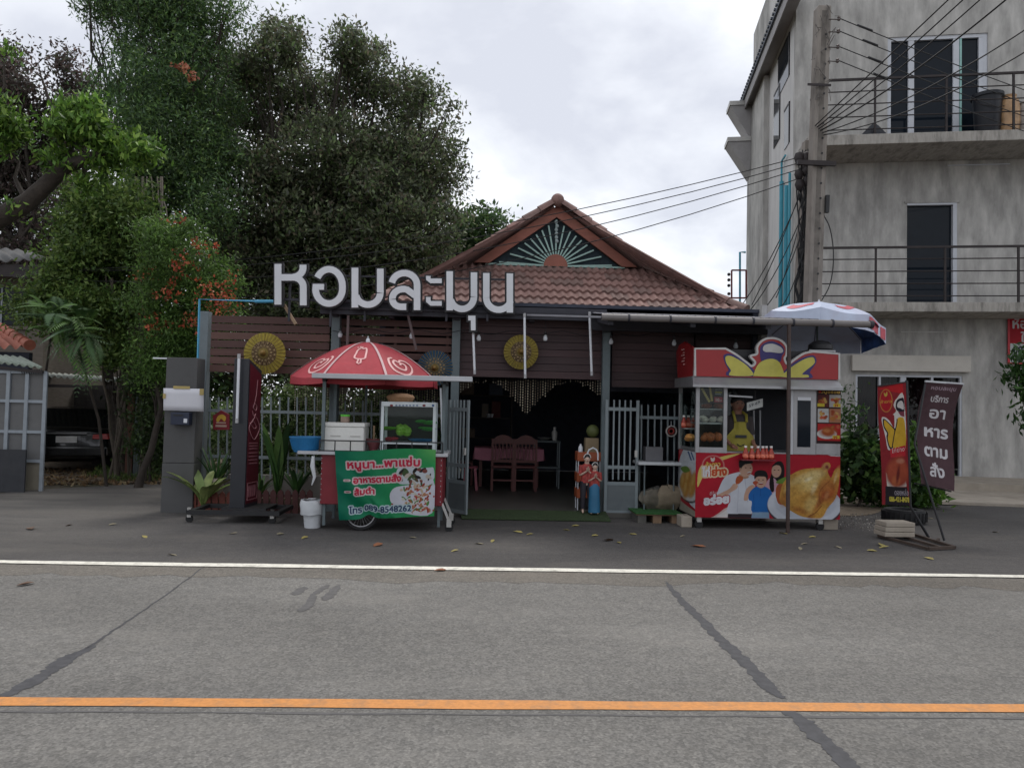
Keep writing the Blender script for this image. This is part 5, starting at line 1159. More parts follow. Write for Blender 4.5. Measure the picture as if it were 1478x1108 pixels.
for (x, y, rx, ry, rot, col, a) in ((1100, 350, 160, 90, -25, (.66, .44, .13), .9), (1150, 290, 120, 45, -20, (.72, .56, .26), .8), (1150, 340, 60, 90, 20, (.72, .55, .22), .7), (960, 480, 70, 110, 10, (.60, .33, .07), .8), (1150, 580, 60, 85, 15, (.66, .46, .16), .8), (1310, 440, 85, 110, 20, (.40, .095, .025), .9), (1300, 380, 60, 60, 0, (.50, .20, .05), .7), (1180, 680, 60, 22, -30, (.22, .05, .02), .8), (1040, 640, 80, 30, 20, (.36, .13, .03), .7), (890, 530, 40, 70, 20, (.34, .12, .03), .7), (1290, 190, 34, 34, 0, (.50, .25, .10), 1), (1300, 190, 16, 18, 0, (.22, .04, .03), 1), (1400, 260, 22, 70, 15, (.58, .32, .09), .9), (1220, 640, 60, 80, 35, (.58, .30, .06), .9), (1240, 540, 26, 110, 30, (.28, .06, .02), .7), (1010, 330, 90, 30, -35, (.68, .5, .2), .6)): C.ell(x, y, rx, ry, col, rot, .9, a)
C.line(spline([(1240, 560), (1225, 480), (1260, 400), (1330, 330)], 5), 10, (.26, .07, .02), .6); C.line(spline([(1120, 700), (1190, 660), (1250, 590)], 5), 12, (.20, .05, .015), .7); C.line(spline([(930, 400), (900, 480), (930, 580)], 5), 9, (.34, .13, .03), .6); C.ell(1120, 320, 40, 16, (.80, .68, .42), -30, .9, .8); C.ell(1175, 410, 22, 60, (.78, .64, .36), 20, .9, .6); C.ell(900, 420, 16, 40, (.70, .46, .16), 20, .9, .7); C.ell(1385, 300, 10, 50, (.74, .52, .24), 15, .9, .8); C.ell(1300, 480, 20, 40, (.62, .26, .10), 20, .9, .7)
mk = C._poly(C.m(spline([(840, 540), (880, 350), (1060, 220), (1330, 180), (1420, 240), (1380, 520), (1190, 715), (880, 590)], 5, True))); C.mottle(mk, .11, 4, 3)
C.poly([(1190, -20), (1225, 10), (1270, 55), (1340, 78), (1440, 82), (1440, -20)], (.64, .64, .66), 0); C.text('กินดีมีสุข', 1290, 46, 24, (.05, .14, .32), wid=105, bold=1.0)
pa, pb = P(1003, 650, KY-.003), P(1213, 748, KY-.003); zA, zB = zh+.004, zl
x0_, x1_ = xa, xb
C.sheet('printed_front', lambda u, v: (x0_+(x1_-x0_)*u, KY+.008+u*0, zA+(zB-zA)*v), c2, .3, label='printed panel with roast chicken and three smiling people')
# printed side (drumsticks on a dish)
C = Canvas(978, 655, 1003, 748, 4, (.36, .015, .03)).zoom(960, 470, 3.693)
C.poly([(85, 700), (115, 660), (172, 660), (172, 960), (120, 960), (72, 900), (64, 800)], (.60, .64, .68), 3); C.ell(118, 905, 55, 62, (.06, .05, .05)); C.ell(118, 895, 53, 62, (.62, .62, .62)); C.ell(118, 870, 44, 70, (.5, .42, .30))
for x, y in ((95, 860), (120, 830), (140, 880), (110, 900), (150, 840)): C.ell(x, y, 16, 52, (.50, .24, .05), 8, .6); C.ell(x-4, y-8, 7, 34, (.62, .38, .12), 8, .9)
C.poly([(80, 790), (110, 770), (130, 790), (100, 810)], (.14, .25, .05), 3); C.line([(120, 690), (135, 730)], 8, (.08, .14, .28)); C.line([(135, 690), (148, 725)], 7, (.08, .14, .28)); C.ell(78, 690, 8, 26, (.5, .12, .12)); C.poly([(64, 965), (110, 985), (172, 1000), (172, 1030), (64, 1030)], (.35, .32, .26))
C.sheet('printed_side', lambda u, v: (xa+.004-u*0, KY+DK-(DK-.014)*u, zA+(zB-zA)*v), c2, .3)
# menu board
C = Canvas(1178, 558, 1211, 640, 5, (.03, .012, .012)).zoom(1140, 540, 4.82)
C.text('เมนูอร่อย', 195, 132, 24, (.64, .40, .08), wid=140, bold=1.2); C.ell(203, 124, 9, 9, (.5, .03, .02))
for (x0, y0, x1, y1, bg, bl_) in ((188, 142, 262, 228, (.10, .02, .02), 1), (266, 142, 342, 228, (.45, .42, .40), 2), (188, 240, 262, 336, (.50, .50, .48), 3), (266, 240, 342, 336, (.40, .18, .10), 4), (188, 345, 342, 462, (.42, .02, .02), 5)):
    C.poly([(x0, y0), (x1, y0), (x1, y1), (x0, y1)], bg)
    for i in range(9): C.ell(rs.uniform(x0+16, x1-16), rs.uniform(y0+20, y1-22), rs.uniform(8, 20), rs.uniform(6, 14), [(.42, .16, .04), (.30, .06, .02), (.55, .34, .10), (.5, .1, .05)][(i+bl_) % 4], rs.uniform(0, 180), .5)
C.ell(250, 415, 66, 34, (.62, .62, .60)); C.ell(258, 400, 52, 34, (.34, .08, .02), 0, .6); C.ell(250, 392, 22, 12, (.5, .18, .06), 0, .8)
for (x, y) in ((316, 215), (210, 215), (312, 436)): C.poly([(x-24, y-11), (x+24, y-11), (x+24, y+11), (x-24, y+11)], (.62, .50, .05)); 
C.text('39', 300, 226, 26, (.4, .02, .02), bold=1); C.text('99', 296, 448, 26, (.4, .02, .02), bold=1)
za_, zb3 = Z(558, KY, 1195), Z(640, KY, 1195)
MB().box(X(1178.5, KY), xb-.045, KY+.004, KY+.03, zh+.01, zt2-.002).build('menu_backing', SS, c2)
C.sheet('menu_board', lambda u, v: (X(1179, KY)+(xb-.003-X(1179, KY))*u, KY-.002+u*0, za_+(zb3-za_)*v), c2, .3)
# display shelves, goods
MB().box(X(1011, KY), X(1044, KY), KY+.05, KY+.5, Z(612, KY, 1030), Z(610, KY, 1030)).build('display_shelf', SS, c2)
MB().box(X(1011, KY), X(1044, KY), KY+.05, KY+.5, Z(591, KY, 1030), Z(590, KY, 1030)).build('display_shelf', SS, c2)
MB().box(xa+.05, xb-.05, KY+DK-.03, KY+DK-.0, zh+.02, zt2-.02).build('rear_glass', glass('clear_glass'), c2)
C = Canvas(1011, 557, 1046, 582, 5, (.02, .012, .012)).zoom(1000, 540, 9.236)
for k in range(7): C.ell(130+k*16, 200+k*26, 18, 16, (.62, .46, .18), 0, .5); C.ell(235+k*5, 175+k*28, 17, 16, (.60, .42, .15), 0, .5)
C.text('ลูกชิ้น', 310, 210, 34, (.55, .55, .5), wid=90, bold=1.5); C.line([(310, 238), (400, 238)], 12, (.6, .5, .06)); C.line([(310, 262), (390, 262)], 8, (.5, .5, .5)); C.poly([(298, 300), (415, 300), (415, 370), (298, 370)], (.42, .04, .06)); C.text('10.-', 320, 358, 60, (.7, .6, .6), bold=2)
C.sheet('display_poster', lambda u, v: (X(1011, KY)+(X(1045, KY)-X(1011, KY))*u, KY+.03+u*0, Z(557, KY, 1028)+(Z(582, KY, 1028)-Z(557, KY, 1028))*v), c2, .3)
FRY = [mat('fry_%d' % i, c, .5, var=.3, scale=25, bump=.3) for i, c in enumerate([(.34, .09, .025), (.50, .24, .07), (.22, .05, .02), (.46, .42, .36)])]
def food(nm, lab, cat, pxs, py, yy, r, mm, sc=(1, 1, 1), group=None):
    for i, px in enumerate(pxs):
        m = MB(); c = P(px, py, yy)
        for k in range(5): m.ball(c+Vector((random.uniform(-.4, .4)*r, random.uniform(-.4, .4)*r, random.uniform(-.2, .3)*r)), r*random.uniform(.5, .8), 8, sc)
        m.build(nm, mm, None, smooth=True, label=lab[i] if isinstance(lab, list) else lab, cat=cat, group=group)
food('roast_chicken', ['roast chicken at the left on the lowest display shelf', 'roast chicken in the middle of the lowest display shelf', 'small roast chicken piece at the right of lowest display shelf'], 'chicken', (1016, 1027, 1038), 631, KY+.25, .085, FRY[0])
food('food_tray', ['tray of pale sausages at the left on the display\'s middle shelf', 'tray of dumplings on the display\'s middle shelf, centre', 'tray of dark skewers on the display\'s middle shelf, right'], 'food tray', (1016, 1028, 1040), 605, KY+.2, .07, FRY[3], (1, 1, .7))
food('fried_snack', ['dark fried pieces upper left behind the display poster', 'dark fried pieces upper right behind the display poster'], 'snack', (1020, 1036), 586, KY+.22, .075, FRY[2], (1, 1, .6))
food('fried_chicken', 'golden fried chicken behind the cart\'s left side glass', 'chicken', (996,), 632, KY+.35, .09, FRY[1], (1.1, 1.5, .6))
SAU = mat('sauce_red', (.30, .035, .02), .25, var=.25, scale=20); CAPW = mat('cap_white', (.66, .64, .62), .4); LBL = mat('bottle_label', (.60, .16, .10), .5, var=.5, scale=30)
def bottle(lab, px, top, bot, Y, r, group='red sauce bottles on the cart counter', src=None):
    q = P(px, bot, Y); h = P(px, top, Y).z-q.z
    if src: return dup(src, q, label=lab)
    t = thing('sauce_bottle', lab, 'bottle', q, 0, group)
    MB().lathe(q, [(r*.9, 0), (r, h*.06), (r, h*.45), (r*.5, h*.72), (r*.42, h*.86)], 14).build('body', SAU, t, smooth=True); MB().lathe(q, [(r*1.02, h*.14), (r*1.02, h*.38)], 14).build('label', LBL, t, smooth=True)
    MB().lathe(q, [(r*.5, h*.86), (r*.5, h), (.001, h)], 12).build('cap', CAPW, t, smooth=True); return t
b0 = bottle('leftmost red sauce bottle on the ledge above the printed family', 1076, 643, 662, KY-.1, .038)
ordn = ['second', 'third', 'fourth', 'fifth', 'sixth']
for i, (px, top) in enumerate(((1085, 643), (1094, 644), (1101, 644), (1106, 645), (1113, 646))):
    bottle('%s red sauce bottle from the left on the ledge above the printed family' % ordn[i] if i < 4 else 'rightmost red sauce bottle on the ledge above the printed family', px, top, 662.5, KY-.1+(.03 if i % 2 else 0), .038, src=b0)
MB().box(X(1070, KY-.1), X(1119, KY-.1), KY-.15, KY+.0, Z(664.5, KY-.1, 1095), Z(663, KY-.1, 1095)).build('bottle_ledge', RED, c2)
q = [P(992, 612, KY+.4)]
for i, px in enumerate((987, 993, 1000)): bottle(['leftmost small red bottle behind the cart\'s side glass', 'middle small red bottle behind the cart\'s side glass', 'rightmost small red bottle behind the cart\'s side glass'][i], px, 602, 617, KY+.55, .03, src=b0)
MB().box(X(984, KY+.6), X(1004, KY+.6)-.02, KY+.45, KY+.7, Z(619, KY+.55, 993), Z(617.4, KY+.55, 993)).build('side_shelf', SS, c2)
# price card
t = thing('price_card', 'tilted white card with handwritten price hanging in the cart opening', 'card', P(1090, 585, KY+.08))
C = Canvas(1077, 575, 1103, 594, 6, (.55, .57, .55)).zoom(1000, 540, 9.236); C.text('59-69', 745, 440, 90, (.08, .09, .10), wid=160, bold=2, shear=-.2); C.text('บาท', 905, 400, 45, (.3, .3, .3), bold=1)
cr4 = [P(1078, 581, KY+.08), P(1101, 575, KY+.08), P(1078, 593, KY+.08), P(1101, 587, KY+.08)]
C.sheet('card', lambda u, v: tuple((cr4[0][i]*(1-u)+cr4[1][i]*u)*(1-v)+(cr4[2][i]*(1-u)+cr4[3][i]*u)*v for i in range(3)), t)
MB().bar(P(1052, 571, KY+.07), P(1086, 573, KY+.07), .022).build('lamp_tube', ALU, c2)
MB().bar(P(1090, 557, KY+.09), P(1090, 577, KY+.09), .006).build('string', BLK, t)
for px in (1088, 1097): MB().bar(P(px, 592, KY+.7), P(px, 652, KY+.7), .02).build('inner_bar', ALU, c2)
# dark pot on the cart roof
q = P(1184, 507, KY+.4); MB().lathe(q, [(.14, 0), (.17, .03), (.165, .09), (.10, .14), (.03, .155), (.001, .155)], 22).build('cooking_pot', BLK, None, smooth=True, label='upturned dark pot on the roof of the roast chicken cart', cat='pot')
MB().box(X(1165, KY+.2), X(1203, KY+.2), KY+.15, KY+.65, q.z-.03, q.z-.001).build('roof_plate', SS, c2)
MB().box(xa+.05, xb-.05, KY+.1, KY+DK-.05, Z(545, KY, 1108)-.0, q.z-.03).build('roof_box', BLK, c2)
MB().box(X(1096, KY), xb-.05, KY+DK-.06, KY+DK-.035, zh+.02, zt2-.02).build('back_panel', mat('kiosk_dark', (.02, .022, .028), .6), c2)
# feet: blocks and casters under the cart
for i, (px, w) in enumerate(((1198, 22), (992, 16))):
    x = X(px, KY+.15); MB().box(x-w/2*.0094, x+w/2*.0094, KY+.1, KY+.35, .004, zl-.003).build('concrete_block', PAVE, None, bevel=.01, label=['concrete block under the right end of the roast chicken cart', 'concrete block under the left end of the roast chicken cart'][i], cat='block')
for px in (1011, 1185):
    q = Vector((X(px, KY+.06), KY+.07, .058)); w = MB().lathe(q, [(.055, -.018), (.055, .018)], 16, M=Matrix.Rotation(R(90), 3, 'X')).build('caster', RUB, c2, smooth=True); MB().box(q.x-.03, q.x+.03, q.y-.028, q.y+.028, .09, zl).build('fork', GUT, w)

# ------------------------------------------------------------------ people: one skinned body each
def body(name, parent, joints, edges, mm, sub=2):
    me = bpy.data.meshes.new(name); W2 = gmat(parent).inverted(); me.from_pydata([tuple(W2 @ Vector(j[:3])) for j in joints], edges, []); o = bpy.data.objects.new(name, me); COL.objects.link(o); o.parent = parent
    me.materials.append(mm); sk = o.modifiers.new('k', 'SKIN'); sd = me.skin_vertices
    if not sd: bpy.context.view_layer.objects.active = o
    for i, j in enumerate(joints): me.skin_vertices[0].data[i].radius = (j[3], j[4] if len(j) > 4 else j[3])
    me.skin_vertices[0].data[0].use_root = True
    s2 = o.modifiers.new('s', 'SUBSURF'); s2.levels = s2.render_levels = sub; sk.use_smooth_shade = True; return o
SKIN = mat('skin', (.26, .13, .09), .5, var=.08); HAIR = mat('hair', (.010, .008, .008), .5)
def figure(name, label, cat, base, H, skin, top_m, low_m, skirt=False, wai=False, hair_long=False, band=None, face=0, groups=None):
    t = thing(name, label, cat, base); b = Vector(base); s = H/1.65
    def q(x, y, z, r, r2=None): return (b.x+x*s, b.y+y*s, b.z+z*s, r*s, (r2 or r)*s)
    J = [q(0, 0, .92, .15, .11), q(0, 0, 1.12, .125, .095), q(0, .0, 1.30, .15, .10), q(0, .01, 1.40, .06), q(0, -.01, 1.50, .075, .085), q(0, -.01, 1.60, .072, .082),
         q(.17, 0, 1.34, .05), q(.20, -.02, 1.08, .038), q(-.17, 0, 1.34, .05), q(-.20, -.02, 1.08, .038), q(.09, 0, .84, .085), q(.10, -.01, .48, .055), q(.10, .0, .09, .036), q(-.09, 0, .84, .085), q(-.10, -.01, .48, .055), q(-.10, .0, .09, .036), q(.11, -.13, .03, .03), q(-.11, -.13, .03, .03)]
    if wai: J += [q(.02, -.20, 1.22, .022), q(-.02, -.20, 1.22, .022)]
    else: J += [q(.17, -.24, .98, .026), q(-.17, -.24, .98, .026)]
    E_ = [(0, 1), (1, 2), (2, 3), (3, 4), (4, 5), (2, 6), (6, 7), (2, 8), (8, 9), (0, 10), (10, 11), (11, 12), (0, 13), (13, 14), (14, 15), (12, 16), (15, 17), (7, 18), (9, 19)]
    body('body', t, J, E_, skin)
    # hands with separate fingers
    for sx, j in ((1, J[18]), (-1, J[19])):
        w = Vector(j[:3]); d = Vector((-.05*sx, -.35, .75)) if wai else Vector((-.2*sx, -1, -.25)); d.normalize(); a = d.cross(Vector((0, 0, 1))).normalized() if not wai else Vector((0, 1, .1)).normalized()
        m = MB(); m.tube([w, w+d*.05*s, w+d*.09*s], [.022*s, .034*s, .030*s], 8)
        for f in range(4): o_ = a*(f-1.5)*.017*s; L = (.07, .08, .075, .06)[f]*s; m.tube([w+d*.085*s+o_, w+d*(.085*s+L*.55)+o_+Vector((0, 0, -.004)), w+d*(.085*s+L)+o_+Vector((0, 0, -.012*s))], [.0095*s, .0085*s, .007*s], 6)
        m.tube([w+d*.03*s-a*.025*s, w+d*.07*s-a*.05*s, w+d*.10*s-a*.052*s], [.012*s, .010*s, .008*s], 6); m.build('hand', skin, t, smooth=True)
    hd = b+Vector((0, -.02, 1.56))*s
    m = MB(); m.ball(hd+Vector((0, 0, .0)), .098*s, 16, (.86, .98, 1.22)); h_ = m.build('head', skin, t, smooth=True)
    m = MB(); fy = -.094*s
    m.add([hd+Vector((0, fy-.022*s, -.02*s)), hd+Vector((-.014*s, fy+.003, -.03*s)), hd+Vector((.014*s, fy+.003, -.03*s)), hd+Vector((0, fy+.003, .03*s))], [(0, 1, 3), (0, 3, 2), (0, 2, 1)]); m.build('nose', skin, h_)
    m = MB(); [m.ball(hd+Vector((sx*.033*s, fy*.93, .012*s)), .012*s, 8, (1.2, .6, .6)) for sx in (-1, 1)]; m.build('eyes', HAIR, h_)
    MB().ball(hd+Vector((0, fy*.9, -.055*s)), .02*s, 8, (1.3, .5, .4)).build('mouth', mat('lips', (.28, .06, .05), .5), h_)
    m = MB(); [m.ball(hd+Vector((sx*.088*s, 0, 0)), .022*s, 8, (.5, .8, 1.3)) for sx in (-1, 1)]; m.build('ears', skin, h_)
    m = MB(); m.grid(lambda u, v: hd+Vector((math.cos(PI*2*u)*.097*s*math.sin(v*1.75+.02), math.sin(PI*2*u)*.104*s*math.sin(v*1.75+.02)+.018*s, .132*s*math.cos(v*1.75)+.012*s+(.055*s*max(0, -math.sin(2*PI*u))*v**2))), 24, 10)
    m.ball(hd+Vector((0, .09*s, -.0*s)), .05*s, 10); m.build('hair', HAIR, h_, smooth=True)
    if band: MB().tube([hd+Vector((math.cos(PI*i/12)*.10*s, math.sin(PI*.0)*.0-.03*s*1, .03*s+math.sin(PI*i/12)*.115*s)) for i in range(13)], .012*s, 6).build('hair_band', band, h_, smooth=True)
    # shirt as a close shell
    m = MB(); prof = [(.165, .88), (.168, .98), (.148, 1.10), (.165, 1.24), (.170, 1.33), (.12, 1.39), (.07, 1.42)]; m.lathe(b, [(r*s, z*s) for r, z in prof], 22, 1.05, .78); m.f = [f for f in m.f if len(f) == 4]
    sh = m.build('shirt', top_m, t, smooth=True)
    for jx, el in ((J[6], J[7]), (J[8], J[9])): a, e = Vector(jx[:3]), Vector(el[:3]); MB().tube([a.lerp(e, -.15), a, a.lerp(e, .5), a.lerp(e, .85)], [.06*s, .066*s, .06*s, .062*s], 10, False).build('sleeve', top_m, t, smooth=True)
    if skirt:
        m = MB(); m.lathe(b, [(.20*s, .05*s), (.185*s, .5*s), (.175*s, .85*s), (.155*s, 1.0*s)], 22, 1, .85); m.build('skirt', low_m, t, smooth=True)
    else:
        for j0, j1, j2 in ((10, 11, 12), (13, 14, 15)):
            a, e, f = (Vector(J[k][:3]) for k in (j0, j1, j2)); MB().tube([a+Vector((0, 0, .08*s)), a, e, f+Vector((0, 0, .04*s))], [.10*s, .105*s, .08*s, .062*s], 12, False).build('trouser_leg', low_m, t, smooth=True)
    return t
YEL = mat('apron_yellow', (.28, .24, .035), .7, var=.12, scale=4); SHIRT = mat('work_shirt', (.06, .05, .05), .8)
pv = P(1064, 600, KY+.52)
per = figure('person', 'vendor in a yellow apron standing inside the roast chicken cart', 'person', (pv.x, KY+.52, .16), 1.64, SKIN, SHIRT, mat('dark_trousers', (.03, .03, .04), .8))
m = MB(); bx = pv.x
def ap(u, v):
    z = .16+1.30-v*.72; hw = (.085+.13*min(1, max(0, (v-.12)/.22)))*1.0; a = (u-.5)*2; return (bx+a*hw*1.05, KY+.52-.165+.06*a*a*(1 if v > .3 else .6)-.01*v+.006*math.sin(a*7), z)
m.grid(ap, 14, 16); an = m.build('apron', YEL, per, smooth=True)
for sx in (-1, 1): MB().tube([(bx+sx*.08, KY+.36, 1.455), (bx+sx*.09, KY+.40, 1.56), (bx+sx*.07, KY+.50, 1.60)], .02, 6).build('apron_strap', YEL, per, smooth=True)
m = MB(); m.box(bx-.085, bx+.075, KY+.334, KY+.340, 1.235, 1.275); m.build('apron_print', BLK, an)
MB().tube([(bx-.06+.013*i, KY+.335, 1.15-.03*math.sin(PI*i/8)) for i in range(9)], .006, 5).build('apron_print', BLK, an)

# ------------------------------------------------------------------ doll figures, rack, odds at the right gate
PAL = mat('doll_skin', (.55, .40, .32), .5); DR = mat('doll_red', (.30, .04, .035), .6, var=.4, scale=25); DKC = mat('doll_dark', (.02, .018, .025), .7); DBL = mat('doll_blue', (.025, .13, .24), .5)
WB = mat('doll_band', (.6, .58, .56), .6)
hgt = lambda top, base: (base-top)
y_ = 10.85
figure('doll_statue', 'boy doll in red shirt and black trousers greeting beside the gate', 'statue', (X(848.5, y_), y_, .08), (Z(659, y_, 848)-.08)*1.02, PAL, DR, DKC, wai=True, band=WB)
figure('doll_statue', 'girl doll in red top and long blue skirt beside the gate', 'statue', (X(860, 10.80), 10.80, .08), (Z(669, y_, 860)-.08)*1.0, PAL, DR, DBL, skirt=True, wai=True, band=WB)
ORG = mat('orange_plastic', (.30, .07, .025), .45, var=.15)
t = thing('basket_rack', 'white wire rack with three orange baskets behind the doll figures', 'rack', (X(849, 11.2), 11.2, .08)); xa_, xb_ = X(834, 11.2), X(869, 11.2)
for x in (xa_+.02, xb_-.02):
    for y in (11.18, 11.42): MB().tube([(x, y, .08), (x, y, Z(652, 11.2, 850))], .009, 6).build('upright', TUB, t)
for py in (652, 682, 705):
    z = Z(py, 11.2, 850); m = MB(); m.box(xa_, xb_, 11.15, 11.17, z-.12, z).box(xa_, xb_, 11.43, 11.45, z-.12, z).box(xa_, xa_+.015, 11.17, 11.43, z-.12, z).box(xb_-.015, xb_, 11.17, 11.43, z-.12, z).box(xa_, xb_, 11.15, 11.45, z-.135, z-.122); m.build('basket', ORG, t)
z = Z(655, 11.2, 850); q = [P(848, 662, 11.05), P(848, 654, 11.05), P(850, 649, 11.05), P(856, 646, 11.05), P(861, 649, 11.05), P(863, 654, 11.05), P(863, 664, 11.05)]
MB().tube(spline([tuple(p) for p in q], 4) if False else q, .012, 8).build('hoop_handle', TUB, t, smooth=True)
for zz in (Z(651.5, 11.2, 850),): pass
cz_ = Z(652, 11.2, 850); MB().box(X(846, 11.2), X(865, 11.2), 11.2, 11.38, cz_-.118, Z(632, 11.2, 850)).build('carton', mat('carton_tan', (.20, .15, .09), .8, dirt=.3), None, bevel=.004, label='tan carton standing on the orange basket rack', cat='carton')
MB().ball(P(855.5, 622, 11.28), .098, 18).build('melon', mat('melon_green', (.085, .10, .03), .6, var=.2), None, smooth=True, label='round green melon on top of the tan carton', cat='melon')
q = P(838, 648, 11.3); MB().lathe(q, [(.035, -.05), (.035, .03), (.015, .06), (.015, .08), (.001, .08)], 12).build('bottle', TUB, None, smooth=True, label='small pale bottle at the left on the basket rack', cat='bottle')
# side table with box, round ornament, sacks, pallet
t = thing('folding_table', 'white folding table between the gate and the roast chicken cart', 'table', (X(950, 10.8), 10.8, .0)); xa_, xb_ = X(923, 10.8), X(985, 10.8); z = Z(667, 10.8, 950)
MB().box(xa_, xb_, 10.8, 11.25, z-.045, z).build('table_top', mat('table_top_white', (.48, .50, .52), .5), t, bevel=.01)
for x in (xa_+.1, xb_-.1):
    for y in (10.85, 11.2): MB().tube([(x, y, .004), (x, y, z-.045)], .012, 6).build('leg', POST, t)
o = MB().pbox(932, 645, 957, 666, 10.95, .2, z0=z+.001).build('steel_box', mat('steel_box_grey', (.12, .12, .13), .5, .2), None, bevel=.006, label='dark grey box on the white folding table', cat='box')
t = thing('hanging_ornament', 'round red and white ornament hung on the fence beside the cart', 'ornament', P(968.5, 622, 11.25)); q = t.location
Mx = Matrix.Rotation(R(90), 3, 'X'); MB().lathe(q, [(.085, 0), (.085, .03), (.07, .035), (.07, 0)], 28, M=Mx).build('ring', mat('ornament_pale', (.4, .36, .34), .6), t, smooth=True); m = MB()
for j in range(12): th = j*PI/6; m.ball(q+Vector((math.cos(th)*.04, -.012, math.sin(th)*.04)), .016, 6)
m.build('petals', DR, t, smooth=True); MB().tube([q+Vector((0, 0, .085)), q+Vector((0, 0, .15))], .004, 4).build('string', TUB, t)
SK_ = [mat('sack_%d' % i, c, .9, var=.25, scale=6, bump=.3) for i, c in enumerate([(.14, .125, .10), (.19, .155, .11), (.10, .095, .085)])]
for i, (px, py, rx, h, yy, lab) in enumerate(((942, 716, .20, .24, 10.95, 'tan sack leaning at the left under the folding table'), (964, 712, .24, .30, 10.95, 'brown paper sack with folded edge under the table, right'), (952, 694, .30, .26, 11.15, 'grey sack at the back under the folding table'))):
    q = P(px, py, yy); q.z = .155+h*.5; m = MB(); rt = Matrix.Rotation((.25, -.3, .1)[i], 3, 'Y') @ Matrix.Rotation((.3, -.2, 0)[i], 3, 'Z')
    def sk(u, v):
        a = 2*PI*u; e = lambda c: math.copysign(abs(c)**.55, c); s_ = min(1, 2.6*min(v, 1-v)+.18); return q+rt @ Vector((e(math.cos(a))*rx*s_+.018*math.sin(a*5+v*9), e(math.sin(a))*rx*.5*s_, (v-.5)*h*1.25+.02*math.sin(a*3+i)))
    m.grid(sk, 26, 10)
    m.build('sack', SK_[i], None, smooth=True, label=lab, cat='sack')
t = thing('pallet', 'low wooden pallet with green turf mat beside the roast chicken cart', 'pallet', (X(950, 10.7), 10.6, .004)); xa_, xb_ = X(921, 10.5), X(984, 10.5)
PW_ = mat('pallet_wood', (.20, .13, .08), .85, var=.25)
for k in range(5): MB().box(xa_, xb_, 10.5+k*.11, 10.59+k*.11, .11, .13).build('deck_board', PW_, t)
for x in (xa_+.02, X(951, 10.5)-.06, xb_-.12): MB().box(x, x+.12, 10.5, 11.02, .004, .109).build('bearer', PW_ if x > xa_+.1 else SK_[2], t)
MB().box(xa_-.02, xb_+.02, 10.46, 11.05, .132, .15).build('turf_mat', mat('turf_green', (.025, .10, .025), .95, var=.3, scale=40, bump=.5, bscale=150), t)
m = MB(); m.box(X(924, 10.5)-.4, X(984, 10.5), 11.06, 11.3, .0, .06); m.build('step', PAVE, rest)
# ------------------------------------------------------------------ left of the entrance
PGR = mat('pier_grey', (.085, .085, .086), .85, var=.1, scale=3, bump=.1, dirt=.4, dcol=(.08, .078, .075)); NAVY = mat('letterbox_navy', (.018, .025, .05), .4, dirt=.2)
t = thing('gate_pier', 'dark grey plastered gate pier at the driveway corner', 'pier', (X(258, 10.7), 10.7, 0)); xa, xb = X(235, 10.7, 640), X(281, 10.7, 640); zt_ = Z(516, 10.7, 262); zm = Z(668, 10.7, 258)
MB().box(xa, xb, 10.7, 11.0, 0, zm-.006).build('lower_face', PGR, t, bevel=.006); MB().box(xa+.004, xb-.004, 10.706, 11.0, zm, zt_).build('upper_face', PGR, t, bevel=.006)
MB().box(X(215, 10.75), xa+.02, 10.8, 10.84, zt_-.02, zt_).build('lamp_arm', TUB, t)
bx = thing('letterbox', 'dark blue letterbox mounted on the grey gate pier', 'letterbox', P(260, 612, 10.6)); MB().pbox(246, 595, 273, 613, 10.58, .115).build('box', NAVY, bx, bevel=.006); MB().pbox(265, 604, 270, 610, 10.572, .006).build('label_plate', TUB, bx); MB().pbox(250, 598, 264, 600, 10.573, .006).build('slot', BLK, bx)
nt_ = thing('paper_notice', 'blank white sheet taped across the grey gate pier', 'notice', P(264, 594, 10.66)); m = MB(); a, b_, c, d = P(236, 560, 10.66), P(294, 561, 10.66), P(294, 594, 10.66), P(236, 592, 10.66)
m.grid(lambda u, v: a.lerp(b_, u).lerp(d.lerp(c, u), v)+Vector((0, -.012*math.sin(u*PI)*v, 0)), 8, 4); m.build('sheet', mat('white_paper', (.58, .58, .62), .8, var=.03), nt_, smooth=True, solid=.002)
TP = mat('masking_tape', (.40, .31, .12), .7)
for q in ((250, 557, 274, 561), (288, 561, 294, 570), (235, 568, 239, 575)): MB().pbox(*q, 10.65, .004).build('tape', TP, nt_)
# pylon sign
py_ = thing('pylon_sign', 'tall black pylon sign with a dark red ornamented side', 'sign', (X(345, 10.05), 10.05, 0)); TB = mat('pylon_black', (.022, .024, .030), .35, var=.1); TRD = mat('pylon_red', (.085, .008, .016), .4, var=.08)
F0, F1 = X(334.5, 10.0, 620), X(356.5, 10.0, 620); z0, z1 = Z(733, 10.0, 345), Z(517, 10.0, 345)
Bk = P(376, 600, 10.42); D_ = Vector((Bk.x-F1, .42, 0)); a = Vector((F0, 10.0, 0)); b_ = Vector((F1, 10.0, 0)); c = b_+D_; d = a+D_
zc = Z(535, 10.42, 376)
MB().add([a+Vector((0, 0, z0)), b_+Vector((0, 0, z0)), c+Vector((0, 0, z0)), d+Vector((0, 0, z0)), a+Vector((0, 0, z1)), b_+Vector((0, 0, z1)), c+Vector((0, 0, zc)), d+Vector((0, 0, zc))], [(0, 1, 2, 3), (4, 5, 6, 7), (0, 1, 5, 4), (1, 2, 6, 5), (2, 3, 7, 6), (3, 0, 4, 7)]).build('casing', TB, py_, bevel=.008)
nrm_ = Vector((D_.y, -D_.x, 0)).normalized()
def fp(u, z, off=.003): return b_+D_*u+Vector((0, 0, z))+nrm_*off
def zu(py, u): return P(357+19*u, py, 10.0+.42*u).z
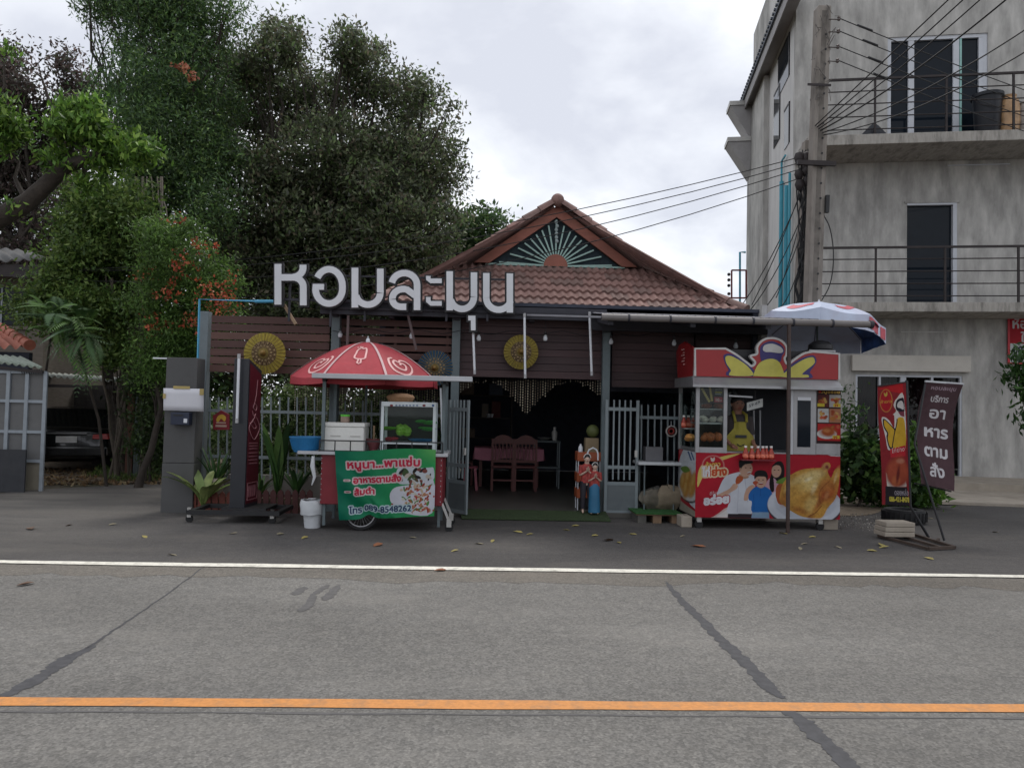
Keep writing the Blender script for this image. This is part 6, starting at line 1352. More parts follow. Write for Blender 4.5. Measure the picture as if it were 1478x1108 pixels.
MB().plate([fp(.06, z0+.05), fp(.94, z0+.05), fp(.94, zu(541, .94)), fp(.06, zu(524, .06))], nrm_*.004).build('side_panel', TRD, py_)
PK = mat('ornament_line', (.45, .22, .24), .5)
def sline(pts, w=.008, nm='ornament'):
    q = [fp(u, z, .012) for u, z in pts]; MB().tube(q, w/2, 5).build(nm, PK, py_)
zf = lambda py: P(366, py, 10.2).z
sline([(.62, zf(548)), (.55, zf(570)), (.42, zf(583))]); sline(spline([(.42, zf(583)), (.35, zf(588)), (.55, zf(592)), (.62, zf(586)), (.45, zf(582))], 5))
sline(spline([(.3, zf(593)), (.4, zf(600)), (.55, zf(597)), (.45, zf(603))], 4)); sline(spline([(.5, zf(602)), (.15, zf(612)), (.12, zf(620)), (.5, zf(634)), (.88, zf(620)), (.8, zf(610)), (.62, zf(602))], 6)); sline(spline([(.12, zf(611)), (.4, zf(608)), (.62, zf(616)), (.45, zf(618)), (.2, zf(611))], 6))
PKP = mat('pylon_text', (.30, .12, .14), .5)
for py in (638, 642, 646, 652, 657, 662, 667): MB().plate([fp(.15, zf(py), .0075), fp(.82, zf(py)-.01, .0075), fp(.82, zf(py)-.022, .0075), fp(.15, zf(py)-.014, .0075)], nrm_*.002).build('text_row', PKP, py_)
for k in range(4): MB().plate([fp(.2+.15*k, zf(700), .0075), fp(.3+.15*k, zf(700), .0075), fp(.3+.15*k, zf(716), .0075), fp(.2+.15*k, zf(716), .0075)], nrm_*.002).build('text_row', PKP, py_)
sline([(.12, zf(696)), (.85, zf(696)), (.85, zf(720)), (.12, zf(720)), (.12, zf(696))], .006)
t = py_; zpl = Z(738, 9.95, 340); xa, xb = X(274, 9.95, 740), X(406, 9.95, 740)
m = MB(); m.box(xa, xb, 9.85, 9.93, zpl-.035, zpl+.02).box(xa, xb, 10.5, 10.58, zpl-.035, zpl+.02)
for x in (xa, (xa+xb)/2, xb-.06): m.box(x, x+.06, 9.93, 10.5, zpl-.03, zpl+.018)
m.build('base_frame', BLK, t); MB().box(F0-.08, F1+.3, 9.93, 10.5, zpl+.021, z0+.005).build('base_plate', BLK, t)
for px in (279, 398):
    for yy in (9.9, 10.53):
        q = Vector((X(px, yy), yy, .05)); w = MB().lathe(q, [(.046, -.014), (.046, .014)], 14, M=Mx).build('caster', RUB, t, smooth=True); MB().box(q.x-.025, q.x+.025, yy-.025, yy+.025, .07, zpl-.034).build('fork', GUT, w)
# house shaped plaque
t = thing('wall_plaque', 'small dark red house-shaped plaque with yellow emblem on the fence', 'plaque', P(318, 620, 11.25)); q = [P(x, y, 11.22) for x, y in ((307, 600), (319, 592), (331, 598), (331, 620), (308, 620))]
MB().plate(q, (0, .02, 0)).build('board', mat('plaque_red', (.20, .012, .02), .5), t)
MB().plate([P(x, y, 11.215) for x, y in spline([(312, 606), (315, 600), (321, 598), (326, 602), (324, 608), (319, 604), (315, 609)], 4, True)], (0, .004, 0)).build('emblem', mat('emblem_yellow', (.55, .34, .04), .5), t)
for (xl_, yt, xr_, yb) in ((312, 609, 326, 611), (311, 613, 327, 616)): MB().pbox(xl_, yt, xr_, yb, 11.214, .004).build('text_row', mat('plaque_text', (.45, .3, .24), .5), t)
# picket planters
PIK = mat('picket_paint', (.20, .062, .045), .75, var=.2, scale=6, dirt=.35, dcol=(.05, .03, .03)); PIKD = mat('picket_dark', (.085, .032, .03), .8, var=.2)
def pickets(label, xa, xb, yt, yb, Y, step, w, mm):
    t = thing('picket_planter', label, 'planter', (X((xa+xb)/2, Y), Y, 0)); x = xa; k = 0
    while x < xb: MB().plate([P(x, yb, Y), P(x, yt+4, Y), P(x+w/2, yt, Y), P(x+w, yt+4, Y), P(x+w, yb, Y)], (0, .018, 0)).build('picket', mm, t); x += step
    for py in (yt+9, yb-8): MB().bar(P(xa-1, py, Y+.03), P(xb+1, py+.7, Y+.03), .04, .018).build('rail', mm, t)
    MB().box(X(xa, Y), X(xb, Y), Y+.05, Y+.34, .005, .2).build('soil', SOIL, t)
    return t
pickets('reddish picket planter between the grey pier and the pylon sign', 275, 327, 709, 739, 10.75, 10.4, 8.2, PIK)
pickets('dark picket planter right of the pylon sign', 369, 448, 706, 741, 10.85, 10.6, 8, PIKD)
# plants in front of the fence
def strap(name, label, base, n, L, w, pal, spread=.5, cat='plant', erect=1.0, lean=0, seg=7):
    t = thing(name, label, cat, base); b0 = Vector(base); st = MB(); st.tube([b0-Vector((0, 0, .04)), b0+Vector((0, 0, .12))], [.03, .015], 7); st.build('crown_base', mat('plant_stem', (.06, .09, .03), .8), t)
    for i in range(n):
        a = 2*PI*i/n+random.uniform(-.3, .3); sp_ = spread*random.uniform(.5, 1.2); l = L*random.uniform(.7, 1.1); d = Vector((math.cos(a), math.sin(a)*.6, 0)); sd = Vector((-math.sin(a), math.cos(a), 0)); m = MB(); ctr = []
        for k in range(seg+1):
            s_ = k/seg; p = b0+d*(l*sp_*(s_**1.35))+Vector((lean*s_, 0, l*erect*(s_-.42*sp_*s_**2.4))); ww = w*math.sin(PI*min(1, s_*.93+.07))**.6*(1 if s_ < .97 else .2); ctr.append((p, ww))
        v = [];  [v.extend([p-sd*ww/2+Vector((0, 0, ww*.15)), p, p+sd*ww/2+Vector((0, 0, ww*.15))]) for p, ww in ctr]
        m.add(v, [f for k in range(seg) for f in ((3*k, 3*k+1, 3*k+4, 3*k+3), (3*k+1, 3*k+2, 3*k+5, 3*k+4))]); m.build('leaf', pal[i % len(pal)], t, smooth=True)
    return t
GL = [mat('leafgreen_%d' % i, c, .45, var=.25, scale=9) for i, c in enumerate([(.06, .12, .025), (.035, .085, .02), (.13, .19, .05), (.22, .27, .09), (.025, .06, .018)])]
strap('potted_plant', 'pale striped broad leaf plant left of the pylon sign', (X(297, 10.6), 10.62, .12), 12, .78, .12, [GL[3], GL[2], GL[3]], .85, erect=.85)
strap('potted_plant', 'dark spiky plant behind the pale plant by the pylon sign', (X(316, 11.05), 11.05, .2), 22, .9, .035, [GL[4], GL[1]], .6)
strap('potted_plant', 'tall upright dark green plant right of the pylon sign', (X(405, 11.0), 11.0, .2), 9, 1.15, .14, [GL[1], GL[0], GL[4]], .28)
strap('potted_plant', 'low leafy plant in the dark picket planter', (X(432, 11.0), 11.0, .2), 14, .6, .06, [GL[1], GL[4]], .7)
strap('potted_plant', 'small tuft at the left end of the dark picket planter', (X(380, 11.0), 11.0, .2), 12, .45, .05, [GL[4], GL[0]], .8)
MB().lathe((X(310, 10.9), 10.95, .2), [(.001, 0), (.10, .02), (.15, .13), (.12, .24), (.06, .27), (.001, .275)], 18).build('stone', PAVE, None, smooth=True, label='pale rounded stone among the plants by the pylon sign', cat='stone')
BUSHP = [(.07, .12, .04), (.11, .17, .05), (.05, .08, .03), (.20, .26, .11)]
def bush(name, label, lst, Y, n, size, pal, base=None, **kw):
    bl = pblobs(lst, Y); bs = base or (bl[0][0], bl[0][1], 0); return tree(name, label, bs, bl, n, size, pal, trunk=.04, cat='bush', **kw)
bush('garden_bush', 'leafy bushes seen through the grey fence left of the cart', [(315, 620, 42), (360, 600, 40), (410, 640, 45), (455, 600, 40), (430, 570, 30), (340, 670, 35), (390, 680, 35), (470, 660, 35)], 12.6, 9000, .09, BUSHP, clus=.14)
bush('garden_bush', 'dark bushes seen behind the ice cream cart fence', [(510, 610, 40), (560, 600, 38), (610, 620, 40), (540, 660, 36), (600, 670, 36)], 13.0, 6000, .09, BUSHP, clus=.14)
# flowers scattered
def flowers(nm, label, lst, Y, n, size, pal, clus=.1, **kw): return leaf_mesh(nm, blob_points(pblobs(lst, Y), n, clus, 6), size, pal, None, .9, 0, label=label, cat='flowers', **kw)

# ------------------------------------------------------------------ feather signs on the right
fb = P(1318, 765, 9.9); fb.z = 0
ban = thing('banner_stand', 'dark brown cloth banner on a leaning steel stand with slab weights', 'banner', (fb.x, 9.2, 0))
BRN = (.085, .048, .055); C = Canvas(0, 0, 100, 250, 2.0, BRN)
tx = [('หอมละมุน', 22, 17, 62, 1.0, .5, (.34, .25, .29)), ('บริการ', 28, 47, 44, 0, .6, (.52, .49, .50)), ('อา', 30, 87, 42, 0, 1.4, (.60, .58, .60)), ('หาร', 20, 133, 66, 0, 1.5, (.60, .58, .60)), ('ตาม', 18, 180, 66, 0, 1.5, (.60, .58, .60)), ('สั่ง', 32, 226, 42, 0, 1.3, (.60, .58, .60))]
for s_, x, y, wd, _, bo, col in tx: C.text(s_, x, y, {'หอมละมุน': 13, 'บริการ': 22}.get(s_, 37), col, wid=wd, bold=bo)
q4 = [P(1336, 551, 9.75), P(1390, 555, 9.75), P(1320, 696, 9.55), P(1372, 708, 9.45)]
def fn(u, v):
    vv = v
    x = (q4[0].x*(1-u)+q4[1].x*u)*(1-v)+(q4[2].x*(1-u)+q4[3].x*u)*v+.11*np.sin(v*PI*.9)*v*.55*u; z = (q4[0].z*(1-u)+q4[1].z*u)*(1-v)+(q4[2].z*(1-u)+q4[3].z*u)*v
    y = 9.75-.28*v*v+.05*np.sin(v*PI*1.4)+.018*np.sin(u*6+v*5)
    return x, y, z
C.sheet('cloth', fn, ban, .7)
SB = mat('stand_steel', (.02, .02, .022), .5, .3)
MB().bar(P(1335, 550, 9.76), P(1391, 554, 9.76), .025).build('top_rod', ALU, ban); MB().tube([P(1336, 551, 9.78), P(1320, 640, 9.5), (fb.x+.02, 9.25, .03)], .014, 8).build('mast', SB, ban, smooth=True)
MB().bar(P(1320, 697, 9.56), P(1373, 709, 9.46), .018).build('bottom_rod', SB, ban)
bf = [G(1268, 776), G(1300, 768), G(1378, 793), G(1340, 795)]; bf = [Vector((p.x, p.y, .03)) for p in bf]
m = MB()
for i in range(4): m.bar(bf[i], bf[(i+1) % 4], .035, .03)
m.bar((bf[0]+bf[1])/2, (bf[2]+bf[3])/2, .03, .03); m.bar(Vector((fb.x-.06, 9.24, .05)), bf[2].lerp(bf[1], .3), .03, .03); m.build('base_frame', mat('rusty_steel', (.07, .05, .04), .7, .2, var=.3), ban)
sc = G(1299, 781)
for k in range(3):
    yy = sc.y+.04; a = X(1277+k*1.2, yy); b_ = X(1321-(2-k)*.5, yy)
    MB().box(a, b_, yy-.02+.004*k, yy+.26, .05+k*.062, .108+k*.062).build('slab', PAVE, None, bevel=.008, label=['bottom concrete slab weighing down the banner stand', 'middle concrete slab weighing down the banner stand', 'top concrete slab weighing down the banner stand'][k], cat='slab')
fl = thing('flag_sign', 'narrow red printed banner with roast chicken on a black pole', 'banner', (fb.x-.03, 9.5, 0))
C = Canvas(1266, 552, 1312, 731, 3.6, (.24, .018, .024)).zoom(1260, 540, 5.54)
C.poly([(30, 90), (255, 70), (262, 160), (100, 110)], (.45, .015, .02), 0); C.ell(107, 198, 55, 95, (.55, .30, .06)); C.ell(107, 198, 51, 91, (.36, .012, .02)); C.text('ห้าดาว', 62, 218, 34, (.56, .36, .05), wid=92, bold=1.2); C.poly([(90, 125), (105, 140), (118, 122), (122, 150), (105, 165), (92, 148)], (.5, .33, .06), 3)
NV = (.015, .012, .02)
C.poly([(60, 350), (90, 335), (130, 370), (165, 430), (172, 330), (160, 320), (190, 290), (170, 240), (200, 190), (262, 175), (262, 610), (120, 610), (95, 580), (85, 500)], (.60, .56, .52), 4)
C.poly([(70, 360), (90, 350), (160, 425), (175, 440), (170, 560), (140, 600), (110, 585), (92, 500), (100, 470), (75, 420)], NV, 3); C.poly([(80, 370), (92, 362), (155, 432), (165, 455), (155, 560), (140, 585), (118, 575), (104, 510), (112, 470), (84, 415)], (.56, .34, .03), 3)
C.poly([(150, 590), (175, 440), (195, 360), (230, 345), (262, 380), (264, 590)], (.56, .34, .03), 3); C.line(spline([(140, 590), (165, 480), (190, 400), (195, 360)], 5), 9, NV)
C.poly([(188, 250), (200, 205), (235, 190), (262, 200), (262, 310), (215, 300), (192, 280)], NV, 4); C.poly([(200, 250), (212, 222), (240, 212), (258, 240), (256, 285), (225, 270), (208, 265)], (.55, .52, .50), 4); C.poly([(205, 300), (262, 300), (262, 345), (230, 335)], (.18, .04, .06), 0)
C.poly([(120, 600), (262, 575), (264, 660), (125, 670)], (.45, .02, .03), 0); C.text('ไก่ย่าง', 135, 635, 50, (.62, .5, .48), wid=120, bold=1.5, shear=-.12)
C.poly([(75, 790), (120, 850), (262, 840), (264, 905), (180, 912), (85, 905)], (.55, .52, .46), 0); C.ell(185, 800, 105, 115, (.26, .045, .025), 10, .3); C.ell(150, 770, 60, 85, (.36, .07, .035), 20, .8); C.ell(225, 760, 45, 95, (.34, .065, .03), -10, .8); C.ell(170, 860, 40, 45, (.38, .10, .04), 30, .6); C.ell(215, 700, 35, 20, (.42, .16, .10), 0, .7); C.ell(190, 810, 14, 70, (.14, .02, .015), 10, .9)
C.poly([(70, 905), (270, 912), (285, 1060), (65, 1060)], (.018, .014, .018), 0); C.text('ดอยหล่อ', 155, 975, 60, (.42, .38, .42), wid=125, bold=1.2); C.text('086-421-8478', 105, 1028, 55, (.50, .42, .06), wid=180, bold=2.2)
q5 = [P(1266.5, 557, 9.62), P(1308, 551.5, 9.62), P(1273.5, 728, 9.52), P(1313, 730, 9.52)]
def fn(u, v): return tuple((q5[0][i]*(1-u)+q5[1][i]*u)*(1-v)+(q5[2][i]*(1-u)+q5[3][i]*u)*v+((.014*np.sin(v*7+u*3)*(1-u) if i == 1 else 0)) for i in range(3))
C.sheet('printed_cloth', fn, fl, .6); MB().tube([P(1308.5, 549, 9.63), P(1313.5, 730, 9.53), (fb.x-.03, 9.5, .03)], .019, 8).build('mast', SB, fl, smooth=True); MB().bar(P(1266, 557, 9.62), P(1308, 551, 9.62), .014).build('top_rod', SB, fl)
q = G(1302, 745); TYc = Vector((q.x, 11.0, 0)); t = thing('tyre_planter', 'old black tyre lying behind the red flag banner', 'tyre', (P(1305, 735, 11).x, 11.0, .005)); q = t.location
for k in range(1): MB().lathe(q, [(.17, .0), (.27, .0), (.30, .05), (.30, .15), (.27, .2), (.18, .2), (.16, .15), (.16, .05), (.17, 0)], 32).build('tyre', RUB, t, smooth=True)
for k in range(28): th = 2*PI*k/28; MB().box(-.012, .012, -.004, .004, .03, .17, Matrix.Translation(q+Vector((math.cos(th)*.303, math.sin(th)*.303, 0))) @ Matrix.Rotation(th+PI/2+.4, 4, 'Z')).build('tread_block', RUB, t)

# ------------------------------------------------------------------ utility poles and cables
POL = mat('pole_concrete', (.25, .225, .20), .9, var=.2, scale=5, dirt=.8, dcol=(.09, .08, .07), dscale=3, stretch=(2, 1, .4)); CBL = mat('cable_black', (.012, .012, .013), .6)
PYY = 12.6
pt, pb = P(1187, 12, PYY), P(1170, 500, PYY); dr = (pb-pt)/(pt.z-pb.z); p0 = pt+dr*(pt.z)
up = thing('utility_pole', 'leaning square concrete utility pole before the concrete building', 'pole', p0)
m = MB(); n = 12
for i in range(1): m.add([p0+Vector((sx*.125, sy*.12, 0)) for sx, sy in ((-1, -1), (1, -1), (1, 1), (-1, 1))]+[pt+Vector((sx*.115, sy*.11, 0)) for sx, sy in ((-1, -1), (1, -1), (1, 1), (-1, 1))], [(0, 1, 2, 3), (4, 5, 6, 7), (0, 1, 5, 4), (1, 2, 6, 5), (2, 3, 7, 6), (3, 0, 4, 7)])
m.build('shaft', POL, up, bevel=.02)
MB().add([p0+Vector((x, -.1225, 0)) for x in (-.055, .035)]+[pt+Vector((x, -.1125, -.1)) for x in (.035, -.055)], [(0, 1, 2, 3)]).build('recessed_web', mat('pole_web', (.15, .135, .12), .95, var=.25), up)
m = MB()
for i in range(24):
    c = p0.lerp(pt, .25+.72*i/24); w = .118-.008*(.25+.72*i/24); m.tube([c+Vector((.03, -w-.012, 0)), c+Vector((.03, -w+.02, 0))], .018, 8)
m.build('bolt_holes', BLK, up, kind='stuff')
pole_at = lambda py: p0.lerp(pt, (Z(py, PYY, 1165)-p0.z)/(pt.z-p0.z))
INS = mat('insulator', (.10, .08, .075), .45)
arms = []
for i, py in enumerate((32, 50, 72, 92)):
    c = pole_at(py)+Vector((.14, -.12, 0)); arms.append(c+Vector((.10, -.04, 0))); MB().tube([c+Vector((-.06, 0, 0)), c+Vector((.08, 0, 0))], .010, 6).lathe(c+Vector((.09, -.03, -.035)), [(.018, 0), (.03, .014), (.02, .035), (.03, .056), (.018, .07)], 12).build('insulator', INS, up, smooth=True)
MB().box(pole_at(240).x-.42, pole_at(240).x+.25, PYY-.2, PYY-.14, pole_at(240).z-.04, pole_at(240).z+.04).build('crossarm', STEEL, up); MB().box(pole_at(400).x-.2, pole_at(400).x-.19+.4, PYY-.18, PYY-.165, pole_at(130).z, pole_at(130).z+.04).build('strap', STEEL, up)
MB().bar(pole_at(285)+Vector((.13, -.16, 0)), pole_at(310)+Vector((.13, -.16, 0)), .06).build('cable_tag', BLK, up)
# second, thinner post and its dark coil of cables
s0, s1 = P(1150, 500, 13.0), P(1166, 205, 13.0); sd = (s0-s1)/(s1.z-s0.z); sb0 = s0+sd*s0.z
sp2 = thing('cable_post', 'short concrete post carrying thick cable coils left of the utility pole', 'post', sb0); MB().bar(sb0, s1, .15).build('shaft', POL, sp2)
m = MB()
for k in range(14):
    a = P(1160+random.uniform(-6, 9), 225+random.uniform(-10, 20), 12.8); b_ = P(1154+random.uniform(-5, 8), 440, 12.8); L = [a.lerp(b_, i/8)+Vector((random.uniform(-.07, .07), random.uniform(-.05, .05), 0)) for i in range(9)]; m.tube(L, .012, 5)
m.build('cable_bundle', CBL, sp2)
m = MB()
for k in range(9): c = P(1160+random.uniform(-8, 6), 240+random.uniform(-14, 28), 12.75); m.ball(c, random.uniform(.05, .11), 8, (1, .6, 1.2))
m.build('splice_boxes', STEEL, sp2, smooth=True)
def cable(label, a, b_, sag, r=.011, n=16, group='overhead cables', m_=CBL):
    a, b_ = Vector(a), Vector(b_); L = [a.lerp(b_, i/n)-Vector((0, 0, sag*4*(i/n)*(1-i/n))) for i in range(n+1)]; return MB().tube(L, r, 5).build('cable', m_, None, smooth=True, label=label, cat='cable', group=group)
# to the far left across the sky, roof and trees
for i, (ys, ye, nm) in enumerate(((226, 372, 'topmost'), (234, 378, 'second'), (243, 384, 'third'), (256, 400, 'lowest'))):
    cable('%s thin cable running left from the poles over the tiled roof' % nm, P(1158, ys, 12.8), P(20, ye+ (18, 10, 16, 22)[i], 15.5), .5+.12*i, .0085)
# to the upper right, towards the street side
for i, (xe, ye) in enumerate(((1372, -30), (1394, -30), (1420, -30), (1462, -30), (1500, -12), (1500, 24))):
    cable('%s black cable sloping up to the right from the cable post' % ('steepest', 'second steepest', 'third steepest', 'thick fourth', 'fifth', 'flattest')[i], P(1172+i*2, 186+i*2, 12.6), P(xe+60, ye-30*(i < 4), 8.5), -.0+.05*i, .010 if i != 3 else .013)
for i, (c, ye) in enumerate(zip(arms, (146, 165, 183, 205))):
    cable('%s insulated wire crossing right before the upper balcony' % ('topmost', 'second', 'third', 'lowest')[i], c, P(1560, ye+12, 15.5), .05, .009)
    MB().tube([c.lerp(P(1560, ye+12, 15.5), .06+.02*i), c.lerp(P(1560, ye+12, 15.5), .11+.02*i)], .02, 6).build('splice_sleeve', BLK, up)
for i, (xe, ye, xs, ys) in enumerate(((1085, 440, 1165, 250), (1062, 452, 1160, 270), (1075, 456, 1166, 290), (1100, 448, 1168, 300), (1118, 450, 1168, 330), (1120, 430, 1190, 150))):
    cable('%s slack cable dropping to the left before the side wall' % ('farthest left', 'second', 'third', 'fourth', 'fifth', 'long uppermost')[i], P(xs, ys, 12.7), P(xe, ye, 13.6), .12+.05*i, .009)
MB().tube([P(*p, 12.5) for p in spline([(1183, 240), (1186, 300), (1198, 330), (1203, 370), (1198, 410), (1183, 438)], 5)], .010, 5).build('cable', CBL, None, smooth=True, label='looped loose cable hanging right of the utility pole shaft', cat='cable')
m = MB()
for k in range(30):
    c = pole_at(random.uniform(14, 150))+Vector((random.uniform(-.16, .17), -.13, 0)); m.tube([c, c+Vector((random.uniform(-.08, .08), -.03, random.uniform(-.12, .12))), c+Vector((random.uniform(-.1, .1), -.02, random.uniform(-.2, .1)))], .006, 4)
m.build('tie_wires', mat('tie_wire', (.12, .11, .10), .7), up, kind='stuff')
# ------------------------------------------------------------------ far left: neighbour's gate, sheds, house, car
GP = mat('gate_sheet', (.13, .13, .13), .7, var=.1, dirt=.3); GF = mat('gate_frame_grey', (.26, .29, .32), .5, .2)
YG = 13.0
t = thing('sheet_metal_gate', 'grey sheet metal gate with pale frame at the far left', 'gate', (X(20, YG), YG, 0)); xr_ = X(63, YG, 620)
g = lambda px: X(px, YG, 620); z_ = lambda py: Z(py, YG, 40)
for (a, b_) in ((-60, -20), (-20, 9), (11, 36), (37, 62)):
    for (c, d) in ((538, 578), (580, 622), (624, 664)): MB().box(g(a)+.02, g(b_)-.02, YG+.02, YG+.03, z_(d), z_(c)).build('panel', GP, t)
MB().box(g(37), g(61), YG+.02, YG+.03, .02, z_(666)).build('panel', mat('gate_sheet_tan', (.20, .18, .14), .8, dirt=.5), t, label='tan stained lower panel')
for px in (9.5, 36.5, 63): MB().box(g(px)-.03, g(px)+.03, YG-.02, YG+.018, .0, z_(536)).build('stile', GF, t)
for py in (537, 579, 623, 665): MB().box(g(-60), g(64), YG-.015, YG+.012, z_(py)-.025, z_(py)+.025).build('rail', GF, t)
MB().pbox(-60, 648, 36, 709, 12.75, .03, z0=.0).build('dark_board', mat('board_dark', (.028, .03, .036), .6, var=.15, dirt=.3), None, label='dark board leaning on the grey sheet metal gate', cat='board')
aw = thing('awning', 'greenish corrugated awning above the sheet metal gate', 'awning', P(20, 520, 13)); m = MB(); a, b_, c, d = P(-90, 512, 13.2), P(62, 531, 12.9), P(30, 515, 14.4), P(-120, 500, 14.6)
m.grid(lambda u, v: a.lerp(b_, u).lerp(d.lerp(c, u), v)+Vector((0, 0, .02*math.sin(u*90))), 120, 2); m.build('corrugated_sheet', mat('awning_green', (.24, .28, .23), .6, var=.15, dirt=.4), aw, smooth=True, solid=.006)
MB().bar(P(-90, 521, 13.0), P(62, 537, 12.95), .05).build('edge_beam', STEEL, aw); m = MB()
for k in range(10): c = P(30+k*3.3, 533, 12.95); m.tube([c, c+Vector((.03, 0, -.07))], .008, 4)
m.build('hooks', BLK, aw)
hs = thing('tiled_shed', 'low shed with orange-red tiled roof corner at the left edge', 'shed', (X(0, 15.2), 15.5, 0)); ORT = mat('orange_tile', (.34, .11, .07), .7, var=.2, dirt=.3)
m = MB(); a, b_, c, d = P(-160, 500, 15), P(43, 501, 15), P(2, 474, 16.4), P(-150, 470, 16.6); m.grid(lambda u, v: a.lerp(b_, u).lerp(d.lerp(c, u), v)+Vector((0, 0, .045*math.sin(u*75)+.03*((v*4) % 1))), 170, 12); m.build('tiled_roof', ORT, hs, smooth=True)
m = MB(); a, b_ = P(43, 498, 14.98), P(0, 472, 16.4)
for i in range(6): p, q = a.lerp(b_, i/6), a.lerp(b_, (i+1.15)/6); MB().tube([p, q], [.11, .09], 10).build('ridge_tile', ORT, hs, smooth=True)
MB().box(X(-160, 15.3), X(38, 15.3), 15.3, 15.42, 0, Z(508, 15.3, 20)).build('wall', DWALL, hs)
hu = thing('wooden_house', 'dark two-storey wooden house behind the trees at the left edge', 'house', (X(0, 19), 19, 0)); WDW = mat('house_wall', (.14, .12, .10), .85, var=.2, scale=5, stretch=(1, 1, 6)); xw = X(58, 19)
MB().box(X(-300, 19), xw, 19, 24, 0, Z(398, 19, 20)).build('wall', WDW, hu)
m = MB(); a, b_, c, d = P(-260, 395, 18.2), P(66, 372, 18.2), P(40, 362, 21), P(-260, 330, 23); m.grid(lambda u, v: a.lerp(b_, u).lerp(d.lerp(c, u), v)+Vector((0, 0, .03*math.sin(u*120))), 200, 1); m.build('roof', mat('old_roof', (.12, .12, .12), .8, dirt=.4), hu, smooth=True, solid=.03)
MB().pbox(-260, 378, 62, 396, 18.3, .05).build('eave_board', STEEL, hu)
w = MB().pbox(-50, 414, 36, 468, 18.95, .03).build('window', DG, hu)
for px in (2, 24, 35): MB().pbox(px-1.2, 440 if px > 20 else 414, px+1.2, 468, 18.92, .025).build('frame', GF, w)
MB().pbox(-60, 470, 40, 474, 18.9, .05).build('sill', WDW, hu)
# carport
cp = thing('carport', 'pale-roofed carport on steel posts over the black car', 'carport', (X(140, 16), 16, 0)); m = MB(); a, b_, c, d = P(50, 541, 15.6), P(208, 553, 15.6), P(190, 546, 19.5), P(40, 536, 19.5)
m.grid(lambda u, v: a.lerp(b_, u).lerp(d.lerp(c, u), v)+Vector((0, 0, .025*math.sin(u*110))), 160, 1); m.build('roof_sheet', mat('pale_roof', (.38, .40, .36), .6, var=.15, dirt=.4), cp, smooth=True, solid=.01)
for px, w, mm, pt_ in ((188, .14, mat('rust_post', (.11, .05, .035), .8, var=.3), 560), (198, .09, POST, 556)): MB().box(X(px, 15.8)-w/2, X(px, 15.8)+w/2, 15.8, 15.8+w, 0, Z(pt_-6, 15.8, px)).build('post', mm, cp)
MB().box(X(60, 20.5), X(235, 20.5), 20.5, 20.6, 0, Z(560, 20.5, 140)).build('back_wall', mat('carport_back', (.05, .045, .042), .9, var=.3), cp)
MB().box(X(60, 16)+.1, X(200, 16), 15.75, 15.8, Z(560, 15.8, 130)-.0, Z(560, 15.8, 130)+.06).build('beam', STEEL, cp)
for i, (px, py, w, h, c_) in enumerate(((150, 640, .5, .9, (.03, .02, .02)), (168, 650, .35, .7, (.10, .10, .11)))): MB().box(X(px, 18.5)-w/2, X(px, 18.5)+w/2, 18.5, 18.8, 0, h).build('storage_crate', mat('crate_%d' % i, c_, .8), None, bevel=.01, label=['dark crate beside the parked car under the carport', 'grey crate near the carport posts'][i], cat='crate')
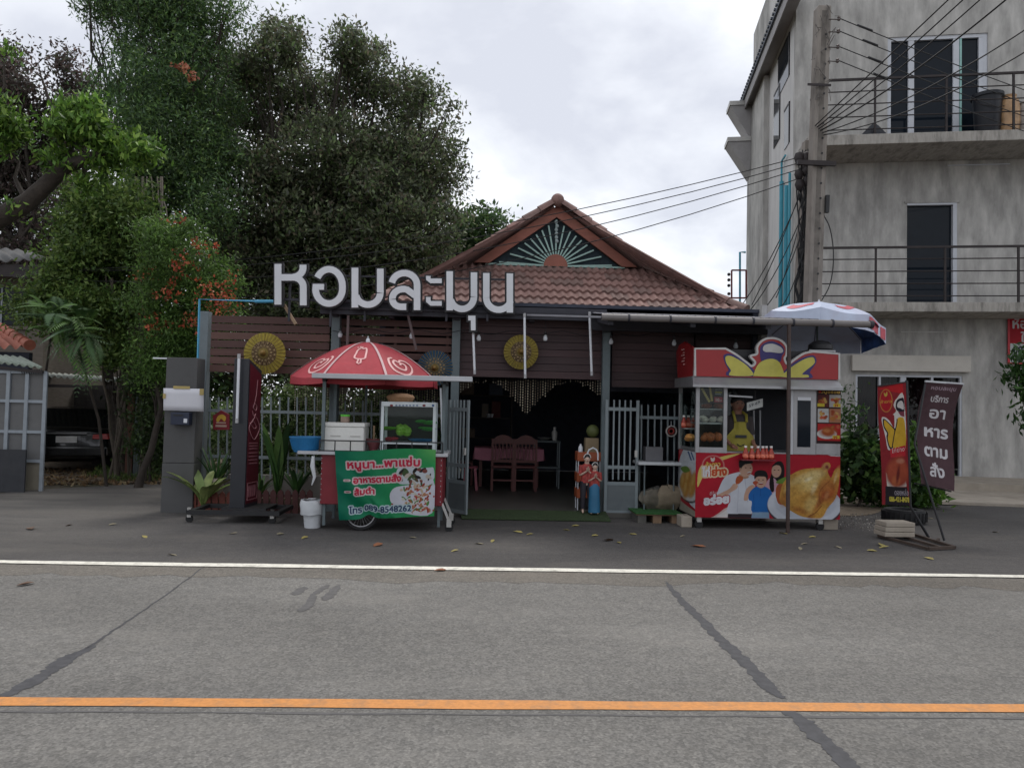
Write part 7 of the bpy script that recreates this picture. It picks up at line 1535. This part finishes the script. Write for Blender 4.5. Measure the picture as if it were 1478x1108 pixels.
# car
CP = mat('car_black', (.010, .011, .013), .25, var=.05, coat=.6, spec=.6); CG = mat('car_glass', (.012, .014, .016), .08, spec=.7); TL = mat('tail_light', (.5, .025, .025), .2); PLT = mat('number_plate', (.85, .85, .85), .5)
def car():
    t = thing('parked_car', 'black sedan parked under the carport with its tail toward the lane', 'car', (0, 0, 0))
    # stations along x (rear at x=0, front at 4.4): half width, lower z, belt z
    st = [(0.0, .72, .32, .88), (.06, .80, .28, .94), (.5, .86, .25, .98), (1.4, .88, .22, .95), (2.6, .88, .22, .93), (3.6, .86, .24, .84), (4.25, .78, .28, .70), (4.4, .62, .34, .58)]
    m = MB(); K = 12; v = []
    for x, hw, zl, zb in st:
        prof = [(-hw*.75, zl), (-hw*.97, zl+.08), (-hw, (zl+zb)/2), (-hw*.98, zb-.10), (-hw*.90, zb-.02), (-hw*.5, zb+.015), (0, zb+.025), (hw*.5, zb+.015), (hw*.90, zb-.02), (hw*.98, zb-.10), (hw, (zl+zb)/2), (hw*.97, zl+.08), (hw*.75, zl)]
        v += [(x, y, z) for y, z in prof]
    n = 13; fs = [(i*n+j, i*n+(j+1) % n, (i+1)*n+(j+1) % n, (i+1)*n+j) for i in range(len(st)-1) for j in range(n)]; m.add(v, fs+[list(range(n))[::-1], [(len(st)-1)*n+j for j in range(n)]])
    m.build('body', CP, t, world=False, smooth=True)
    gh = [(.62, .76, .955), (1.15, .62, 1.38), (2.3, .62, 1.42), (3.15, .76, .92)]; m = MB(); v = [];  [v.extend([(x, -hw, z), (x, hw, z)]) for x, hw, z in gh]; v += [(.62, -.78, .9), (.62, .78, .9), (3.15, -.78, .88), (3.15, .78, .88)]
    m.add([v[2], v[3], v[5], v[4]], [(0, 1, 2, 3)]); m.add([(1.15, -.62, 1.38), (1.15, .62, 1.38), (2.3, .62, 1.42), (2.3, -.62, 1.42), (1.15, -.62, 1.34), (1.15, .62, 1.34), (2.3, .62, 1.38), (2.3, -.62, 1.38)], [(0, 1, 2, 3), (4, 5, 6, 7), (0, 4, 7, 3), (1, 5, 6, 2)]); m.build('roof', CP, t, world=False, bevel=.02)
    MB().add([(.60, -.74, .95), (.60, .74, .95), (1.14, .62, 1.37), (1.14, -.62, 1.37)], [(0, 1, 2, 3)]).build('rear_window', CG, t, world=False, solid=.01)
    MB().add([(2.31, -.62, 1.40), (2.31, .62, 1.40), (3.15, .74, .93), (3.15, -.74, .93)], [(0, 1, 2, 3)]).build('windscreen', CG, t, world=False, solid=.01)
    for s_ in (-1, 1):
        w = MB().add([(.66, s_*.80, .93), (3.1, s_*.80, .90), (2.3, s_*.64, 1.39), (1.16, s_*.64, 1.36)], [(0, 1, 2, 3)]).build('side_window', CG, t, world=False, solid=.01)
        MB().bar((1.75, s_*.815, .92), (1.75, s_*.645, 1.38), .06, .03).build('pillar', CP, w, world=False)
        MB().add([(-.045, s_*.50, .74), (-.045, s_*.50, .83), (-.02, s_*.76, .85), (.2, s_*.88, .84), (.2, s_*.89, .76), (-.02, s_*.80, .73)], [(0, 1, 2, 5), (5, 2, 3, 4)]).build('tail_light', TL, t, world=False, solid=.02)
        for x in (.85, 3.55):
            wh = MB().lathe((x, s_*.78, .31), [(.31, -.09), (.31, .09)], 24, M=Mx).build('wheel', RUB, t, world=False, smooth=True); MB().lathe((x, s_*.875, .31), [(.001, -.01), (.2, -.01), (.2, .01), (.001, .01)], 16, M=Mx).build('rim', RIM, wh, world=False)
        MB().ball((2.75, s_*.93, .98), .09, 10, (.6, 1, .7)).build('mirror', CP, t, world=False, smooth=True)
    MB().box(-.10, .05, -.80, .80, .34, .58).build('rear_bumper', CP, t, world=False, bevel=.05); MB().box(-.05, .005, -.2, .2, .65, .79).build('number_plate', PLT, t, world=False, bevel=.004)
    MB().box(-.045, .03, -.38, .38, .84, .87).build('chrome_strip', SS, t, world=False)
    return t
k = car(); q = P(96, 640, 16.6); k.location = (q.x, 16.6, -.02); k.rotation_euler = (0, 0, R(90+20))

# ------------------------------------------------------------------ trees
DKP = [(.11, .13, .075), (.14, .165, .095), (.09, .10, .075), (.16, .14, .095), (.12, .18, .07), (.20, .25, .12)]
GRP = [(.085, .16, .055), (.11, .20, .06), (.07, .12, .055), (.15, .23, .07), (.09, .14, .08)]
PRP = [(.10, .075, .07), (.11, .08, .072), (.065, .058, .052), (.08, .09, .055), (.14, .10, .09)]
BRT = [(.15, .28, .04), (.10, .20, .035), (.22, .34, .07), (.06, .12, .025), (.08, .16, .03)]
MID = [(.09, .15, .035), (.12, .19, .045), (.06, .11, .03), (.15, .21, .055)]
tree('broadleaf_tree', 'huge dark round-crowned tree behind the white letters', (X(470, 21), 21, 0), pblobs([(385, 92, 44), (400, 48, 26), (350, 175, 66), (440, 150, 62), (515, 118, 48), (505, 68, 32), (548, 70, 18), (575, 150, 48), (612, 138, 28), (645, 165, 16), (652, 225, 20), (662, 262, 16), (655, 310, 20), (480, 235, 78), (540, 215, 55), (570, 270, 58), (430, 300, 60), (520, 300, 60), (535, 370, 60), (385, 285, 85), (590, 235, 66), (560, 320, 76), (470, 350, 85), (380, 390, 75), (622, 290, 36), (600, 378, 52), (520, 418, 66), (640, 350, 24), (330, 350, 66), (415, 60, 30), (500, 70, 26), (340, 90, 40), (625, 200, 26), (445, 420, 60), (430, 450, 60), (590, 440, 50)], 21, 1.4), 150000, .135, DKP, .42, clus=.22, per=55, wts=[.2, .22, .16, .14, .16, .12], tone=.3)
tree('broadleaf_tree', 'small mid-green tree between the dark tree and the tiled roof', (X(675, 24), 24, 0), pblobs([(688, 335, 34), (665, 360, 40), (712, 322, 20), (640, 395, 45), (690, 385, 40), (660, 420, 50)], 24, .5), 15000, .19, GRP, .2, clus=.25)
tree('feathery_tree', 'very tall green tree with feathery top rising out of the photo', (X(175, 18), 18.5, 0), pblobs([(235, 30, 72), (185, 15, 50), (290, 45, 55), (240, 110, 78), (205, 150, 66), (285, 150, 68), (255, 215, 75), (300, 240, 56), (215, 215, 55), (210, -50, 80), (270, -60, 80), (150, 5, 26), (130, 12, 16), (235, 270, 60), (300, 300, 45), (330, 20, 22)], 18, 1.2), 88000, .115, GRP, .4, clus=.22, per=55, aspect=.3, tone=.3)
tree('vine_clad_tree', 'lower tree wrapped in light green creepers left of the flame tree', (X(186, 16.4), 16.4, 0), pblobs([(150, 300, 52), (130, 355, 55), (170, 395, 55), (108, 410, 42), (205, 345, 46), (190, 300, 35), (60, 440, 40), (130, 450, 40)], 16, .6), 32000, .11, MID, .15, clus=.2)
tree('purple_leaf_tree', 'purplish dark tree at the far left with sky gaps', (X(10, 24), 24, 0), pblobs([(20, 140, 46), (60, 215, 62), (15, 295, 56), (108, 120, 30), (115, 190, 48), (60, 370, 56), (-40, 220, 70), (110, 300, 50), (10, 90, 26), (20, 400, 50), (95, 90, 20), (-60, 120, 70)], 24, 1.0), 52000, .15, PRP, .35, clus=.24)
flr = tree('flame_tree', 'slender flame tree with orange-red blossoms behind the fence', (X(195, 13.6), 13.8, 0), pblobs([(250, 365, 40), (290, 400, 46), (228, 425, 46), (300, 450, 42), (245, 485, 42), (325, 415, 22), (215, 340, 26), (270, 500, 40), (225, 520, 35), (265, 330, 22)], 13.8, .5), 24000, .085, [(.10, .19, .045), (.14, .24, .055), (.07, .13, .035)], .07, clus=.14, aspect=.3)
leaf_mesh('blossoms', blob_points(pblobs([(255, 322, 12), (300, 350, 20), (335, 400, 16), (262, 385, 26), (300, 420, 26), (320, 445, 22), (225, 470, 24), (285, 470, 22), (245, 420, 22), (215, 395, 18), (340, 425, 12)], 13.2, .2), 800, .06, 9), .055, [(.42, .10, .05), (.48, .16, .08), (.34, .06, .04)], flr, .8, 0)
fl2 = leaf_mesh('blossoms', blob_points(pblobs([(275, 112, 7), (262, 97, 8), (215, 318, 8)], 16.5, 0), 110, .07, 14), .10, [(.34, .12, .08), (.42, .18, .1)], flr, .8, 0)
bt = thing('leaning_branch', 'thick dark branch with bright green leaves reaching in from the left', 'branch', P(-60, 345, 12)); L = [P(-160, 420, 12.2), P(-40, 335, 12), P(40, 292, 12), (P(95, 240, 12)), P(150, 222, 12), P(185, 224, 12.1), P(212, 228, 12.1)]
MB().tube([Vector(p)+Vector((0, 0, random.uniform(-.05, .05))) for p in spline([tuple(p) for p in L], 4)] if False else L, [.19, .165, .14, .11, .07, .04, .02], 12).build('limb', BARK, bt, smooth=True)
m = MB()
for a, b_ in (((60, 285), (70, 215)), ((100, 240), (115, 170)), ((40, 292), (8, 200)), ((120, 232), (125, 285)), ((-20, 320), (5, 70)), ((150, 222), (190, 190)), ((95, 240), (60, 250))): m.tube(wob(P(*a, 12), P(*b_, 12.2), 5, .3), [.05, .04, .03, .025, .018, .01], 6)
m.build('twigs', BARK, bt, smooth=True)
leaf_mesh('leaves', blob_points(pblobs([(112, 160, 26), (100, 190, 24), (140, 192, 26), (165, 212, 24), (192, 212, 20), (212, 225, 15), (85, 225, 14), (75, 238, 12), (128, 268, 16), (5, 165, 24), (20, 185, 18), (8, 70, 8), (2, 212, 14), (-20, 180, 30), (150, 235, 18), (20, 300, 10), (125, 145, 12), (90, 178, 14)], 12, .2), 6800, .10, 26), .125, BRT, bt, .36, .75, tone=.35)
# dead twig against the sky
m = MB(); m.tube([P(*p, 22) for p in ((72, 150), (66, 130), (60, 112), (50, 104))], [.05, .04, .03, .02], 5).tube([P(60, 112, 22), P(55, 92, 22), P(62, 84, 22)], .015, 5).tube([P(62, 116, 22), P(74, 100, 22), P(72, 92, 22)], .014, 5)
m.build('dead_twig', BARK, None, smooth=True, label='bare forked twig standing against the sky at upper left', cat='twig')
# dry hanging roots and slim stems under the creeper tree
t = thing('root_cluster', 'tangle of slim stems and hanging roots between carport and grey pier', 'stems', (X(175, 15.4), 15.4, 0)); m = MB()
for k in range(11):
    x = random.choice((random.uniform(160, 185), random.uniform(203, 232))); a = Vector((X(x, 15.4), 15.4+random.uniform(-.5, .5), 0)); b_ = P(x+random.uniform(-28, 28), random.uniform(380, 520), 15.4); m.tube(wob(a, b_, 7, .12), [random.uniform(.012, .035)]*8, 6)
m.build('stems', mat('pale_bark', (.085, .07, .055), .9, var=.3), t, smooth=True)
m = MB()
for k in range(12): x = random.uniform(195, 235); a = P(x, 255, 16.5); m.tube(wob(a, P(x+random.uniform(-12, 12), 330, 16.5), 5, .1), .015, 4)
m.build('hanging_roots', mat('root_grey', (.22, .19, .16), .9), t)
# pinnate fronds
def frond(mb, a, tip, sag, w, n=17):
    a, tip = Vector(a), Vector(tip); L = [a.lerp(tip, i/n)+Vector((0, 0, sag*4*(i/n)*(1-i/n))) for i in range(n+1)]; ax = (tip-a).normalized()
    for i in range(1, n+1):
        s_ = i/n; t_ = (L[i]-L[i-1]).normalized(); sd = t_.cross(Vector((0, 0, 1))).normalized(); sz = w*math.sin(PI*(s_*.85+.12))**.7
        for sg in (-1, 1):
            d = (sd*sg*.85+t_*.5+Vector((0, 0, -.28))).normalized(); b = L[i]; ww = t_*sz*.13; e = b+d*sz; mb.add([b, b+d*sz*.45+ww, e, b+d*sz*.45-ww], [(0, 1, 2, 3)])
    for i in range(n): mb.add([L[i]+Vector((0, 0, .006)), L[i]-Vector((0, 0, .006)), L[i+1]-Vector((0, 0, .004)), L[i+1]+Vector((0, 0, .004))], [(0, 1, 2, 3)])
FRN = [mat('frond_light', (.09, .17, .04), .5, var=.3), mat('frond_dark', (.05, .105, .035), .5, var=.3)]
for lab, cx_, cy_, YY, mi, tips in (('light green pinnate plant above the orange tiled roof', 75, 470, 13.8, 0, [(12, 462), (25, 445), (45, 430), (75, 432), (105, 440), (125, 452), (130, 470), (40, 478), (60, 440), (95, 432)]),
                             ('dark green pinnate plant drooping over the black car', 105, 475, 13.4, 1, [(150, 470), (152, 495), (150, 520), (140, 545), (128, 575), (115, 565), (65, 480), (62, 500), (70, 520), (90, 530), (150, 505), (105, 520), (132, 560), (80, 455), (120, 448), (142, 455)])):
    c = P(cx_, cy_, YY); bxp = X(50 if mi == 0 else 158, YY+.5); t = thing('pinnate_plant', lab, 'plant', (bxp, YY+.5, 0)); MB().tube([(bxp, YY+.5, 0), (bxp+(c.x-bxp)*.3, YY+.4, 1.2), c], [.03, .026, .018], 7).build('stem', BARK, t, smooth=True)
    for rep in range(2):
        for k, tp in enumerate(tips): m = MB(); frond(m, c+Vector((random.uniform(-.35, .35), random.uniform(-.2, .3), random.uniform(-.25, .25))), P(tp[0]+random.uniform(-8, 8), tp[1]+random.uniform(-8, 8), YY+random.uniform(-.5, .4)), random.uniform(.06, .16), random.uniform(.15, .22)); m.build('frond', FRN[mi] if k % 3 else FRN[1-mi], t)
# background masses
def mass(name, label, x0, x1, ytop, Y, n, size, pal, **kw):
    k = int((x1-x0)/45); bl = pblobs([(x0+(x1-x0)*(i+.5)/k, ytop+random.uniform(-12, 25)+j*52, 44) for i in range(k) for j in range(4)], Y, 1.5); o = leaf_mesh(name, blob_points(bl, n, .35, 40), size, pal, None); tag(o, kind='stuff'); return o
mass('far_foliage', '', -400, 330, 400, 27, 42000, .26, GRP)
mass('far_foliage', '', 280, 720, 430, 27, 30000, .24, DKP)
mass('far_foliage', '', 1500, 2200, 480, 34, 18000, .4, GRP)
tree('shrub', 'dark shrubs behind the carport and thin stems', (X(215, 17), 17, 0), pblobs([(215, 600, 40), (240, 640, 40), (222, 560, 36), (255, 590, 35), (200, 650, 26)], 17, .4), 9000, .11, [(.02, .035, .014), (.03, .05, .018)], .04, cat='bush', clus=.16)
tree('shrub', 'dense dark shrub filling the gap between carport posts and grey pier', (X(222, 14.6), 14.6, 0), pblobs([(215, 600, 22), (226, 575, 20), (222, 635, 22), (208, 560, 18), (228, 660, 16), (205, 640, 14), (214, 540, 20)], 14.6, .2), 5200, .09, [(.05, .085, .03), (.075, .12, .035), (.035, .055, .022)], .03, cat='bush', clus=.14)
tree('shrub', 'leafy green shrub hanging between the pinnate plants and thin stems', (X(172, 15.2), 15.3, 0), pblobs([(150, 440, 22), (168, 470, 22), (140, 480, 18), (178, 505, 20), (160, 520, 16), (185, 450, 18), (120, 430, 16)], 15.2, .3), 6000, .10, MID, .03, cat='bush', clus=.16)
# shrubs beside the building on the right
rp = [(.035, .08, .022), (.055, .11, .028), (.025, .05, .018), (.09, .15, .04)]
tree('shrub', 'broad-leaved green shrub right of the roast chicken cart', (X(1245, 12.6), 12.8, 0), pblobs([(1235, 670, 26), (1262, 665, 26), (1285, 680, 26), (1240, 700, 24), (1268, 705, 26), (1230, 645, 14), (1258, 640, 16), (1300, 700, 20)], 12.8, .3), 2300, .14, rp, .03, cat='bush', clus=.13, aspect=.7, per=16, droop=.6)
tree('shrub', 'small bright shrub showing between the two banners', (X(1322, 12.9), 12.9, 0), pblobs([(1322, 650, 14), (1330, 690, 20), (1318, 715, 16), (1340, 715, 12), (1312, 625, 8)], 12.9, .2), 1500, .14, [(.10, .20, .03), (.06, .13, .025)], .025, cat='bush', clus=.12, aspect=.5, per=14, droop=.6)
tree('young_tree', 'wispy sapling against the concrete wall beside the cart', (X(1225, 13.4), 13.4, 0), pblobs([(1222, 560, 9), (1228, 590, 12), (1218, 610, 11), (1234, 615, 10), (1224, 635, 12), (1238, 640, 12), (1236, 660, 12)], 13.4, .2), 520, .11, rp, .02, cat='tree', clus=.12, aspect=.4, per=12)
tree('shrub', 'drooping dark green foliage at the right edge under the rental sign', (X(1500, 15), 15, 0), pblobs([(1478, 535, 17), (1492, 525, 24), (1500, 560, 28), (1470, 545, 10), (1510, 600, 30)], 15, .2), 1600, .17, [(.03, .08, .02), (.05, .11, .025)], .05, cat='tree', clus=.15, aspect=.3, per=18, droop=1.2)
# grass tufts along the lane edge, gravel by the bed
pts = []
for k in range(900): px = random.uniform(60, 232); q = G(px, random.uniform(676, 700)); pts.append((q.x, q.y, random.uniform(0, .02)))
leaf_mesh('leaf_litter', np.array(pts), .10, [(.20, .125, .07), (.28, .18, .09), (.12, .08, .05), (.32, .25, .14)], None, .5, 0, kind='stuff')
pts = []
for k in range(70): q0 = G(random.uniform(130, 232), random.uniform(676, 694)); pts += [(q0.x+random.uniform(-.12, .12), q0.y+random.uniform(-.1, .1), random.uniform(.0, .10)) for _ in range(22)]
leaf_mesh('weeds', np.array(pts), .11, MID, None, .18, -1.2, kind='stuff')
pts = [];
for k in range(260): q = G(random.uniform(1205, 1290), random.uniform(742, 766)); pts.append((q.x, q.y, .012))
leaf_mesh('gravel', np.array(pts), .035, [(.3, .28, .26), (.2, .19, .18), (.4, .38, .35)], None, .8, 0, kind='stuff')
# loose leaves on the asphalt
leafm = [mat('fallen_%d' % i, c, .7, var=.2) for i, c in enumerate([(.30, .25, .08), (.26, .10, .045), (.24, .21, .14), (.12, .07, .045)])]
spots = [(45, 763, 3, 2.0), (100, 758, 3, 1.0), (209, 775, 0, 1), (162, 757, 2, 1.1), (249, 801, 2, 1), (336, 770, 2, 1), (404, 771, 2, 1.3), (440, 776, 0, 1.2), (545, 787, 1, 1.6), (656, 795, 0, 1), (692, 785, 2, 1.1), (711, 781, 0, 1), (748, 768, 0, 1.3), (765, 771, 0, 1), (818, 765, 0, 1), (831, 759, 0, 1.2), (859, 773, 0, 1.1), (878, 780, 3, 1.9), (893, 783, 0, 1.1), (913, 771, 0, 1), (1009, 789, 1, 1.7), (1130, 770, 0, 1.3), (1161, 785, 2, 1.1), (1173, 775, 0, 1.1), (1210, 790, 2, 1), (1258, 795, 0, 1.3), (1272, 787, 0, 1.6), (1275, 790, 0, 1.3), (1340, 806, 0, 1.3), (1437, 768, 2, 1), (1342, 748, 2, 1), (636, 823, 1, 1.2), (38, 843, 3, 1.4), (596, 776, 2, 1), (985, 774, 2, 1), (1155, 792, 2, 1)]
places = ['near the left lane mouth', 'on the driveway curve', 'before the grey pier', 'before the pylon sign', 'before the ice cream cart', 'before the entrance mat', 'before the open gates', 'before the roast chicken cart', 'beside the banner weights', 'on the right asphalt']
bm_ = MB(); bm_.add([(-.05, 0, .004), (-.02, -.022, .012), (.025, -.02, .010), (.06, 0, .006), (.025, .02, .014), (-.02, .022, .008), (0, 0, .002)], [(0, 1, 6), (1, 2, 6), (2, 3, 6), (3, 4, 6), (4, 5, 6), (5, 0, 6)])
lm = []; nmc_ = nmc = ['yellow', 'orange-red', 'pale', 'dark brown']
for mm in leafm: me = bpy.data.meshes.new('fallen_leaf'); me.from_pydata([tuple(v) for v in bm_.v], [], bm_.f); me.materials.append(mm); lm.append(me)
keys = [(nmc_[c[2]], places[min(9, int(c[0]/1478*10))]) for c in spots]
for i, (px, py, ci, s_) in enumerate(spots):
    o = bpy.data.objects.new('fallen_leaf', lm[ci]); COL.objects.link(o); q = G(px, py, .006); o.location = (q.x, q.y, .006); o.rotation_euler = (random.uniform(-.2, .2), random.uniform(-.2, .2), random.uniform(0, 6.3)); o.scale = (s_*1.0,)*3
    pl = places[min(9, int(px/1478*10))]; same = sorted([j for j in range(len(spots)) if keys[j] == keys[i]], key=lambda j: spots[j][0]); rk = same.index(i); wd = '' if len(same) == 1 else ['leftmost ', 'second ', 'third ', 'fourth ', 'fifth '][rk] if rk < len(same)-1 else 'rightmost '
    tag(o, '%s%s fallen leaf lying on the asphalt %s' % (wd, nmc[ci], pl), 'leaf', 'leaves fallen on the asphalt')
